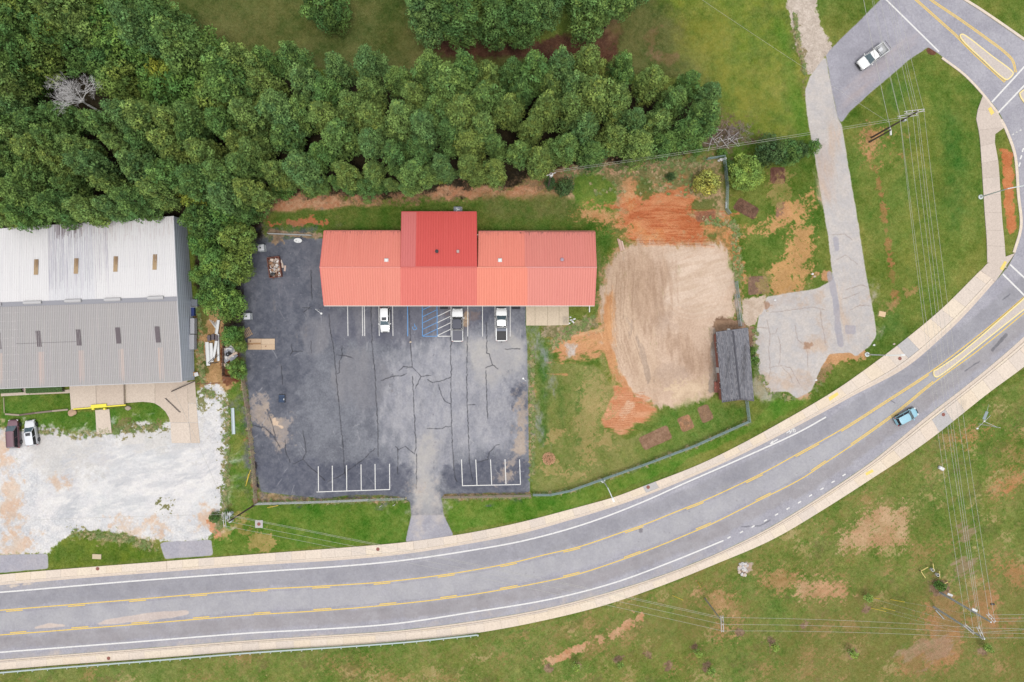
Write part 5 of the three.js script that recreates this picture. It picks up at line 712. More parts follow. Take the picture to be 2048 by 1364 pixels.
for (const [x, y, s, l, m] of [[1101, 366, .75, 'dark shrub under the pole behind the red building', darkLeaf], [1130, 373, 1, 'round dark green shrub beside the pole behind the red building', darkLeaf], [1342, 353, .5, 'small dark shrub on the scrubby bank', darkLeaf], [1505, 702, .55, 'green shrub against the shingled building, upper of two', BROAD[0]], [1507, 722, .7, 'leafy green shrub against the shingled building, lower of two', BROAD[0]], [1883, 1173, .62, 'green shrub on the dead patch near the steel poles', BROAD[1]], [1395, 298, .7, 'green shrub at the end of the pines', BROAD[1]], [1340, 302, .8, 'low green shrub below the last pines, left', BROAD[3]], [1290, 308, .8, 'low green shrub under the front pines', BROAD[3]], [885, 352, .9, 'bright green shrub in the front row of the belt', BROAD[4]], [760, 372, 1, 'dark shrub at the foot of the belt above the red roof', BROAD[3]], [620, 372, 1.2, 'shrub at the foot of the belt near the bank', BROAD[3]], [560, 380, 1.2, 'shrub at the foot of the belt above the left bank', BROAD[1]], [454, 1030, .55, 'weedy shrub at the foot of the transformer pole', BROAD[1]], [427, 1036, .6, 'low weedy shrub on the gravel edge by the transformer pole', BROAD[3]], [1445, 305, .6, 'shrub beside the corner fence', BROAD[1]], [1460, 330, .6, 'low shrub outside the corner fence', BROAD[3]], [1520, 320, .9, 'shrub in front of the dark trees', BROAD[1]]]) tree('shrub', 'shrub', Math.round(x), x, y, s, m, l, 'shrub');
[[1241, 1331, 'near the bottom edge, right of the dark ring'], [1397, 1308, 'below the double crossarm pole'], [1424, 1344, 'cut by mulch at the bottom edge'], [1552, 1296, 'in the bare patch right of the double crossarm pole'], [1978, 1297, 'below the steel pole bases'], [1153, 1334, 'inside the left mulch ring'], [1738, 1196, 'beside the yellow guy guards'], [1708, 1308, 'on the mulch ring left of the reddish soil']].forEach(([x, y, l], i) => tree('sapling', 'sapling', i, x, y, .8 + .1 * (i % 3), freshLeaf, 'young green sapling ' + l, 'sapling'));
// dark clipped hedges under the warehouse eave
function hedge(px0, px1, py, label) { const L = (px1 - px0) * MPP, r = rng(px1 + 50), pos = [], col = []; for (let i = 0; i < 3800; i++) { const x = (r() - .5) * L, side = r(), y = side < .6 ? .8 + (r() - .5) * .12 : r() * .8, z = side < .6 ? (r() - .5) * 1.1 : (r() < .5 ? -.55 : .55), a = r() * 6.28, s = .07 + .06 * r(); pos.push(x + Math.cos(a) * s, y + .05 * r(), z + Math.sin(a) * s, x + Math.cos(a + 2.1) * s, y, z + Math.sin(a + 2.1) * s, x + Math.cos(a + 4.2) * s, y + .09 * (r() - .3), z + Math.sin(a + 4.2) * s); const q = .7 + .6 * r(); for (let k = 0; k < 3; k++) col.push(q, q, q); } const g = new THREE.BufferGeometry(); g.setAttribute('position', new THREE.Float32BufferAttribute(pos, 3)); g.setAttribute('color', new THREE.Float32BufferAttribute(col, 3)); g.computeVertexNormals(); const t = thing('hedge', label, 'hedge', P((px0 + px1) / 2, py, .5).setY(0)); t.rotation.y = .045; mesh('foliage', g, darkLeaf, t); mesh('stems', [...Array(Math.round(L / .5))].map((_, i) => bar(V(-L / 2 + .3 + i * .5, 0, 0), V(-L / 2 + .3 + i * .5, .7, 0), .03, .02, 5)), barkM, t); }
hedge(-30, 44, 779, 'dark clipped hedge under the warehouse eave, left of the gap'); hedge(54, 126, 778, 'dark clipped hedge under the warehouse eave beside the loading dock');
// the bare grey tree, the brush heap, the dead shrub
function bare(seed, H, spread, depth, r0) { const r = rng(seed), gs = []; (function grow(p, d, l, w, k) { const e = p.clone().addScaledVector(d, l); gs.push(bar(p, e, w, w * .65, 5)); if (!k) return; for (let i = 0; i < 3; i++) grow(p.clone().lerp(e, .55 + .45 * r()), d.clone().add(V((r() - .5) * spread, (r() - .35) * spread * .5, (r() - .5) * spread)).normalize(), l * (.62 + .2 * r()), w * .58, k - 1); })(V(0, -.2, 0), V(.05, 1, .03).normalize(), H, r0, depth); return merge(gs); }
{ const t = thing('bare_tree', 'bare grey leafless tree standing in the upper left woods', 'tree', P(150, 196, 12).setY(0)); mesh('trunk', bar(V(0, -.2, 0), V(.1, 8.8, 0), .22, .15, 8), greyBark, t); const b = mesh('branches', merge([bare(71, 2.7, 2.3, 6, .12), bare(72, 2.6, 2.5, 6, .11), bare(73, 2.2, 2.6, 5, .1)]), greyBark, t); b.position.set(.1, 8.4, 0); b.scale.set(1.15, 1, 1); }
{ const r = rng(81), t = thing('brush_heap', 'grey heap of cut branches and sticks at the end of the woods', 'brush heap', P(1444, 274)); for (let i = 0; i < 70; i++) { const a = r() * 3.14, l = 1 + 2.4 * r(), x = (r() - .5) * 5.4, z = (r() - .5) * 3, y = .1 + .7 * r() * Math.exp(-(x * x + z * z) / 5); mesh('branch', bar(V(x - Math.cos(a) * l / 2, y, z - Math.sin(a) * l / 2), V(x + Math.cos(a) * l / 2, y + (r() - .3) * .5, z + Math.sin(a) * l / 2), .03 + .04 * r(), .02, 5), [greyBark, mat(C(150, 128, 116)), mat(C(116, 96, 88))][i % 3], t); } }
{ const t = thing('dead_shrub', 'pale leafless thicket beside the brush heap', 'shrub', P(1478, 262, .8).setY(0)); mesh('branches', [...Array(15)].map((_, i) => bare(90 + i, .75, 2.4, 4, .035).translate((i % 5 - 2) * .85, .1, (Math.floor(i / 5) - 1) * .9 + (i % 2) * .3)), mat(C(182, 168, 166)), t); }
{ const t = thing('dead_shrub', 'dry orange brown shrub standing in the lawn beside the lot', 'shrub', P(1098, 918, .5).setY(0)); mesh('branches', [0, 1, 2, 3].map((i) => bare(96 + i, .5, 2.4, 4, .035).translate((i % 2 - .5) * .5, .05, i < 2 ? -.25 : .25)), mat(C(206, 146, 108)), t); const r = rng(14), pos = []; for (let i = 0; i < 620; i++) { const x = (r() - .5) * 2.2, z = (r() - .5) * 2.2; if (x * x + z * z > 1.2) continue; const y = .2 + .7 * r() * Math.max(.1, 1 - x * x - z * z), a = r() * 6, s = .15; pos.push(x, y, z, x + Math.cos(a) * s, y + .03, z + Math.sin(a) * s, x + Math.cos(a + 1.2) * s, y - .02, z + Math.sin(a + 1.2) * s); } const g = new THREE.BufferGeometry(); g.setAttribute('position', new THREE.Float32BufferAttribute(pos, 3)); g.computeVertexNormals(); mesh('dead_leaves', g, new THREE.MeshStandardMaterial({ color: C(222, 170, 132), side: THREE.DoubleSide }), t); }
// weeds and tall grass tufts: nobody could count them
{
  const r = rng(501), pos = []; for (let i = 0; i < 26; i++) { const a = r() * 6.28, l = .1 + .16 * r(), w = .02 + .02 * r(), x = (r() - .5) * .2, z = (r() - .5) * .2, dx = Math.cos(a), dz = Math.sin(a); pos.push(x - dz * w, 0, z + dx * w, x + dz * w, 0, z - dx * w, x + dx * l * 1.1, l * .7, z + dz * l * 1.1); }
  const g = new THREE.BufferGeometry(); g.setAttribute('position', new THREE.Float32BufferAttribute(pos, 3)); g.computeVertexNormals();
  const spots = [], put = (n, f) => { for (let i = 0; i < n * .45; i++) spots.push(f()); }, alongL = (s, w) => { const l = pts(s), seg = []; let tot = 0; for (let i = 1; i < l.length; i++) { const d = Math.hypot(l[i][0] - l[i - 1][0], l[i][1] - l[i - 1][1]); seg.push(d); tot += d; } return () => { let q = r() * tot, i = 0; while (q > seg[i] && i < seg.length - 1) q -= seg[i++]; const t = q / seg[i]; return [l[i][0] + (l[i + 1][0] - l[i][0]) * t + (r() - .5) * w, l[i][1] + (l[i + 1][1] - l[i][1]) * t + (r() - .5) * w]; }; };
  put(500, alongL('487,765 500,860 508,960 511,1004 640,1003 815,1000', 8)); put(260, alongL('886,996 1062,992', 6)); put(500, alongL('1066,990 1141,982 1207,958 1286,931 1395,890 1500,843', 7)); put(420, alongL('410,785 452,800 452,960 446,1030 430,1060', 14)); put(300, alongL('150,1066 200,1072 260,1078 310,1098', 14)); put(260, alongL('60,856 160,872 235,862 330,852', 12)); put(500, alongL('1120,345 1250,330 1420,322', 20)); put(200, () => [1180 + 240 * r(), 335 + 55 * r()]); put(260, alongL('1064,700 1066,800 1062,960', 8)); put(220, alongL('1510,660 1512,740 1545,788 1590,800', 10)); put(300, alongL('1410,440 1470,450 1478,560', 16)); put(180, alongL('1588,30 1600,100 1612,150', 6)); put(300, alongL('392,600 400,700 404,770', 14)); put(260, alongL('1180,640 1140,665 1100,690', 18));
  for (const [name, m, k] of [['weeds', leafMat(.15, .2, .07), 0], ['dry_grass', leafMat(.3, .255, .14), 1]]) { const sel = spots.filter((_, i) => i % 3 ? !k : k), im = new THREE.InstancedMesh(g, m, sel.length), o = new THREE.Object3D(); const cg = new Float32Array(pos.length).fill(1); g.setAttribute('color', new THREE.BufferAttribute(cg, 3)); sel.forEach(([x, y], i) => { o.position.copy(P(x, y)); o.rotation.y = r() * 6; o.scale.setScalar(.8 + 1.1 * r()); o.updateMatrix(); im.setMatrixAt(i, o.matrix); }); im.name = name; im.userData = { kind: 'stuff', label: k ? 'dry straw tufts along fences and bare soil' : 'green weeds along fences, gravel edges and bare soil', category: 'weeds' }; im.castShadow = true; scene.add(im); }
}
// ---------------------------------------------------------------- vehicles (x forward)
function loft(st, yb) { // stations [x, half width, top height, (bottom)]
  const prof = (w, t, b) => [[-w * .84, b], [-w, b + .17], [-w, t - .2], [-w * .965, t - .07], [-w * .86, t - .012], [-w * .45, t + .015], [0, t + .022], [w * .45, t + .015], [w * .86, t - .012], [w * .965, t - .07], [w, t - .2], [w, b + .17], [w * .84, b]];
  const rings = st.map(([x, w, t, b = yb]) => prof(w, t, b).map(([z, y]) => [x, y, z])), n = rings[0].length, pos = [], uv = [], idx = []; rings.forEach((rg) => rg.forEach((p) => { pos.push(...p); uv.push(p[0], p[2]); }));
  for (let i = 0; i < rings.length - 1; i++) for (let j = 0; j < n - 1; j++) { const a = i * n + j, b = a + n; idx.push(a, a + 1, b, b, a + 1, b + 1); }
  for (const [k, f] of [[0, 1], [rings.length - 1, 0]]) for (let j = 1; j < n - 1; j++) { const o = k * n; f ? idx.push(o, o + j + 1, o + j) : idx.push(o, o + j, o + j + 1); }
  return geoFrom(pos, uv, idx);
}
const paint = (c, o = {}) => new THREE.MeshPhysicalMaterial({ color: c, roughness: .4, clearcoat: .8, clearcoatRoughness: .08, ...o });
const headM = mat(C(236, 236, 236), { roughness: .15 }), tailM = mat(C(180, 30, 34), { roughness: .25 });
const glassM = new THREE.MeshPhysicalMaterial({ color: new THREE.Color(.05, .075, .09), roughness: .06, specularIntensity: 1 }), darkGlass = new THREE.MeshPhysicalMaterial({ color: new THREE.Color(.012, .013, .016), roughness: .12 });
const q4 = (a, b, c, d) => { const g = geoFrom([...a, ...b, ...c, ...d], [0, 0, 1, 0, 1, 1, 0, 1], [0, 1, 2, 0, 2, 3]); return g; };
function vehicle(name, label, cat, pos, head, o) {
  const t = thing(name, label, cat, pos.clone().setY(o.y ?? .02), Math.atan2(-head[1], head[0])), m = o.body, w = o.W / 2, L = o.L / 2;
  const body = mesh('body', loft(o.st, .24), m, t);
  // cabin: lower ring at the belt, upper ring at the roof
  const { belt, roof, xr, xr2, xf2, xf, wb = w * .93, wr = w * .72, wf = wr } = o, B = (x, s, y = belt, ww = wb) => [x, y, s * ww], R = (x, s) => [x, roof - .03, s * (x === xf2 ? wf : wr)];
  mesh('windshield', q4(B(xf, -1), B(xf, 1), R(xf2, 1), R(xf2, -1)), o.glass || glassM, t); mesh('rear_window', q4(B(xr, 1), B(xr, -1), R(xr2, -1), R(xr2, 1)), o.glass || darkGlass, t);
  for (const s of [-1, 1]) { const xm = (xf + xr) / 2 + .1, xu = (xf2 + xr2) / 2 + .1; mesh('side_window', [q4(B(xr, s), B(xm, s), R(xu, s).map((v, i) => i === 2 ? s * wr : v), R(xr2, s)), q4(B(xm, s), B(xf, s), R(xf2, s), R(xu, s).map((v, i) => i === 2 ? s * wr : v))], darkGlass, t);
    for (const [a, b] of [[B(xf, s), R(xf2, s)], [B(xr, s), R(xr2, s)], [B(xm, s), [xu, roof - .03, s * wr]]]) mesh('pillar', bar(V(...a), V(...b), .045, .04, 6), m, t);
    const mr = mesh('mirror', rbox(.16, .14, .24, xf - .22, belt + .06, s * (w + .13), .05), o.mirror || m, t); }
  // roof skin, crowned
  { const pos2 = [], uv = [], idx = [], nx = 8, nz = 6; for (let i = 0; i <= nx; i++) for (let j = 0; j <= nz; j++) { const u = i / nx, v = j / nz * 2 - 1, ww = (wr + (wf - wr) * u) + .03, x = xr2 - .04 + (xf2 - xr2 + .08) * u; pos2.push(x + (u === 0 ? .06 * v * v : u === 1 ? -.1 * v * v : 0), roof + .035 - .06 * v * v - .05 * (u * 2 - 1) ** 4, v * ww); uv.push(u, v); } for (let i = 0; i < nx; i++) for (let j = 0; j < nz; j++) { const a = i * (nz + 1) + j; idx.push(a, a + 1, a + nz + 1, a + nz + 1, a + 1, a + nz + 2); } mesh('roof', geoFrom(pos2, uv, idx), o.roofM || m, t); }
  if (o.sunroof) mesh('sunroof', rbox(.52, .02, wr * 1.25, o.sunroof, roof + .045, 0, .01), darkGlass, t);
  if (o.rails) for (const s of [-1, 1]) mesh('roof_rail', bar(V(xr2 + .2, roof + .06, s * wr * .92), V(xf2 - .3, roof + .06, s * wr * .92), .022, .022, 6), M.black, t);
  const wr2 = o.wheel || .34; for (const x of [o.ax[0], o.ax[1]]) for (const s of [-1, 1]) { const g = new THREE.CylinderGeometry(wr2, wr2, .24, 20).rotateX(Math.PI / 2).translate(x, wr2, s * (w - .1)), wl = mesh('wheel', g, M.tyre, t); mesh('rim', [new THREE.CylinderGeometry(wr2 * .62, wr2 * .62, .26, 16).rotateX(Math.PI / 2).translate(x, wr2, s * (w - .1)), ...[0, 1, 2, 3, 4].map((i) => box(wr2 * 1.1, .05, .27, x, wr2, s * (w - .1), 0, 0, i * 1.2566))], M.rim, wl); }
  for (const s of [-1, 1]) { mesh('headlight', rbox(.3, .16, .34, L - .16, o.hl || .68, s * w * .68, .05), headM, t); mesh('taillight', rbox(.12, .26, .26, -L + .06, o.tl || .8, s * w * .82, .04), tailM, t); }
  mesh('bumper', [rbox(.16, .24, o.W * .86, L - .03, .42, 0, .07), rbox(.16, .24, o.W * .86, -L + .03, .46, 0, .07)], o.bumper || m, t); mesh('grille', rbox(.06, .2, o.W * .46, L + .0, .68, 0, .02), M.black, t);
  mesh('wiper', [bar(V(xf + .02, belt + .03, -.5), V((xf + xf2) / 2 + .1, (belt + roof) / 2 + .02, -.1), .012, .012, 5), bar(V(xf + .02, belt + .03, .15), V((xf + xf2) / 2 + .1, (belt + roof) / 2 + .02, .5), .012, .012, 5)], M.black, t);
  return t;
}
const whiteP = paint(C(250, 250, 250)), white2 = paint(C(232, 234, 240)), maroon = paint(C(112, 62, 78)), sky = paint(C(150, 206, 226)), blackP = paint(C(70, 72, 86), { roughness: .35 });
const carSt = (L, w, hood, deck, roofBase) => { const h = L / 2; return [[-h, w * .74, deck - .28, .36], [-h + .12, w * .88, deck - .06, .28], [-h + .5, w * .97, deck], [-h * .45, w, roofBase], [h * .25, w, roofBase], [h * .42, w * .985, hood + .07], [h * .72, w * .95, hood], [h - .3, w * .88, hood - .09], [h - .1, w * .76, hood - .18, .3], [h, w * .6, hood - .3, .36]]; };
vehicle('sedan', 'white car with sunroof parked nose out beside the blue bay', 'car', P(769.5, 639, .8), [.02, 1], { body: whiteP, L: 4.35, W: 1.76, st: carSt(4.35, .88, .86, .98, .95), belt: .93, roof: 1.46, xr: -2.08, xr2: -1.9, xf2: .28, xf: .98, ax: [-1.3, 1.32], sunroof: -.1 });
vehicle('suv', 'white car with sunroof nosed to the grass on the gravel lot', 'car', P(62, 866, .8), [-7, -47], { body: white2, L: 4.45, W: 1.82, st: carSt(4.45, .91, .96, 1.1, 1.04), belt: 1.02, roof: 1.62, xr: -2.16, xr2: -2.02, xf2: .25, xf: 1.02, ax: [-1.32, 1.36], sunroof: -.15, wheel: .36 });
vehicle('minivan', 'maroon minivan at the left edge of the gravel lot', 'car', P(26, 868, .9), [-2.5, -50], { body: maroon, L: 4.95, W: 1.92, st: carSt(4.95, .96, 1, 1.16, 1.06), belt: 1.04, roof: 1.74, xr: -2.4, xr2: -2.15, xf2: .55, xf: 1.45, ax: [-1.5, 1.5], rails: 1, wheel: .35, glass: glassM });
vehicle('hatchback', 'light blue hatchback driving on the curved road', 'car', P(1813, 833, .7), [38, -20], { body: sky, L: 4.15, W: 1.72, st: carSt(4.15, .86, .88, 1.0, .97), belt: .95, roof: 1.52, xr: -1.98, xr2: -1.72, xf2: .25, xf: 1.0, ax: [-1.22, 1.28] });
const truckSt = (L, w, cabX) => { const h = L / 2; return [[cabX, w, 1.12], [cabX + .4, w, 1.12], [h * .3, w, 1.14], [h * .46, w * .99, 1.14], [h * .75, w * .97, 1.1], [h - .35, w * .93, 1.02], [h - .1, w * .84, .9, .3], [h, w * .7, .76, .36]]; };
function pickup(name, label, pos, head, o) {
  const L = 5.75, W = 2, w = 1, cabX = -L / 2 + (o.bed || 2.0), t = vehicle(name, label, 'pickup truck', pos, head, { body: whiteP, L, W, st: truckSt(L, w, cabX), belt: 1.12, roof: 1.86, xr: cabX + .08, xr2: cabX + .3, xf2: o.xf2 ?? .55, xf: o.xf ?? 1.3, wb: .93, wr: .74, ax: [-1.75, 1.8], wheel: .4, hl: .86, tl: .95, roofM: o.roofM, mirror: o.mirror, glass: o.glass, bumper: o.bumper });
  const x0 = -L / 2 + .08, x1 = cabX - .02, xm = (x0 + x1) / 2, l = x1 - x0;
  mesh('bed_floor', [box(l, .06, W - .2, xm, .66, 0), ...[...Array(9)].map((_, i) => box(l - .1, .02, .06, xm, .7, -.72 + i * .18))], o.liner || M.black, t);
  for (const s of [-1, 1]) mesh('bed_side', [rbox(l, .8, .1, xm, .72, s * (w - .05), .04), rbox(l, .06, .17, xm, 1.12, s * (w - .09), .03)], whiteP, t);
  mesh('tailgate', rbox(.09, .62, W - .1, x0 + .03, .84, 0, .03), whiteP, t); mesh('bed_front', box(.06, .5, W - .2, x1 - .02, .9, 0), o.liner || M.black, t);
  return { t, x0, x1, xm, l, W };
}
{ const p = pickup('pickup_truck', 'white pickup with black cab roof and dark folding bed cover', P(915, 650, .9), [0, -1], { roofM: mat(C(78, 80, 94), { roughness: .7 }), bed: 1.95, xf2: .95, xf: 1.42, glass: darkGlass }); for (let i = 0; i < 4; i++) mesh('bed_cover_panel', rbox(p.l / 4 - .02, .05, p.W - .22, p.x0 + .1 + (i + .5) * (p.l - .1) / 4, 1.16, 0, .015), mat(C(92, 92, 106), { roughness: .6 }), p.t); }
{ const p = pickup('pickup_truck', 'white pickup with open black bed parked nose to the building', P(1003, 649, .9), [0, -1], { bed: 2.3, mirror: M.black, xf2: .8, xf: 1.55 }); mesh('tool_box', rbox(.5, .4, p.W - .3, p.x1 - .32, 1, 0, .04), mat(C(110, 116, 132), { roughness: .5 }), p.t); mesh('tow_hitch', box(.3, .08, .1, p.x0 - .2, .45, 0), M.black, p.t); }
{ const p = pickup('pickup_truck', 'white work pickup with bed rack turning in the side road', P(1746, 112, .9), [-54, 40], { bed: 2.25, liner: mat(C(206, 208, 212)), bumper: M.black, xf2: .7, xf: 1.42 }); for (const s of [-1, 1]) { mesh('bed_rack', [bar(V(p.x0 + .1, 1.15, s * .9), V(p.x0 + .1, 1.75, s * .9), .03, .03, 6), bar(V(p.x1 - .1, 1.15, s * .9), V(p.x1 - .1, 1.75, s * .9), .03, .03, 6), bar(V(p.x0 + .1, 1.75, s * .9), V(p.x1 - .1, 1.75, s * .9), .03, .03, 6)], M.steel, p.t); } mesh('bed_rack', [bar(V(p.x0 + .1, 1.75, -.9), V(p.x0 + .1, 1.75, .9), .03, .03, 6), bar(V(p.x1 - .1, 1.75, -.9), V(p.x1 - .1, 1.75, .9), .03, .03, 6)], M.black, p.t); mesh('tool_box', rbox(.9, .45, .6, p.xm + .2, .95, .1, .04), mat(C(226, 228, 232)), p.t); mesh('headache_bar', [bar(V(p.x1, 1.5, -.8), V(p.x1, 1.5, .8), .03, .03, 6), bar(V(p.x1, 1.1, -.8), V(p.x1, 1.5, -.8), .03, .03, 6), bar(V(p.x1, 1.1, .8), V(p.x1, 1.5, .8), .03, .03, 6)], M.black, p.t); }
// ---------------------------------------------------------------- utility poles, wires, lamps
const porcelainIns = mat(C(226, 226, 220), { roughness: .3 });
function wire(a, b, label, group, sag = .5, r = .021) { const c = new THREE.QuadraticBezierCurve3(a, a.clone().add(b).multiplyScalar(.5).add(V(0, -sag * 2, 0)), b), m = mesh('overhead_wire', new THREE.TubeGeometry(c, 14, r, 4), M.wire); return tag(m, label, 'power line', group); }
function pole(px, py, h, label, m = M.poleWood, r0 = .17) { const p = P(px, py), t = thing('utility_pole', label, 'utility pole', p); mesh('shaft', new THREE.CylinderGeometry(r0 * .62, r0, h + .3, 12).translate(0, h / 2 - .15, 0), m, t); return t; }
const local = (t, v) => v.clone().sub(t.position);
function arms(t, list, y, m) { // photo points of insulators at height y, on one crossarm (pair of beams)
  const w = list.map(([x, z]) => local(t, P(x, z, y))), a = w[0], b = w[w.length - 1], d = b.clone().sub(a).normalize(), n = V(-d.z, 0, d.x); const e = [a.clone().addScaledVector(d, -.25), b.clone().addScaledVector(d, .25)];
  for (const s of [-1, 1]) { const q = e.map((v) => v.clone().addScaledVector(n, s * .17).add(V(0, -.18, 0))), len = q[0].distanceTo(q[1]), c = q[0].clone().add(q[1]).multiplyScalar(.5); mesh('crossarm', rbox(len, .12, .1, 0, 0, 0, .02, Math.atan2(-d.z, d.x)).translate(c.x, c.y, c.z), m, t); }
  w.forEach((v) => mesh('insulator', [cyl(.05, .05, .1, v.x, v.y - .14, v.z, 8), cyl(.11, .07, .1, v.x, v.y - .06, v.z, 10)], porcelainIns, t));
}
const palewood = mat(C(206, 202, 200));
const pA = pole(1743, 275, 13.6, 'tall dark utility pole with two crossarms on the grass triangle'); arms(pA, [[1813, 224], [1825, 222], [1836, 221], [1847.7, 219.8]], 12.9, palewood); arms(pA, [[1799.5, 233.5], [1833.6, 228]], 11, palewood);
mesh('brace', [bar(local(pA, P(1813, 224, 12.9)), V(0, 12, 0), .03, .03, 5), bar(local(pA, P(1847, 220, 12.9)), V(0, 12, 0), .03, .03, 5), bar(local(pA, P(1799, 233, 11)), V(0, 10.3, 0), .03, .03, 5)], M.galv, pA); mesh('service_box', rbox(.4, .7, .3, .25, 9.6, .1, .05), M.galv, pA);
const pA2 = pole(1738.6, 284, 6.9, 'shorter dark pole beside the tall pole on the grass triangle'); mesh('splice_case', [rbox(.3, .3, 1, .1, 6.6, .3, .1), cyl(.09, .09, .5, -.05, 6.3, -.3)], M.porcelain, pA2);
const pB = pole(509, 1010, 10.9, 'utility pole with transformers above the corner of the gravel lot'); arms(pB, [[447, 1027.5], [446, 1041], [448.7, 1051.5]], 10.7, palewood); arms(pB, [[456, 1027], [456, 1040]], 10.0, palewood);
for (const [x, y] of [[461.6, 1027], [462, 1041], [455, 1034]]) { const v = local(pB, P(x, y, 9.4)); mesh('transformer', [cyl(.27, .27, .95, v.x, v.y - .5, v.z, 18), cyl(.29, .2, .1, v.x, v.y + .45, v.z, 18), cyl(.05, .04, .22, v.x + .1, v.y + .5, v.z, 8)], mat(C(206, 216, 220), { roughness: .4 }), pB); }
mesh('fuse_cutout', [bar(local(pB, P(450, 1025, 10.7)), local(pB, P(452, 1055, 10.7)), .03, .03, 5)], M.galv, pB);
const pD = pole(1410, 1197, 10.6, 'utility pole with white double crossarm in the south field', mat(C(170, 166, 150)), .14); arms(pD, [[1444.6, 1235], [1445.5, 1249], [1445.7, 1262]], 10.3, palewood);
const pE = pole(1096, 375, 10, 'utility pole with white transformer behind the red building'); { const v = local(pE, P(1102.5, 350, 9)); mesh('transformer', [cyl(.28, .28, .9, v.x, v.y - .5, v.z, 18), cyl(.3, .2, .1, v.x, v.y + .4, v.z, 18)], M.porcelain, pE); mesh('crossarm', rbox(1.6, .1, .1, 0, 9.6, 0, .02, .3), palewood, pE); mesh('insulator', [cyl(.09, .06, .14, -.6, 9.64, .2, 8), cyl(.09, .06, .14, .6, 9.64, -.2, 8)], porcelainIns, pE); }
const greyPole = mat(C(214, 218, 222), { roughness: .5, metalness: .2 });
const pC1 = pole(1880, 1184.5, 12.8, 'grey steel pole with two lamp heads in the south field', greyPole, .2), pC2 = pole(1867.5, 1214, 12.9, 'grey steel corner pole carrying the wires in the south field', greyPole, .2);
arms(pC1, [[1978, 1230], [1983, 1237], [1990, 1243]], 12.4, palewood); arms(pC2, [[1958, 1256], [1962, 1266], [1967, 1276]], 12.5, palewood); arms(pC2, [[1932, 1252], [1948, 1266]], 10.6, palewood);
for (const [x, y, h] of [[1900, 1189.5, 3.2], [1949, 1220, 8.2]]) { const v = local(pC1, P(x, y, h)); mesh('lamp_head', rbox(.95, .22, .42, v.x, v.y, v.z, .1, -.4), M.porcelain, pC1); mesh('lamp_arm', bar(V(0, h, 0), v, .04, .035, 6), greyPole, pC1); }
// wires
const gN = 'wires running up and down past the tall pole', lN = 'pale overhead wire crossing the grass triangle and the road bend';
for (const [x0, a, b, h, c, d] of [[1747, 1799.5, 233, 11, 1932, 1252], [1751.5, 1800, 232, 11, 1948, 1266], [1764, 1813, 224, 12.9, 1958, 1256], [1781, 1825, 222, 12.9, 1962, 1266], [1785, 1833.6, 228, 11, 1967, 1276], [1791, 1836, 221, 12.9, 1978, 1230], [1799, 1847.7, 219.8, 12.9, 1990, 1243]]) {
  wire(P(x0 - 26, -110, h), P(a, b, h), 'pale overhead wire running from the tall pole off the top edge', 'wires from the tall pole to the top edge', .3); wire(P(a, b, h), P(c, d, 12.4), lN, gN, .8);
}
wire(P(1708, -110, 7), P(1782, 262, 6.7), 'thick pale cable from the short pole off the top edge', undefined, .4, .035);
wire(P(1403 - 60, -42, 7), P(1780, 246, 6.8), 'thin wire running from the short pole over the upper right field', undefined, .3, .015);
for (const [a, b] of [[1106, 341], [1110, 344]]) wire(P(a, b, 9.7), P(1797, a === 1106 ? 236 : 240, 10.4), 'wire from the pole behind the red building to the tall pole', 'wires along the back of the yard', .9, .018);
for (const [a, b, c, d] of [[447, 1027.5, 1444.6, 1235], [448, 1030, 1444.8, 1238], [446, 1041, 1445.5, 1249], [448.7, 1051.5, 1445.7, 1262]]) wire(P(a, b, 10.8), P(c, d, 10.4), 'wire slanting across the road from the transformer pole to the field', 'wires slanting across the road', .9, .018);
for (const [a, b, c, d] of [[1444.6, 1235, 1958, 1256], [1445.5, 1249, 1962, 1266], [1445.7, 1262, 1967, 1276]]) wire(P(a, b, 10.4), P(c, d, 12.5), 'wire over the south field between the crossarm pole and steel poles', 'wires over the south field', .8, .018);
for (const [a, b, y] of [[1978, 1230, 1229], [1983, 1237, 1237], [1990, 1243, 1243], [1948, 1266, 1253], [1958, 1256, 1263], [1962, 1266, 1271], [1967, 1276, 1278]]) wire(P(a, b, 12.4), P(2190, y, 12.4), 'wire running level from the steel poles off the right edge', 'wires to the right edge', .2, .02);
wire(P(-120, 1048, 10.8), P(447, 1029, 10.8), 'dark wire over the gravel lot to the transformer pole', undefined, .7, .018); wire(P(347, 782, 4.4), P(452, 1020, 9.6), 'service wire from the warehouse corner to the transformer pole', undefined, .4, .022);
// yellow guy guards
const guard = mat(C(236, 206, 70)); for (const [a, b, c, d, l] of [[1345, 1191, 1366, 1200, 'beside the road right of the south pavement'], [1396, 1164, 1401, 1174, 'short and steep near the white rocks'], [1730, 1193, 1760, 1198, 'upper left of the four in the field'], [1781, 1199, 1809, 1204, 'upper right of the four in the field'], [1742, 1216, 1772, 1223, 'lower left of the four in the field'], [1762, 1215, 1790, 1221.5, 'lower right of the four in the field'], [493, 965, 497, 948, 'left of the lot fence, upper'], [491.5, 972, 501, 940, 'left of the lot fence, lower'], [535, 1015, 556, 1011, 'along the bottom fence near the corner']]) { const m = mesh('guy_guard', bar(P(a, b, .05), P(c, d, 2.2), .06, .06, 8), guard); tag(m, 'yellow guy wire guard ' + l, 'guy guard'); }
for (const [a, b, c, d, h] of [[1742, 1216, 1967, 1278, 11.5], [1762, 1215, 1962, 1268, 11.5], [1730, 1193, 1958, 1258, 10], [1781, 1199, 1978, 1236, 10.8]]) wire(P(a, b, .1), P(c, d, h), 'guy wire rising from a yellow guard to the steel poles', 'guy wires of the steel poles', 0, .013);
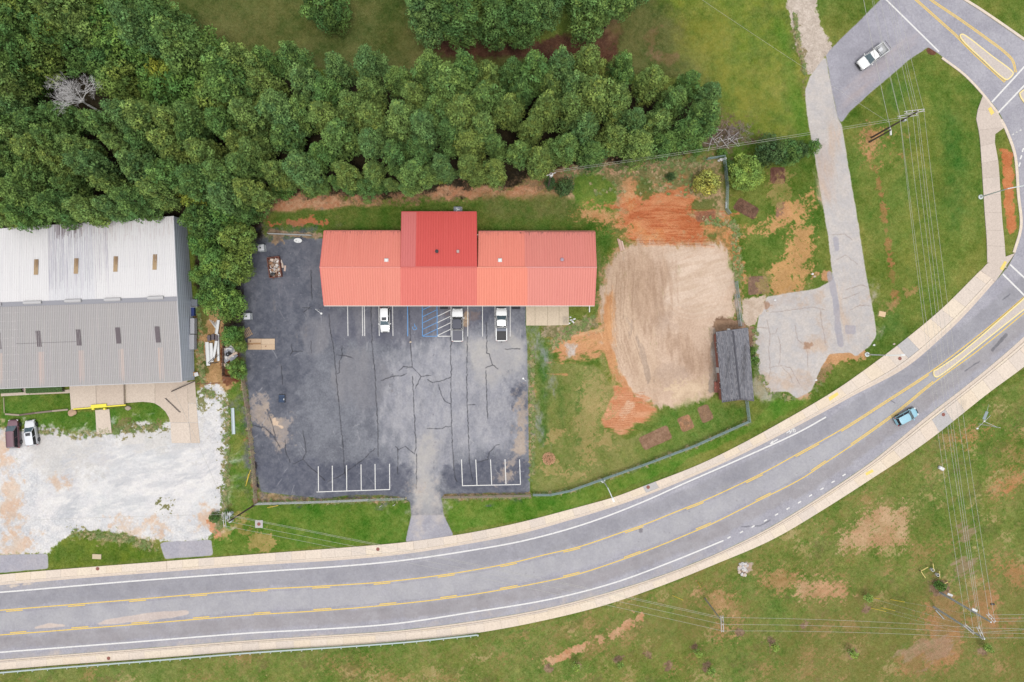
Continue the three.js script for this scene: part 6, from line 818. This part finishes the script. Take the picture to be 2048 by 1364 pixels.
// street lamps
function lamp(px, py, h, ex, ey, label, headM = M.porcelain) { // base from the foot in the photo, arm end at height h
  const p = P(px, py), t = thing('street_lamp', label, 'street lamp', p), e = local(t, P(ex, ey, h)); mesh('base', [cyl(.42, .4, .14, 0, 0, 0, 16), cyl(.22, .16, .5, 0, .1, 0, 12)], M.lampGrey, t); const a = Math.atan2(e.z, e.x), l = Math.hypot(e.x, e.z);
  const k = Math.min(.35, .9 / l); mesh('pole', new THREE.CylinderGeometry(.08, .12, h - .3, 10).translate(0, (h - .3) / 2, 0), M.lampGrey, t); mesh('arm', new THREE.TubeGeometry(new THREE.QuadraticBezierCurve3(V(0, h - .45, 0), V(e.x * .25, h + .15, e.z * .25), V(e.x, h, e.z)), 12, .085, 7), M.lampGrey, t); mesh('lamp_head', [rbox(.75, .16, .34, 0, 0, 0, .07), rbox(.4, .08, .24, .1, -.1, 0, .03)], headM, t).position.set(e.x, h, e.z); t.children[t.children.length - 1].rotation.y = -a; return t;
}
lamp(1206, 961, 6.5, 1226.5, 1000, 'grey street lamp reaching over the pavement from the lawn fence'); lamp(1734, 709, 6.5, 1806, 710, 'grey street lamp with level arm over the pavement bend'); lamp(1961, 394, 7, 2062, 369, 'street lamp on the long pavement with arm reaching off the right edge');
{ const t = thing('camera_pole', 'slim white pole with crossbar and small cameras in the south field', 'pole', P(1958, 848)); const top = local(t, P(1974, 838, 0)).setY(0); mesh('post', cyl(.07, .05, 5.2, 0, 0, 0, 8), M.porcelain, t); mesh('crossbar', [bar(local(t, P(1955, 856, 4.6)), local(t, P(1981, 831, 4.6)), .035, .035, 6), bar(V(0, 4.6, 0), local(t, P(1966, 842, 4.6)), .035, .035, 6)], M.galv, t); mesh('panel', rbox(.5, .06, 1.5, 0, 0, 0, .02, -.4), mat(C(150, 164, 170)), t).position.copy(local(t, P(1971, 831, 5))); mesh('camera', rbox(.34, .25, .25, 0, 0, 0, .06), M.porcelain, t).position.copy(local(t, P(1954.5, 857, 4.7))); mesh('camera', rbox(.3, .25, .25, 0, 0, 0, .06), M.porcelain, t).position.copy(local(t, P(1968.5, 842, 4.7))); mesh('whip', bar(local(t, P(1973, 827, 5)), local(t, P(1977.5, 809, 5.4)), .025, .015, 5), M.galv, t); }
// small lamps and sign posts on the lot
function gooseneck(px, py, ex, ey, label) { const t = thing('lot_lamp', label, 'lamp', P(px, py)), e = local(t, P(ex, ey, 3.2)); mesh('post', cyl(.05, .04, 3.2, 0, 0, 0, 8), M.porcelain, t); mesh('lamp_head', [cyl(.2, .16, .18, e.x, 3.1, e.z, 14), bar(V(0, 3.15, 0), V(e.x, 3.2, e.z), .035, .035, 6)], M.porcelain, t); }
gooseneck(641, 620, 642.5, 627, 'small white lamp at the left front corner of the red building'); gooseneck(1051, 760, 1046.5, 757, 'small white lamp at the right edge of the parking lot');
{ const sg = (px, py, ex, ey, label) => { const t = thing('sign_post', label, 'sign', P(px, py)), e = local(t, P(ex, ey, 1.6)); mesh('post', bar(V(0, 0, 0), V(e.x * .6, 1.5, e.z * .6), .035, .03, 6), M.dark, t); mesh('sign_panel', rbox(.5, .6, .04, e.x * .6, 1.5, e.z * .6, .01, .5), M.porcelain, t); }; sg(769, 1003, 758, 1016, 'leaning sign post on the verge left of the driveway, left one'); sg(792, 1003, 787, 1012, 'small sign post on the verge left of the driveway, right one'); }
// ---------------------------------------------------------------- fences, rails, yard things
function fence(list, label, o = {}) { // photo points of the top rail at height h
  const { h = 1.7, step = 2.8, m = M.galv, gap = .14, rails = 1, wireR = .006 } = o, w = pts(list).map(([x, y]) => P(x, y, h)), t = thing('chain_link_fence', label, 'fence');
  const nodes = []; for (let i = 0; i < w.length - 1; i++) { const n = Math.max(1, Math.round(w[i].distanceTo(w[i + 1]) / step)); for (let k = 0; k < n; k++) nodes.push(w[i].clone().lerp(w[i + 1], k / n)); } nodes.push(w[w.length - 1]);
  nodes.forEach((p, i) => mesh('post', [cyl(.035, .035, h + .05, p.x, -.05, p.z, 8), new THREE.SphereGeometry(.045, 8, 6).translate(p.x, h + .02, p.z)], m, t));
  for (let i = 0; i < nodes.length - 1; i++) { const a = nodes[i], b = nodes[i + 1], d = b.clone().sub(a), l = Math.hypot(d.x, d.z), ux = d.x / l, uz = d.z / l; mesh('top_rail', bar(V(a.x, h - .03, a.z), V(b.x, h - .03, b.z), .025, .025, 6), m, t);
    const gs = [], pos = [], nn = Math.ceil((l + h) / gap); for (const s of [1, -1]) for (let k = 0; k < nn; k++) { let s0 = k * gap - (s > 0 ? h : 0), y0 = .04, s1 = s0 + s * h + (s < 0 ? 0 : 0), y1 = h - .05; if (s < 0) { s0 = k * gap; s1 = s0 - h; } // clip to the panel
      const clip = (p, q) => { let [x0, v0] = p, [x1, v1] = q; if (x0 < 0) { v0 += (v1 - v0) * (0 - x0) / (x1 - x0); x0 = 0; } if (x0 > l) { v0 += (v1 - v0) * (l - x0) / (x1 - x0); x0 = l; } if (x1 < 0) { v1 = v0 + (v1 - v0) * (0 - x0) / (x1 - x0); x1 = 0; } if (x1 > l) { v1 = v0 + (v1 - v0) * (l - x0) / (x1 - x0); x1 = l; } return [[x0, v0], [x1, v1]]; }; if ((s0 < 0 && s1 < 0) || (s0 > l && s1 > l)) continue; const [[x0, v0], [x1, v1]] = clip([s0, y0], [s1, y1]); if (Math.abs(x1 - x0) < .02) continue;
      const A = V(a.x + ux * x0, v0, a.z + uz * x0), B = V(a.x + ux * x1, v1, a.z + uz * x1), nx = -uz * wireR * 1.6, nz = ux * wireR * 1.6, dx = ux * wireR, dz = uz * wireR; pos.push(A.x - nx, A.y, A.z - nz, B.x - nx, B.y, B.z - nz, A.x + nx, A.y, A.z + nz, A.x + nx, A.y, A.z + nz, B.x - nx, B.y, B.z - nz, B.x + nx, B.y, B.z + nz, A.x - dx, A.y, A.z - dz, A.x + dx, A.y, A.z + dz, B.x - dx, B.y, B.z - dz, B.x - dx, B.y, B.z - dz, A.x + dx, A.y, A.z + dz, B.x + dx, B.y, B.z + dz); }
    if (pos.length) { const g = new THREE.BufferGeometry(); g.setAttribute('position', new THREE.Float32BufferAttribute(pos, 3)); g.computeVertexNormals(); const q = mesh('wire_mesh', g, o.mesh || m, t); } }
  return t;
}
const greenGalv = mat(C(170, 194, 192), { roughness: .5, metalness: .2 });
fence('481.5,758 491.7,822.6 500.5,902 505,954.6 508,1010', 'chain link fence along the left side of the parking lot', { m: mat(C(176, 156, 142)) });
fence('508,1010 640,1006 735,1002', 'chain link fence along the bottom left of the parking lot'); fence('885,997 1062,993.5', 'chain link fence along the bottom right of the parking lot', { m: mat(C(176, 160, 146)) });
fence('1066,992 1101.5,992 1141,983.7 1207,960.5 1286,933 1395.5,892 1502,844 1497,803', 'long curved chain link fence between the lawn and the road', { m: greenGalv, gap: .11, wireR: .006 });
fence('1417,315 1451,310 1458,369 1456.6,416.5 1463,426', 'chain link fence round the corner of the bare yard', { m: greenGalv, gap: .16, wireR: .006 }); fence('1475.7,562 1480,595', 'short chain link fence above the yard gate', { m: greenGalv });
fence('534,466 621,469.6', 'low chain link fence behind the left end of the lot', { h: 1.2 });
// gates
function gate(x0, y0, x1, y1, h, label, n = 3) { const t = thing('gate', label, 'gate'), a = P(x0, y0, h), b = P(x1, y1, h); for (const y of [.15, h * .5, h]) mesh('rail', bar(V(a.x, y, a.z), V(b.x, y, b.z), .035, .035, 7), M.steel, t); for (let i = 0; i <= n; i++) { const p = a.clone().lerp(b, i / n); mesh('upright', bar(V(p.x, 0, p.z), V(p.x, h, p.z), .03, .03, 7), M.steel, t); } return t; }
gate(735, 1002, 808, 999.5, 1.5, 'grey sliding gate left of the parking lot driveway', 5);
gate(1474, 588, 1483, 652, 1.5, 'open pipe gate above the shingled building, left leaf', 4); gate(1479, 590, 1486.5, 652, 1.3, 'open pipe gate above the shingled building, right leaf', 4);
{ // guardrail
  const t = thing('guardrail', 'long white steel guardrail along the south pavement', 'guardrail'), l = smooth(pts('-50,1351 95,1338.5 300,1323 500,1307 700,1294 820,1285 955,1271'), 10), w = l.map(([x, y]) => P(x, y, .7)), prof = [[.0, .78], [.09, .72], [.09, .66], [0, .6], [.09, .54], [.09, .48], [0, .42]], pos = [], uv = [], idx = [], n = prof.length;
  w.forEach((p, i) => { const a = w[Math.max(0, i - 1)], b = w[Math.min(w.length - 1, i + 1)], d = b.clone().sub(a).normalize(); prof.forEach(([o, y]) => { pos.push(p.x + d.z * (o * 1.8), y, p.z - d.x * (o * 1.8)); uv.push(i, y); }); if (i) for (let j = 0; j < n - 1; j++) { const k = (i - 1) * n + j; idx.push(k, k + 1, k + n, k + n, k + 1, k + n + 1); } });
  mesh('rail', geoFrom(pos, uv, idx), mat(C(216, 232, 230), { roughness: .45, metalness: .2, side: THREE.DoubleSide }), t);
  let last = -9; w.forEach((p, i) => { if (i && w[i].distanceTo(w[last < 0 ? 0 : last]) < 1.75) return; last = i; mesh('post', box(.12, .75, .16, p.x, .37, p.z + .16), M.galv, t); }); const e = w[w.length - 1]; mesh('end_cap', new THREE.CylinderGeometry(.16, .16, .38, 12, 1, false, 0, Math.PI).translate(e.x + .02, .6, e.z), M.steel, t);
}
{ // dock rail
  const t = thing('dock_guard', 'bright yellow dock edge rail and plate on the loading dock', 'dock guard'), a = P(146, 818.5, .75), b = P(251, 810, .75), Y = mat(C(255, 240, 60), { roughness: .5 }), d = Math.atan2(-(b.z - a.z), b.x - a.x); mesh('edge_rail', rbox(a.distanceTo(b), .2, .22, (a.x + b.x) / 2, .66, (a.z + b.z) / 2, .03, d), Y, t); const p = P(196, 813.5, .9); mesh('dock_plate', rbox(2.75, .12, .6, p.x, .72, p.z - .12, .03, d), Y, t); for (const x of [185, 208]) { const q = P(x, 818, .8); mesh('bumper_block', rbox(.4, .45, .32, q.x, .55, q.z, .04, d), Y, t); }
}
{ // timber border of the warehouse lawn
  const t = thing('timber_edging', 'weathered timber edging along the warehouse lawn', 'edging'), l = pts('11,828 40,830 70,826 105,822 137,819'); for (let i = 1; i < l.length; i++) { const a = P(...l[i - 1]), b = P(...l[i]); mesh('timber', rbox(a.distanceTo(b) - .03, .22, .3, (a.x + b.x) / 2, .1, (a.z + b.z) / 2, .03, Math.atan2(-(b.z - a.z), b.x - a.x)), mat(C(...[[140, 124, 112], [176, 160, 142], [120, 100, 92]][i % 3])), t); } { const a = P(7, 795), b = P(10, 826); mesh('timber', rbox(.2, .14, a.distanceTo(b), (a.x + b.x) / 2, .06, (a.z + b.z) / 2, .03, .05), mat(C(160, 156, 120)), t); }
}
function rock(seed, s) { const g = new THREE.IcosahedronGeometry(s, 2), p = g.attributes.position, r = rng(seed), ax = r() * 9, ay = r() * 9; for (let i = 0; i < p.count; i++) { const x = p.getX(i), y = p.getY(i), z = p.getZ(i), k = 1 + .18 * Math.sin(x / s * 3 + ax) * Math.cos(z / s * 2.6 + ay) + .1 * Math.sin(y / s * 5 + ax); p.setXYZ(i, x * k * 1.25, Math.max(-.05, y * k * .7), z * k); } g.computeVertexNormals(); return g; }
{ const m = mesh('boulder', rock(5, .6), mat(C(206, 170, 140), { map: grainTex })); m.position.copy(P(146, 825)).setY(.15); tag(m, 'tan boulder at the left corner of the loading dock', 'boulder'); const k = mesh('boulder', rock(6, .4), mat(C(186, 170, 152), { map: grainTex })); k.position.copy(P(257, 816)).setY(.1); tag(k, 'pale boulder right of the yellow dock rail', 'boulder'); }
{ const t = thing('rock_pile', 'heap of white riprap stones beside the south pavement', 'rock pile', P(1487, 1138)), r = rng(9), v = [0, 1, 2, 3].map((i) => rock(20 + i, .22)), ms = [mat(C(228, 224, 222)), mat(C(206, 202, 202)), mat(C(216, 196, 180))]; for (let i = 0; i < 44; i++) { const a = r() * 6.28, d = Math.sqrt(r()) * 1.1, o = mesh('stone', v[i % 4], ms[i % 3], t); o.position.set(Math.cos(a) * d * .85, .08 + .35 * (1 - d / 1.2) * r(), Math.sin(a) * d * 1.05); o.rotation.y = r() * 6; o.scale.setScalar(.6 + .6 * r()); } }
// debris bin
{ const t = thing('debris_bin', 'open rusty skip heaped with cardboard and broken wood', 'skip', P(551.5, 535), .13); const w = 2.05, l = 3.5; mesh('bin_floor', box(w, .1, l, 0, .12, 0), M.rust, t); for (const s of [-1, 1]) { mesh('bin_side', [box(.07, .8, l, s * w / 2, .5, 0), ...[-1.2, -.4, .4, 1.2].map((z) => box(.12, .75, .08, s * (w / 2 + .05), .48, z))], M.rust, t); mesh('bin_end', box(w, .8, .07, 0, .5, s * l / 2), M.rust, t); }
  const r = rng(19), cs = [[226, 206, 192], [206, 176, 152], [240, 232, 228], [176, 132, 100], [120, 84, 60], [216, 214, 214], [196, 170, 150]].map((c) => mat(C(...c))); for (let i = 0; i < 85; i++) { const x = (r() - .5) * (w - .3), z = (r() - .5) * (l - .3), y = .35 + .6 * r() * (1 - (x * x) / 1.6 - (z * z) / 6), o = mesh(i % 3 ? 'cardboard' : 'board', i % 3 ? box(.25 + .4 * r(), .02 + .05 * r(), .2 + .35 * r()) : box(.07 + .06 * r(), .05, .5 + .9 * r()), cs[Math.floor(r() * 7)], t); o.position.set(x, y, z); o.rotation.set((r() - .5) * .9, r() * 6, (r() - .5) * .9); } const bag = mesh('black_bag', rock(33, .33), M.black, t); bag.position.set(-.45, .75, 1.2); }
{ const b = [[-.1, 0, .35, .8, .2], [.35, .5, .32, 1, -.1], [-.3, -.7, .3, .6, .3]]; b.forEach(([x, z, w, l, a], i) => { const m = mesh('loose_board', rbox(w, .05, l, 0, .04, 0, .01), mat(C(...[[226, 206, 190], [216, 190, 176], [236, 222, 214]][i]))); m.position.copy(P(566, 531)).add(V(x, 0, z)); m.rotation.y = a; tag(m, ['pale short board on the asphalt beside the skip', 'widest pale board on the asphalt beside the skip', 'smallest pale board beside the skip, uppermost'][i], 'board'); }); }
{ const t = thing('bath_tub', 'white oval tub lying at the top edge of the lot', 'tub', P(597, 481.5)); const s = new THREE.Shape().absellipse(0, 0, .86, .54, 0, 6.2832), inn = new THREE.Path().absellipse(0, 0, .72, .42, 0, 6.2832); s.holes.push(inn); mesh('rim', new THREE.ExtrudeGeometry(s, { depth: .42, bevelSize: .03, bevelThickness: .03, bevelSegments: 2, curveSegments: 24 }).rotateX(-Math.PI / 2), M.porcelain, t); mesh('basin', new THREE.CylinderGeometry(.72, .6, .1, 24).scale(1, 1, .58).translate(0, .3, 0), M.porcelain, t); mesh('drain_fitting', [cyl(.07, .07, .05, -.3, .36, .08), box(.12, .04, .06, .15, .37, .24)], M.dark, t); t.rotation.y = -.08; }
function tote(px, py, label, turn = 0) { const t = thing('liquid_tote', label, 'tank', P(px, py), turn); mesh('tank', rbox(1.1, .95, 1.1, 0, .66, 0, .09), mat(C(226, 228, 234), { roughness: .4 }), t); mesh('cap', [cyl(.12, .12, .08, -.06, 1.13, .02, 14), box(.08, .06, .26, -.1, 1.15, -.04)], M.black, t); mesh('pallet', [box(1.2, .04, 1.15, 0, .16, 0), ...[-.5, 0, .5].map((x) => box(.12, .12, 1.15, x, .07, 0))], M.galv, t); for (const s of [-1, 1]) { mesh('cage_bar', [bar(V(s * .58, .15, -.55), V(s * .58, 1.15, -.55), .02), bar(V(s * .58, .15, .55), V(s * .58, 1.15, .55), .02), bar(V(s * .58, 1.12, -.57), V(s * .58, 1.12, .57), .02), bar(V(-.57, 1.12, s * .58), V(.57, 1.12, s * .58), .02), bar(V(s * .58, .6, -.57), V(s * .58, .6, .57), .02), bar(V(-.57, .6, s * .58), V(.57, .6, s * .58), .02)], M.steel, t); } }
tote(526, 497, 'white caged tank half under the tree at the upper left of the lot', .1); tote(498.5, 633, 'white caged tank beside the big round tree', .04);
{ const t = thing('plywood_platform', 'weathered plywood platform of four sheets on the left asphalt edge', 'platform', P(523, 688.5)); let k = 0; for (const [x, z] of [[-1.2, -.5], [1.2, -.5], [-1.2, .47], [1.2, .47]]) mesh('plywood_sheet', rbox(2.36, .03, .95, x, .12 + (k++ % 2) * .004, z, .008), mat(C(...[[222, 190, 158], [228, 200, 170], [216, 184, 150], [224, 194, 162]][k - 1]), { map: grainTex }), t); mesh('joist', [-2, 0, 2].map((x) => box(.1, .09, 1.9, x, .05, .0)), M.wood, t); mesh('knot_stain', [[-1.9, -.55, .2], [-1.6, .0, .14], [.8, .35, .16], [1.6, -.4, .05]].map(([x, z, s]) => box(s * 1.6, .004, s, x, .145, z, x)), mat(C(150, 110, 86)), t); }
{ const m = mesh('plank', rbox(6.2, .05, .22, 0, .2, 0, .01), mat(C(186, 142, 100), { map: grainTex })); m.position.copy(P(487, 688)); m.rotation.y = .03; tag(m, 'long brown plank lying across the platform into the bushes', 'plank'); }
{ const t = thing('plastic_crate', 'dark blue slatted crate on the left side of the lot', 'crate', P(564.5, 797), -.02), B = mat(C(62, 84, 118)); for (let i = 0; i < 6; i++) mesh('slat', rbox(1.05, .04, .15, 0, .36, -.56 + i * .225, .01), B, t); mesh('frame', [box(.06, .36, 1.35, -.52, .18, 0), box(.06, .36, 1.35, .52, .18, 0), box(1.1, .36, .06, 0, .18, -.66), box(1.1, .36, .06, 0, .18, .66)], M.dark, t); mesh('handle_tag', rbox(.12, .05, .3, .42, .42, .1, .02), M.porcelain, t); }
{ const t = thing('air_conditioner', 'grey condenser unit behind the deep red roof', 'air conditioner', P(915, 419, 1).setY(0)); mesh('cabinet', rbox(1.25, .95, 1.05, 0, .5, 0, .04), mat(C(120, 126, 140), { roughness: .5 }), t); mesh('fan_grille', [new THREE.TorusGeometry(.36, .02, 6, 24).rotateX(Math.PI / 2).translate(0, 1, 0), new THREE.TorusGeometry(.2, .015, 6, 20).rotateX(Math.PI / 2).translate(0, 1, 0)], M.galv, t); mesh('fan_blade', [0, 1, 2].map((i) => box(.34, .01, .12, .18, .985, 0, 0).rotateY(i * 2.094)), M.porcelain, t); mesh('slab', box(1.5, .1, 1.3, 0, .02, 0), greyConc, t); }
{ // white gutter pieces and rack beside the warehouse
  const t = thing('gutter_stack', 'stack of long white gutters beside the warehouse', 'gutters', P(427, 690)), Q = (x, y, h) => local(t, P(x, y, h)); [[414, 684, 417, 731, .62, .22], [422, 686, 424, 724, .56, .4], [433, 682, 427, 716, .46, .5], [436, 668, 437, 722, .4, .3], [437, 640, 433, 668, .5, .35]].forEach(([a, b, c, d, w, h]) => { const p = Q(a, b, h), q = Q(c, d, h), l = p.distanceTo(q), y = Math.atan2(q.x - p.x, q.z - p.z), g = [box(w, .03, l), box(.03, .14, l, -w / 2, .06, 0), box(.03, .14, l, w / 2, .06, 0)].map((k) => k.rotateY(y)); const m = p.clone().add(q).multiplyScalar(.5); mesh('gutter_piece', g.map((k) => k.translate(m.x, m.y, m.z)), M.porcelain, t); });
  for (const [x, y] of [[418, 676], [426, 674], [433.5, 676]]) { const p = Q(x, y, .4); mesh('grey_box', rbox(.5, .5, 1, p.x, .3, p.z, .03), mat(C(108, 98, 104)), t); } mesh('support', [box(2.4, .18, .12, ...arr(Q(426, 700, .09))), box(2.4, .18, .12, ...arr(Q(426, 675, .09)))], M.wood, t);
  const u = thing('metal_sections', 'dark bent metal sections on top of the white gutters', 'scrap metal', P(430, 720)); mesh('section', [bar(V(-1, .5, .5), V(.6, .55, -1), .05, .05, 4), bar(V(-.9, .5, .6), V(.8, .5, .4), .06, .06, 4), bar(V(-.4, .55, .2), V(.9, .6, -.9), .05, .05, 4)], M.dark, u); const p = thing('white_tubes', 'fanned white tubes at the top of the gutter stack', 'tubes', P(430, 645)); for (let i = 0; i < 5; i++) mesh('tube', bar(V(.2, .12, 1.1), V(-.9 + i * .35, .1 + .03 * i, -.5 + .12 * i), .045, .045, 6), M.porcelain, p); }
{ // fenced scrap bay
  const t = thing('timber_screen', 'brown board screen walling off the scrap bay', 'fence'), seg = [[445, 684, 443.5, 752], [444, 754, 474, 754], [446, 683, 456, 682]]; for (const [a, b, c, d] of seg) { const p = P(a, b, 1.2), q = P(c, d, 1.2), n = Math.max(3, Math.round(p.distanceTo(q) / .3)); for (let i = 0; i < n; i++) { const v = p.clone().lerp(q, (i + .5) / n); mesh('board', box(.28, 1.2, .03, v.x, .6, v.z, Math.atan2(-(q.z - p.z), q.x - p.x)), i % 2 ? mat(C(150, 116, 96)) : M.wood, t); } }
  const s = thing('scrap_heap', 'heap of white panels and tyres inside the board screen', 'scrap heap', P(460, 712)), r = rng(66); for (let i = 0; i < 22; i++) { const o = mesh('panel', box(.3 + .5 * r(), .03, .6 + 1.1 * r()), mat(C(...[[236, 234, 232], [206, 196, 190], [170, 172, 182], [226, 200, 180]][i % 4])), s); o.position.set((r() - .5) * 1.8, .1 + .4 * r(), (r() - .5) * 3.4); o.rotation.set((r() - .5) * .6, r() * 6, (r() - .5) * .6); } for (const [x, z] of [[-.2, -.3], [.15, -.5]]) mesh('tyre', new THREE.TorusGeometry(.26, .11, 8, 18).rotateX(Math.PI / 2).translate(x, .55, z), M.tyre, s); }
{ const t = thing('blue_cart', 'blue and grey bins against the warehouse wall', 'bins', P(390, 612)); mesh('blue_bin', [rbox(.55, .8, 1.5, -.1, .4, 1, .04), box(.6, .05, 1.55, -.1, .82, 1)], mat(C(40, 62, 128)), t); mesh('grey_bin', rbox(1.1, .9, 1.2, .25, .45, -.55, .05), mat(C(126, 132, 142)), t); mesh('white_pipe', [bar(V(-.5, 1, -1.2), V(-.5, .9, 1.9), .06), bar(V(-.4, .95, .25), V(.8, .95, .2), .04)], M.porcelain, t); }
{ const t = thing('cardboard_box', 'white topped cardboard box near the warehouse corner', 'box', P(394, 748)); mesh('carton', rbox(.75, .5, .7, -.35, .25, -.05, .02), mat(C(196, 150, 100)), t); mesh('lid_sheet', rbox(.72, .04, .66, .1, .53, .05, .01, .3), M.porcelain, t); }
{ const m = mesh('metal_beam', [box(.5, .06, 4.6, 0, .05, 0), box(.06, .22, 4.6, -.24, .13, 0), box(.06, .22, 4.6, .24, .13, 0)], mat(C(206, 218, 226), { roughness: .4, metalness: .3 })); m.position.copy(P(467, 842)); m.rotation.y = -.04 + .08; tag(m, 'pale metal channel lying on the grass between gravel and lot', 'metal beam'); }
{ const t = thing('timber_beam', 'dark timber leaning from the warehouse corner onto the drive', 'beam'); mesh('beam', bar(P(390, 762, 2.4), P(343, 783, .12), .09, .09, 4), mat(C(96, 84, 80)), t); const s = thing('ladder', 'thin dark ladder lying on the concrete drive', 'ladder', P(346, 811)); for (const k of [-1, 1]) mesh('rail', bar(V(-1.3 + k * .1, .1, -1.3), V(1.3 + k * .1, .1, 1.2), .035, .035, 5), M.dark, s); mesh('rung', [...Array(7)].map((_, i) => bar(V(-1.2 + i * .4, .1, -1.1 + i * .36), V(-1.0 + i * .4, .1, -1.1 + i * .36), .02, .02, 5)), M.dark, s); }
{ const m = mesh('rusty_rod', bar(P(390, 768, .08), P(440, 766, .08), .05, .05, 6), M.rust); tag(m, 'rusty red rod lying from the drive to the fence', 'rod'); }
{ const m = mesh('pallet_stack', [...[0, 1, 2, 3, 4].map((i) => box(.16, .03, 1.5, -.6 + i * .3, .14, 0)), ...[-.6, 0, .6].map((z) => box(1.5, .1, .1, 0, .06, z))], mat(C(176, 148, 122))); m.position.copy(P(495, 665)); m.rotation.y = .5; tag(m, 'grey wooden pallet in the bushes above the plywood platform', 'pallet'); }
{ const t = thing('patio_rack', 'small metal lattice table at the corner of the concrete slab', 'table', P(1131, 641)); mesh('top', [...[0, 1, 2, 3, 4].map((i) => box(.9, .03, .04, 0, .7, -.5 + i * .25)), ...[0, 1, 2, 3].map((i) => box(.04, .03, 1.05, -.42 + i * .28, .72, 0))], mat(C(176, 164, 148)), t); for (const [x, z] of [[-.4, -.5], [.4, -.5], [-.4, .5], [.4, .5]]) mesh('leg', cyl(.025, .025, .7, x, 0, z, 6), M.galv, t); const r = rng(4); const s = thing('stone_cluster', 'white stones scattered right of the lattice table', 'stones', P(1143, 640)); for (let i = 0; i < 9; i++) { const o = mesh('stone', rock(50 + i % 3, .13), M.porcelain, s); o.position.set((r() - .4) * 1.1, .06, (r() - .5) * 1.2); } }
{ const t = thing('board_stack', 'pinkish stacked boards at the upper left of the dirt pad', 'boards', P(1242, 489), .25); for (let i = 0; i < 4; i++) mesh('board', rbox(.24, .06, 2.3 - i * .25, -.3 + i * .2, .06 + .05 * (i % 2), i * .08, .01), mat(C(...[[206, 168, 152], [216, 182, 164], [190, 152, 138], [222, 192, 176]][i])), t); }
{ const m = mesh('white_board', rbox(.3, .06, 1.1, 0, .05, 0, .01), M.porcelain); m.position.copy(P(1452.5, 410)); tag(m, 'white board lying inside the corner fence', 'board'); const k = mesh('white_rubble', [rock(61, .3), rock(62, .22).translate(.6, 0, -.15), rock(63, .18).translate(-.5, 0, .2)], M.porcelain); k.position.copy(P(1443, 319)).setY(.1); tag(k, 'white rubble in the corner of the yard fence', 'rubble'); const s = mesh('tan_slab', rbox(1.2, .12, .9, 0, .06, 0, .03, -.2), mat(C(232, 200, 160))); s.position.copy(P(1764, 628)); tag(s, 'tan stone slab on the grass right of the old lane', 'slab'); const c = mesh('concrete_cover', rbox(1.55, .14, .85, 0, .05, 0, .02, -.04), mat(C(222, 202, 170), { map: grainTex })); c.position.copy(P(194, 1113)); tag(c, 'rectangular concrete cover on the grass beside the gravel entrance', 'cover'); const p = mesh('utility_pedestal', [rbox(1, .5, .6, 0, .25, 0, .12, -.5), rbox(.8, .08, .45, 0, .54, 0, .04, -.5)], M.porcelain); p.position.copy(P(1880.5, 936)); tag(p, 'white utility pedestal in the south field under the wires', 'pedestal'); }
{ // yellow barrier boards and pipe stubs in the field
  const bd = [[1842, 1142, 1856, 1134, 'upper left arm'], [1842, 1143, 1851, 1156, 'lower left arm'], [1866, 1127, 1868, 1141, 'upright arm at the top'], [1879, 1142, 1880, 1157, 'right arm'], [1889, 1167, 1896, 1164, 'short arm by the shrub']]; for (const [a, b, c, d, l] of bd) { const p = P(a, b, .6), q = P(c, d, .6), t = thing('barrier_board', 'pale yellow barrier board round the pipe stubs, ' + l, 'barrier'); mesh('board', bar(p, q, .08, .08, 4), mat(C(246, 222, 140)), t); for (const v of [p, q]) mesh('leg', bar(V(v.x, 0, v.z), v, .04, .04, 5), M.wood, t); } for (const [x, y, l] of [[1862, 1138, 'upper'], [1872, 1148, 'lower']]) { const m = mesh('pipe_stub', [new THREE.CylinderGeometry(.24, .24, .6, 18, 1, true).translate(0, .3, 0), new THREE.TorusGeometry(.24, .05, 8, 20).rotateX(Math.PI / 2).translate(0, .6, 0)], new THREE.MeshStandardMaterial({ color: C(226, 226, 220), side: THREE.DoubleSide })); m.position.copy(P(x, y)); tag(m, l + ' white pipe stub inside the yellow barrier boards', 'pipe'); } const m = mesh('steel_tube', bar(P(1871, 1220, .1), P(1888, 1238, .1), .09, .09, 8), M.steel); tag(m, 'short bright steel tube on the soil below the steel poles', 'tube'); const k = mesh('black_case', rbox(.7, .2, .25, 0, .1, 0, .03), M.black); k.position.copy(P(1984.5, 1208)); tag(k, 'small black block on the bare soil right of the steel poles', 'block'); }
{ const r = rng(123), ms = [M.porcelain, mat(C(206, 190, 172))]; const lit = [[1748, 690], [1788, 688], [1550, 600], [1535, 622], [1625, 548], [1629, 553], [650, 607], [821, 684], [1632, 760], [1625, 1012]]; lit.forEach(([x, y], i) => { const m = mesh('small_stone', rock(70 + i % 4, .16), ms[i % 2]); m.position.copy(P(x, y)).setY(.04); tag(m, ['white stone on the grass left of the level street lamp', 'white stone on the grass above the level street lamp', 'pale stone at the upper edge of the old asphalt', 'pale stone beside the yard gate', 'pale stone at the bald patch by the old lane', 'lower pale stone at the bald patch by the old lane', 'white pebble beside the red building corner', 'white pebble on the crack in front of the blue bay', 'pale stone on the old asphalt dirt corner', 'white pebble at the south pavement edge'][i], 'stone'); }); }
renderer.render(scene, camera);
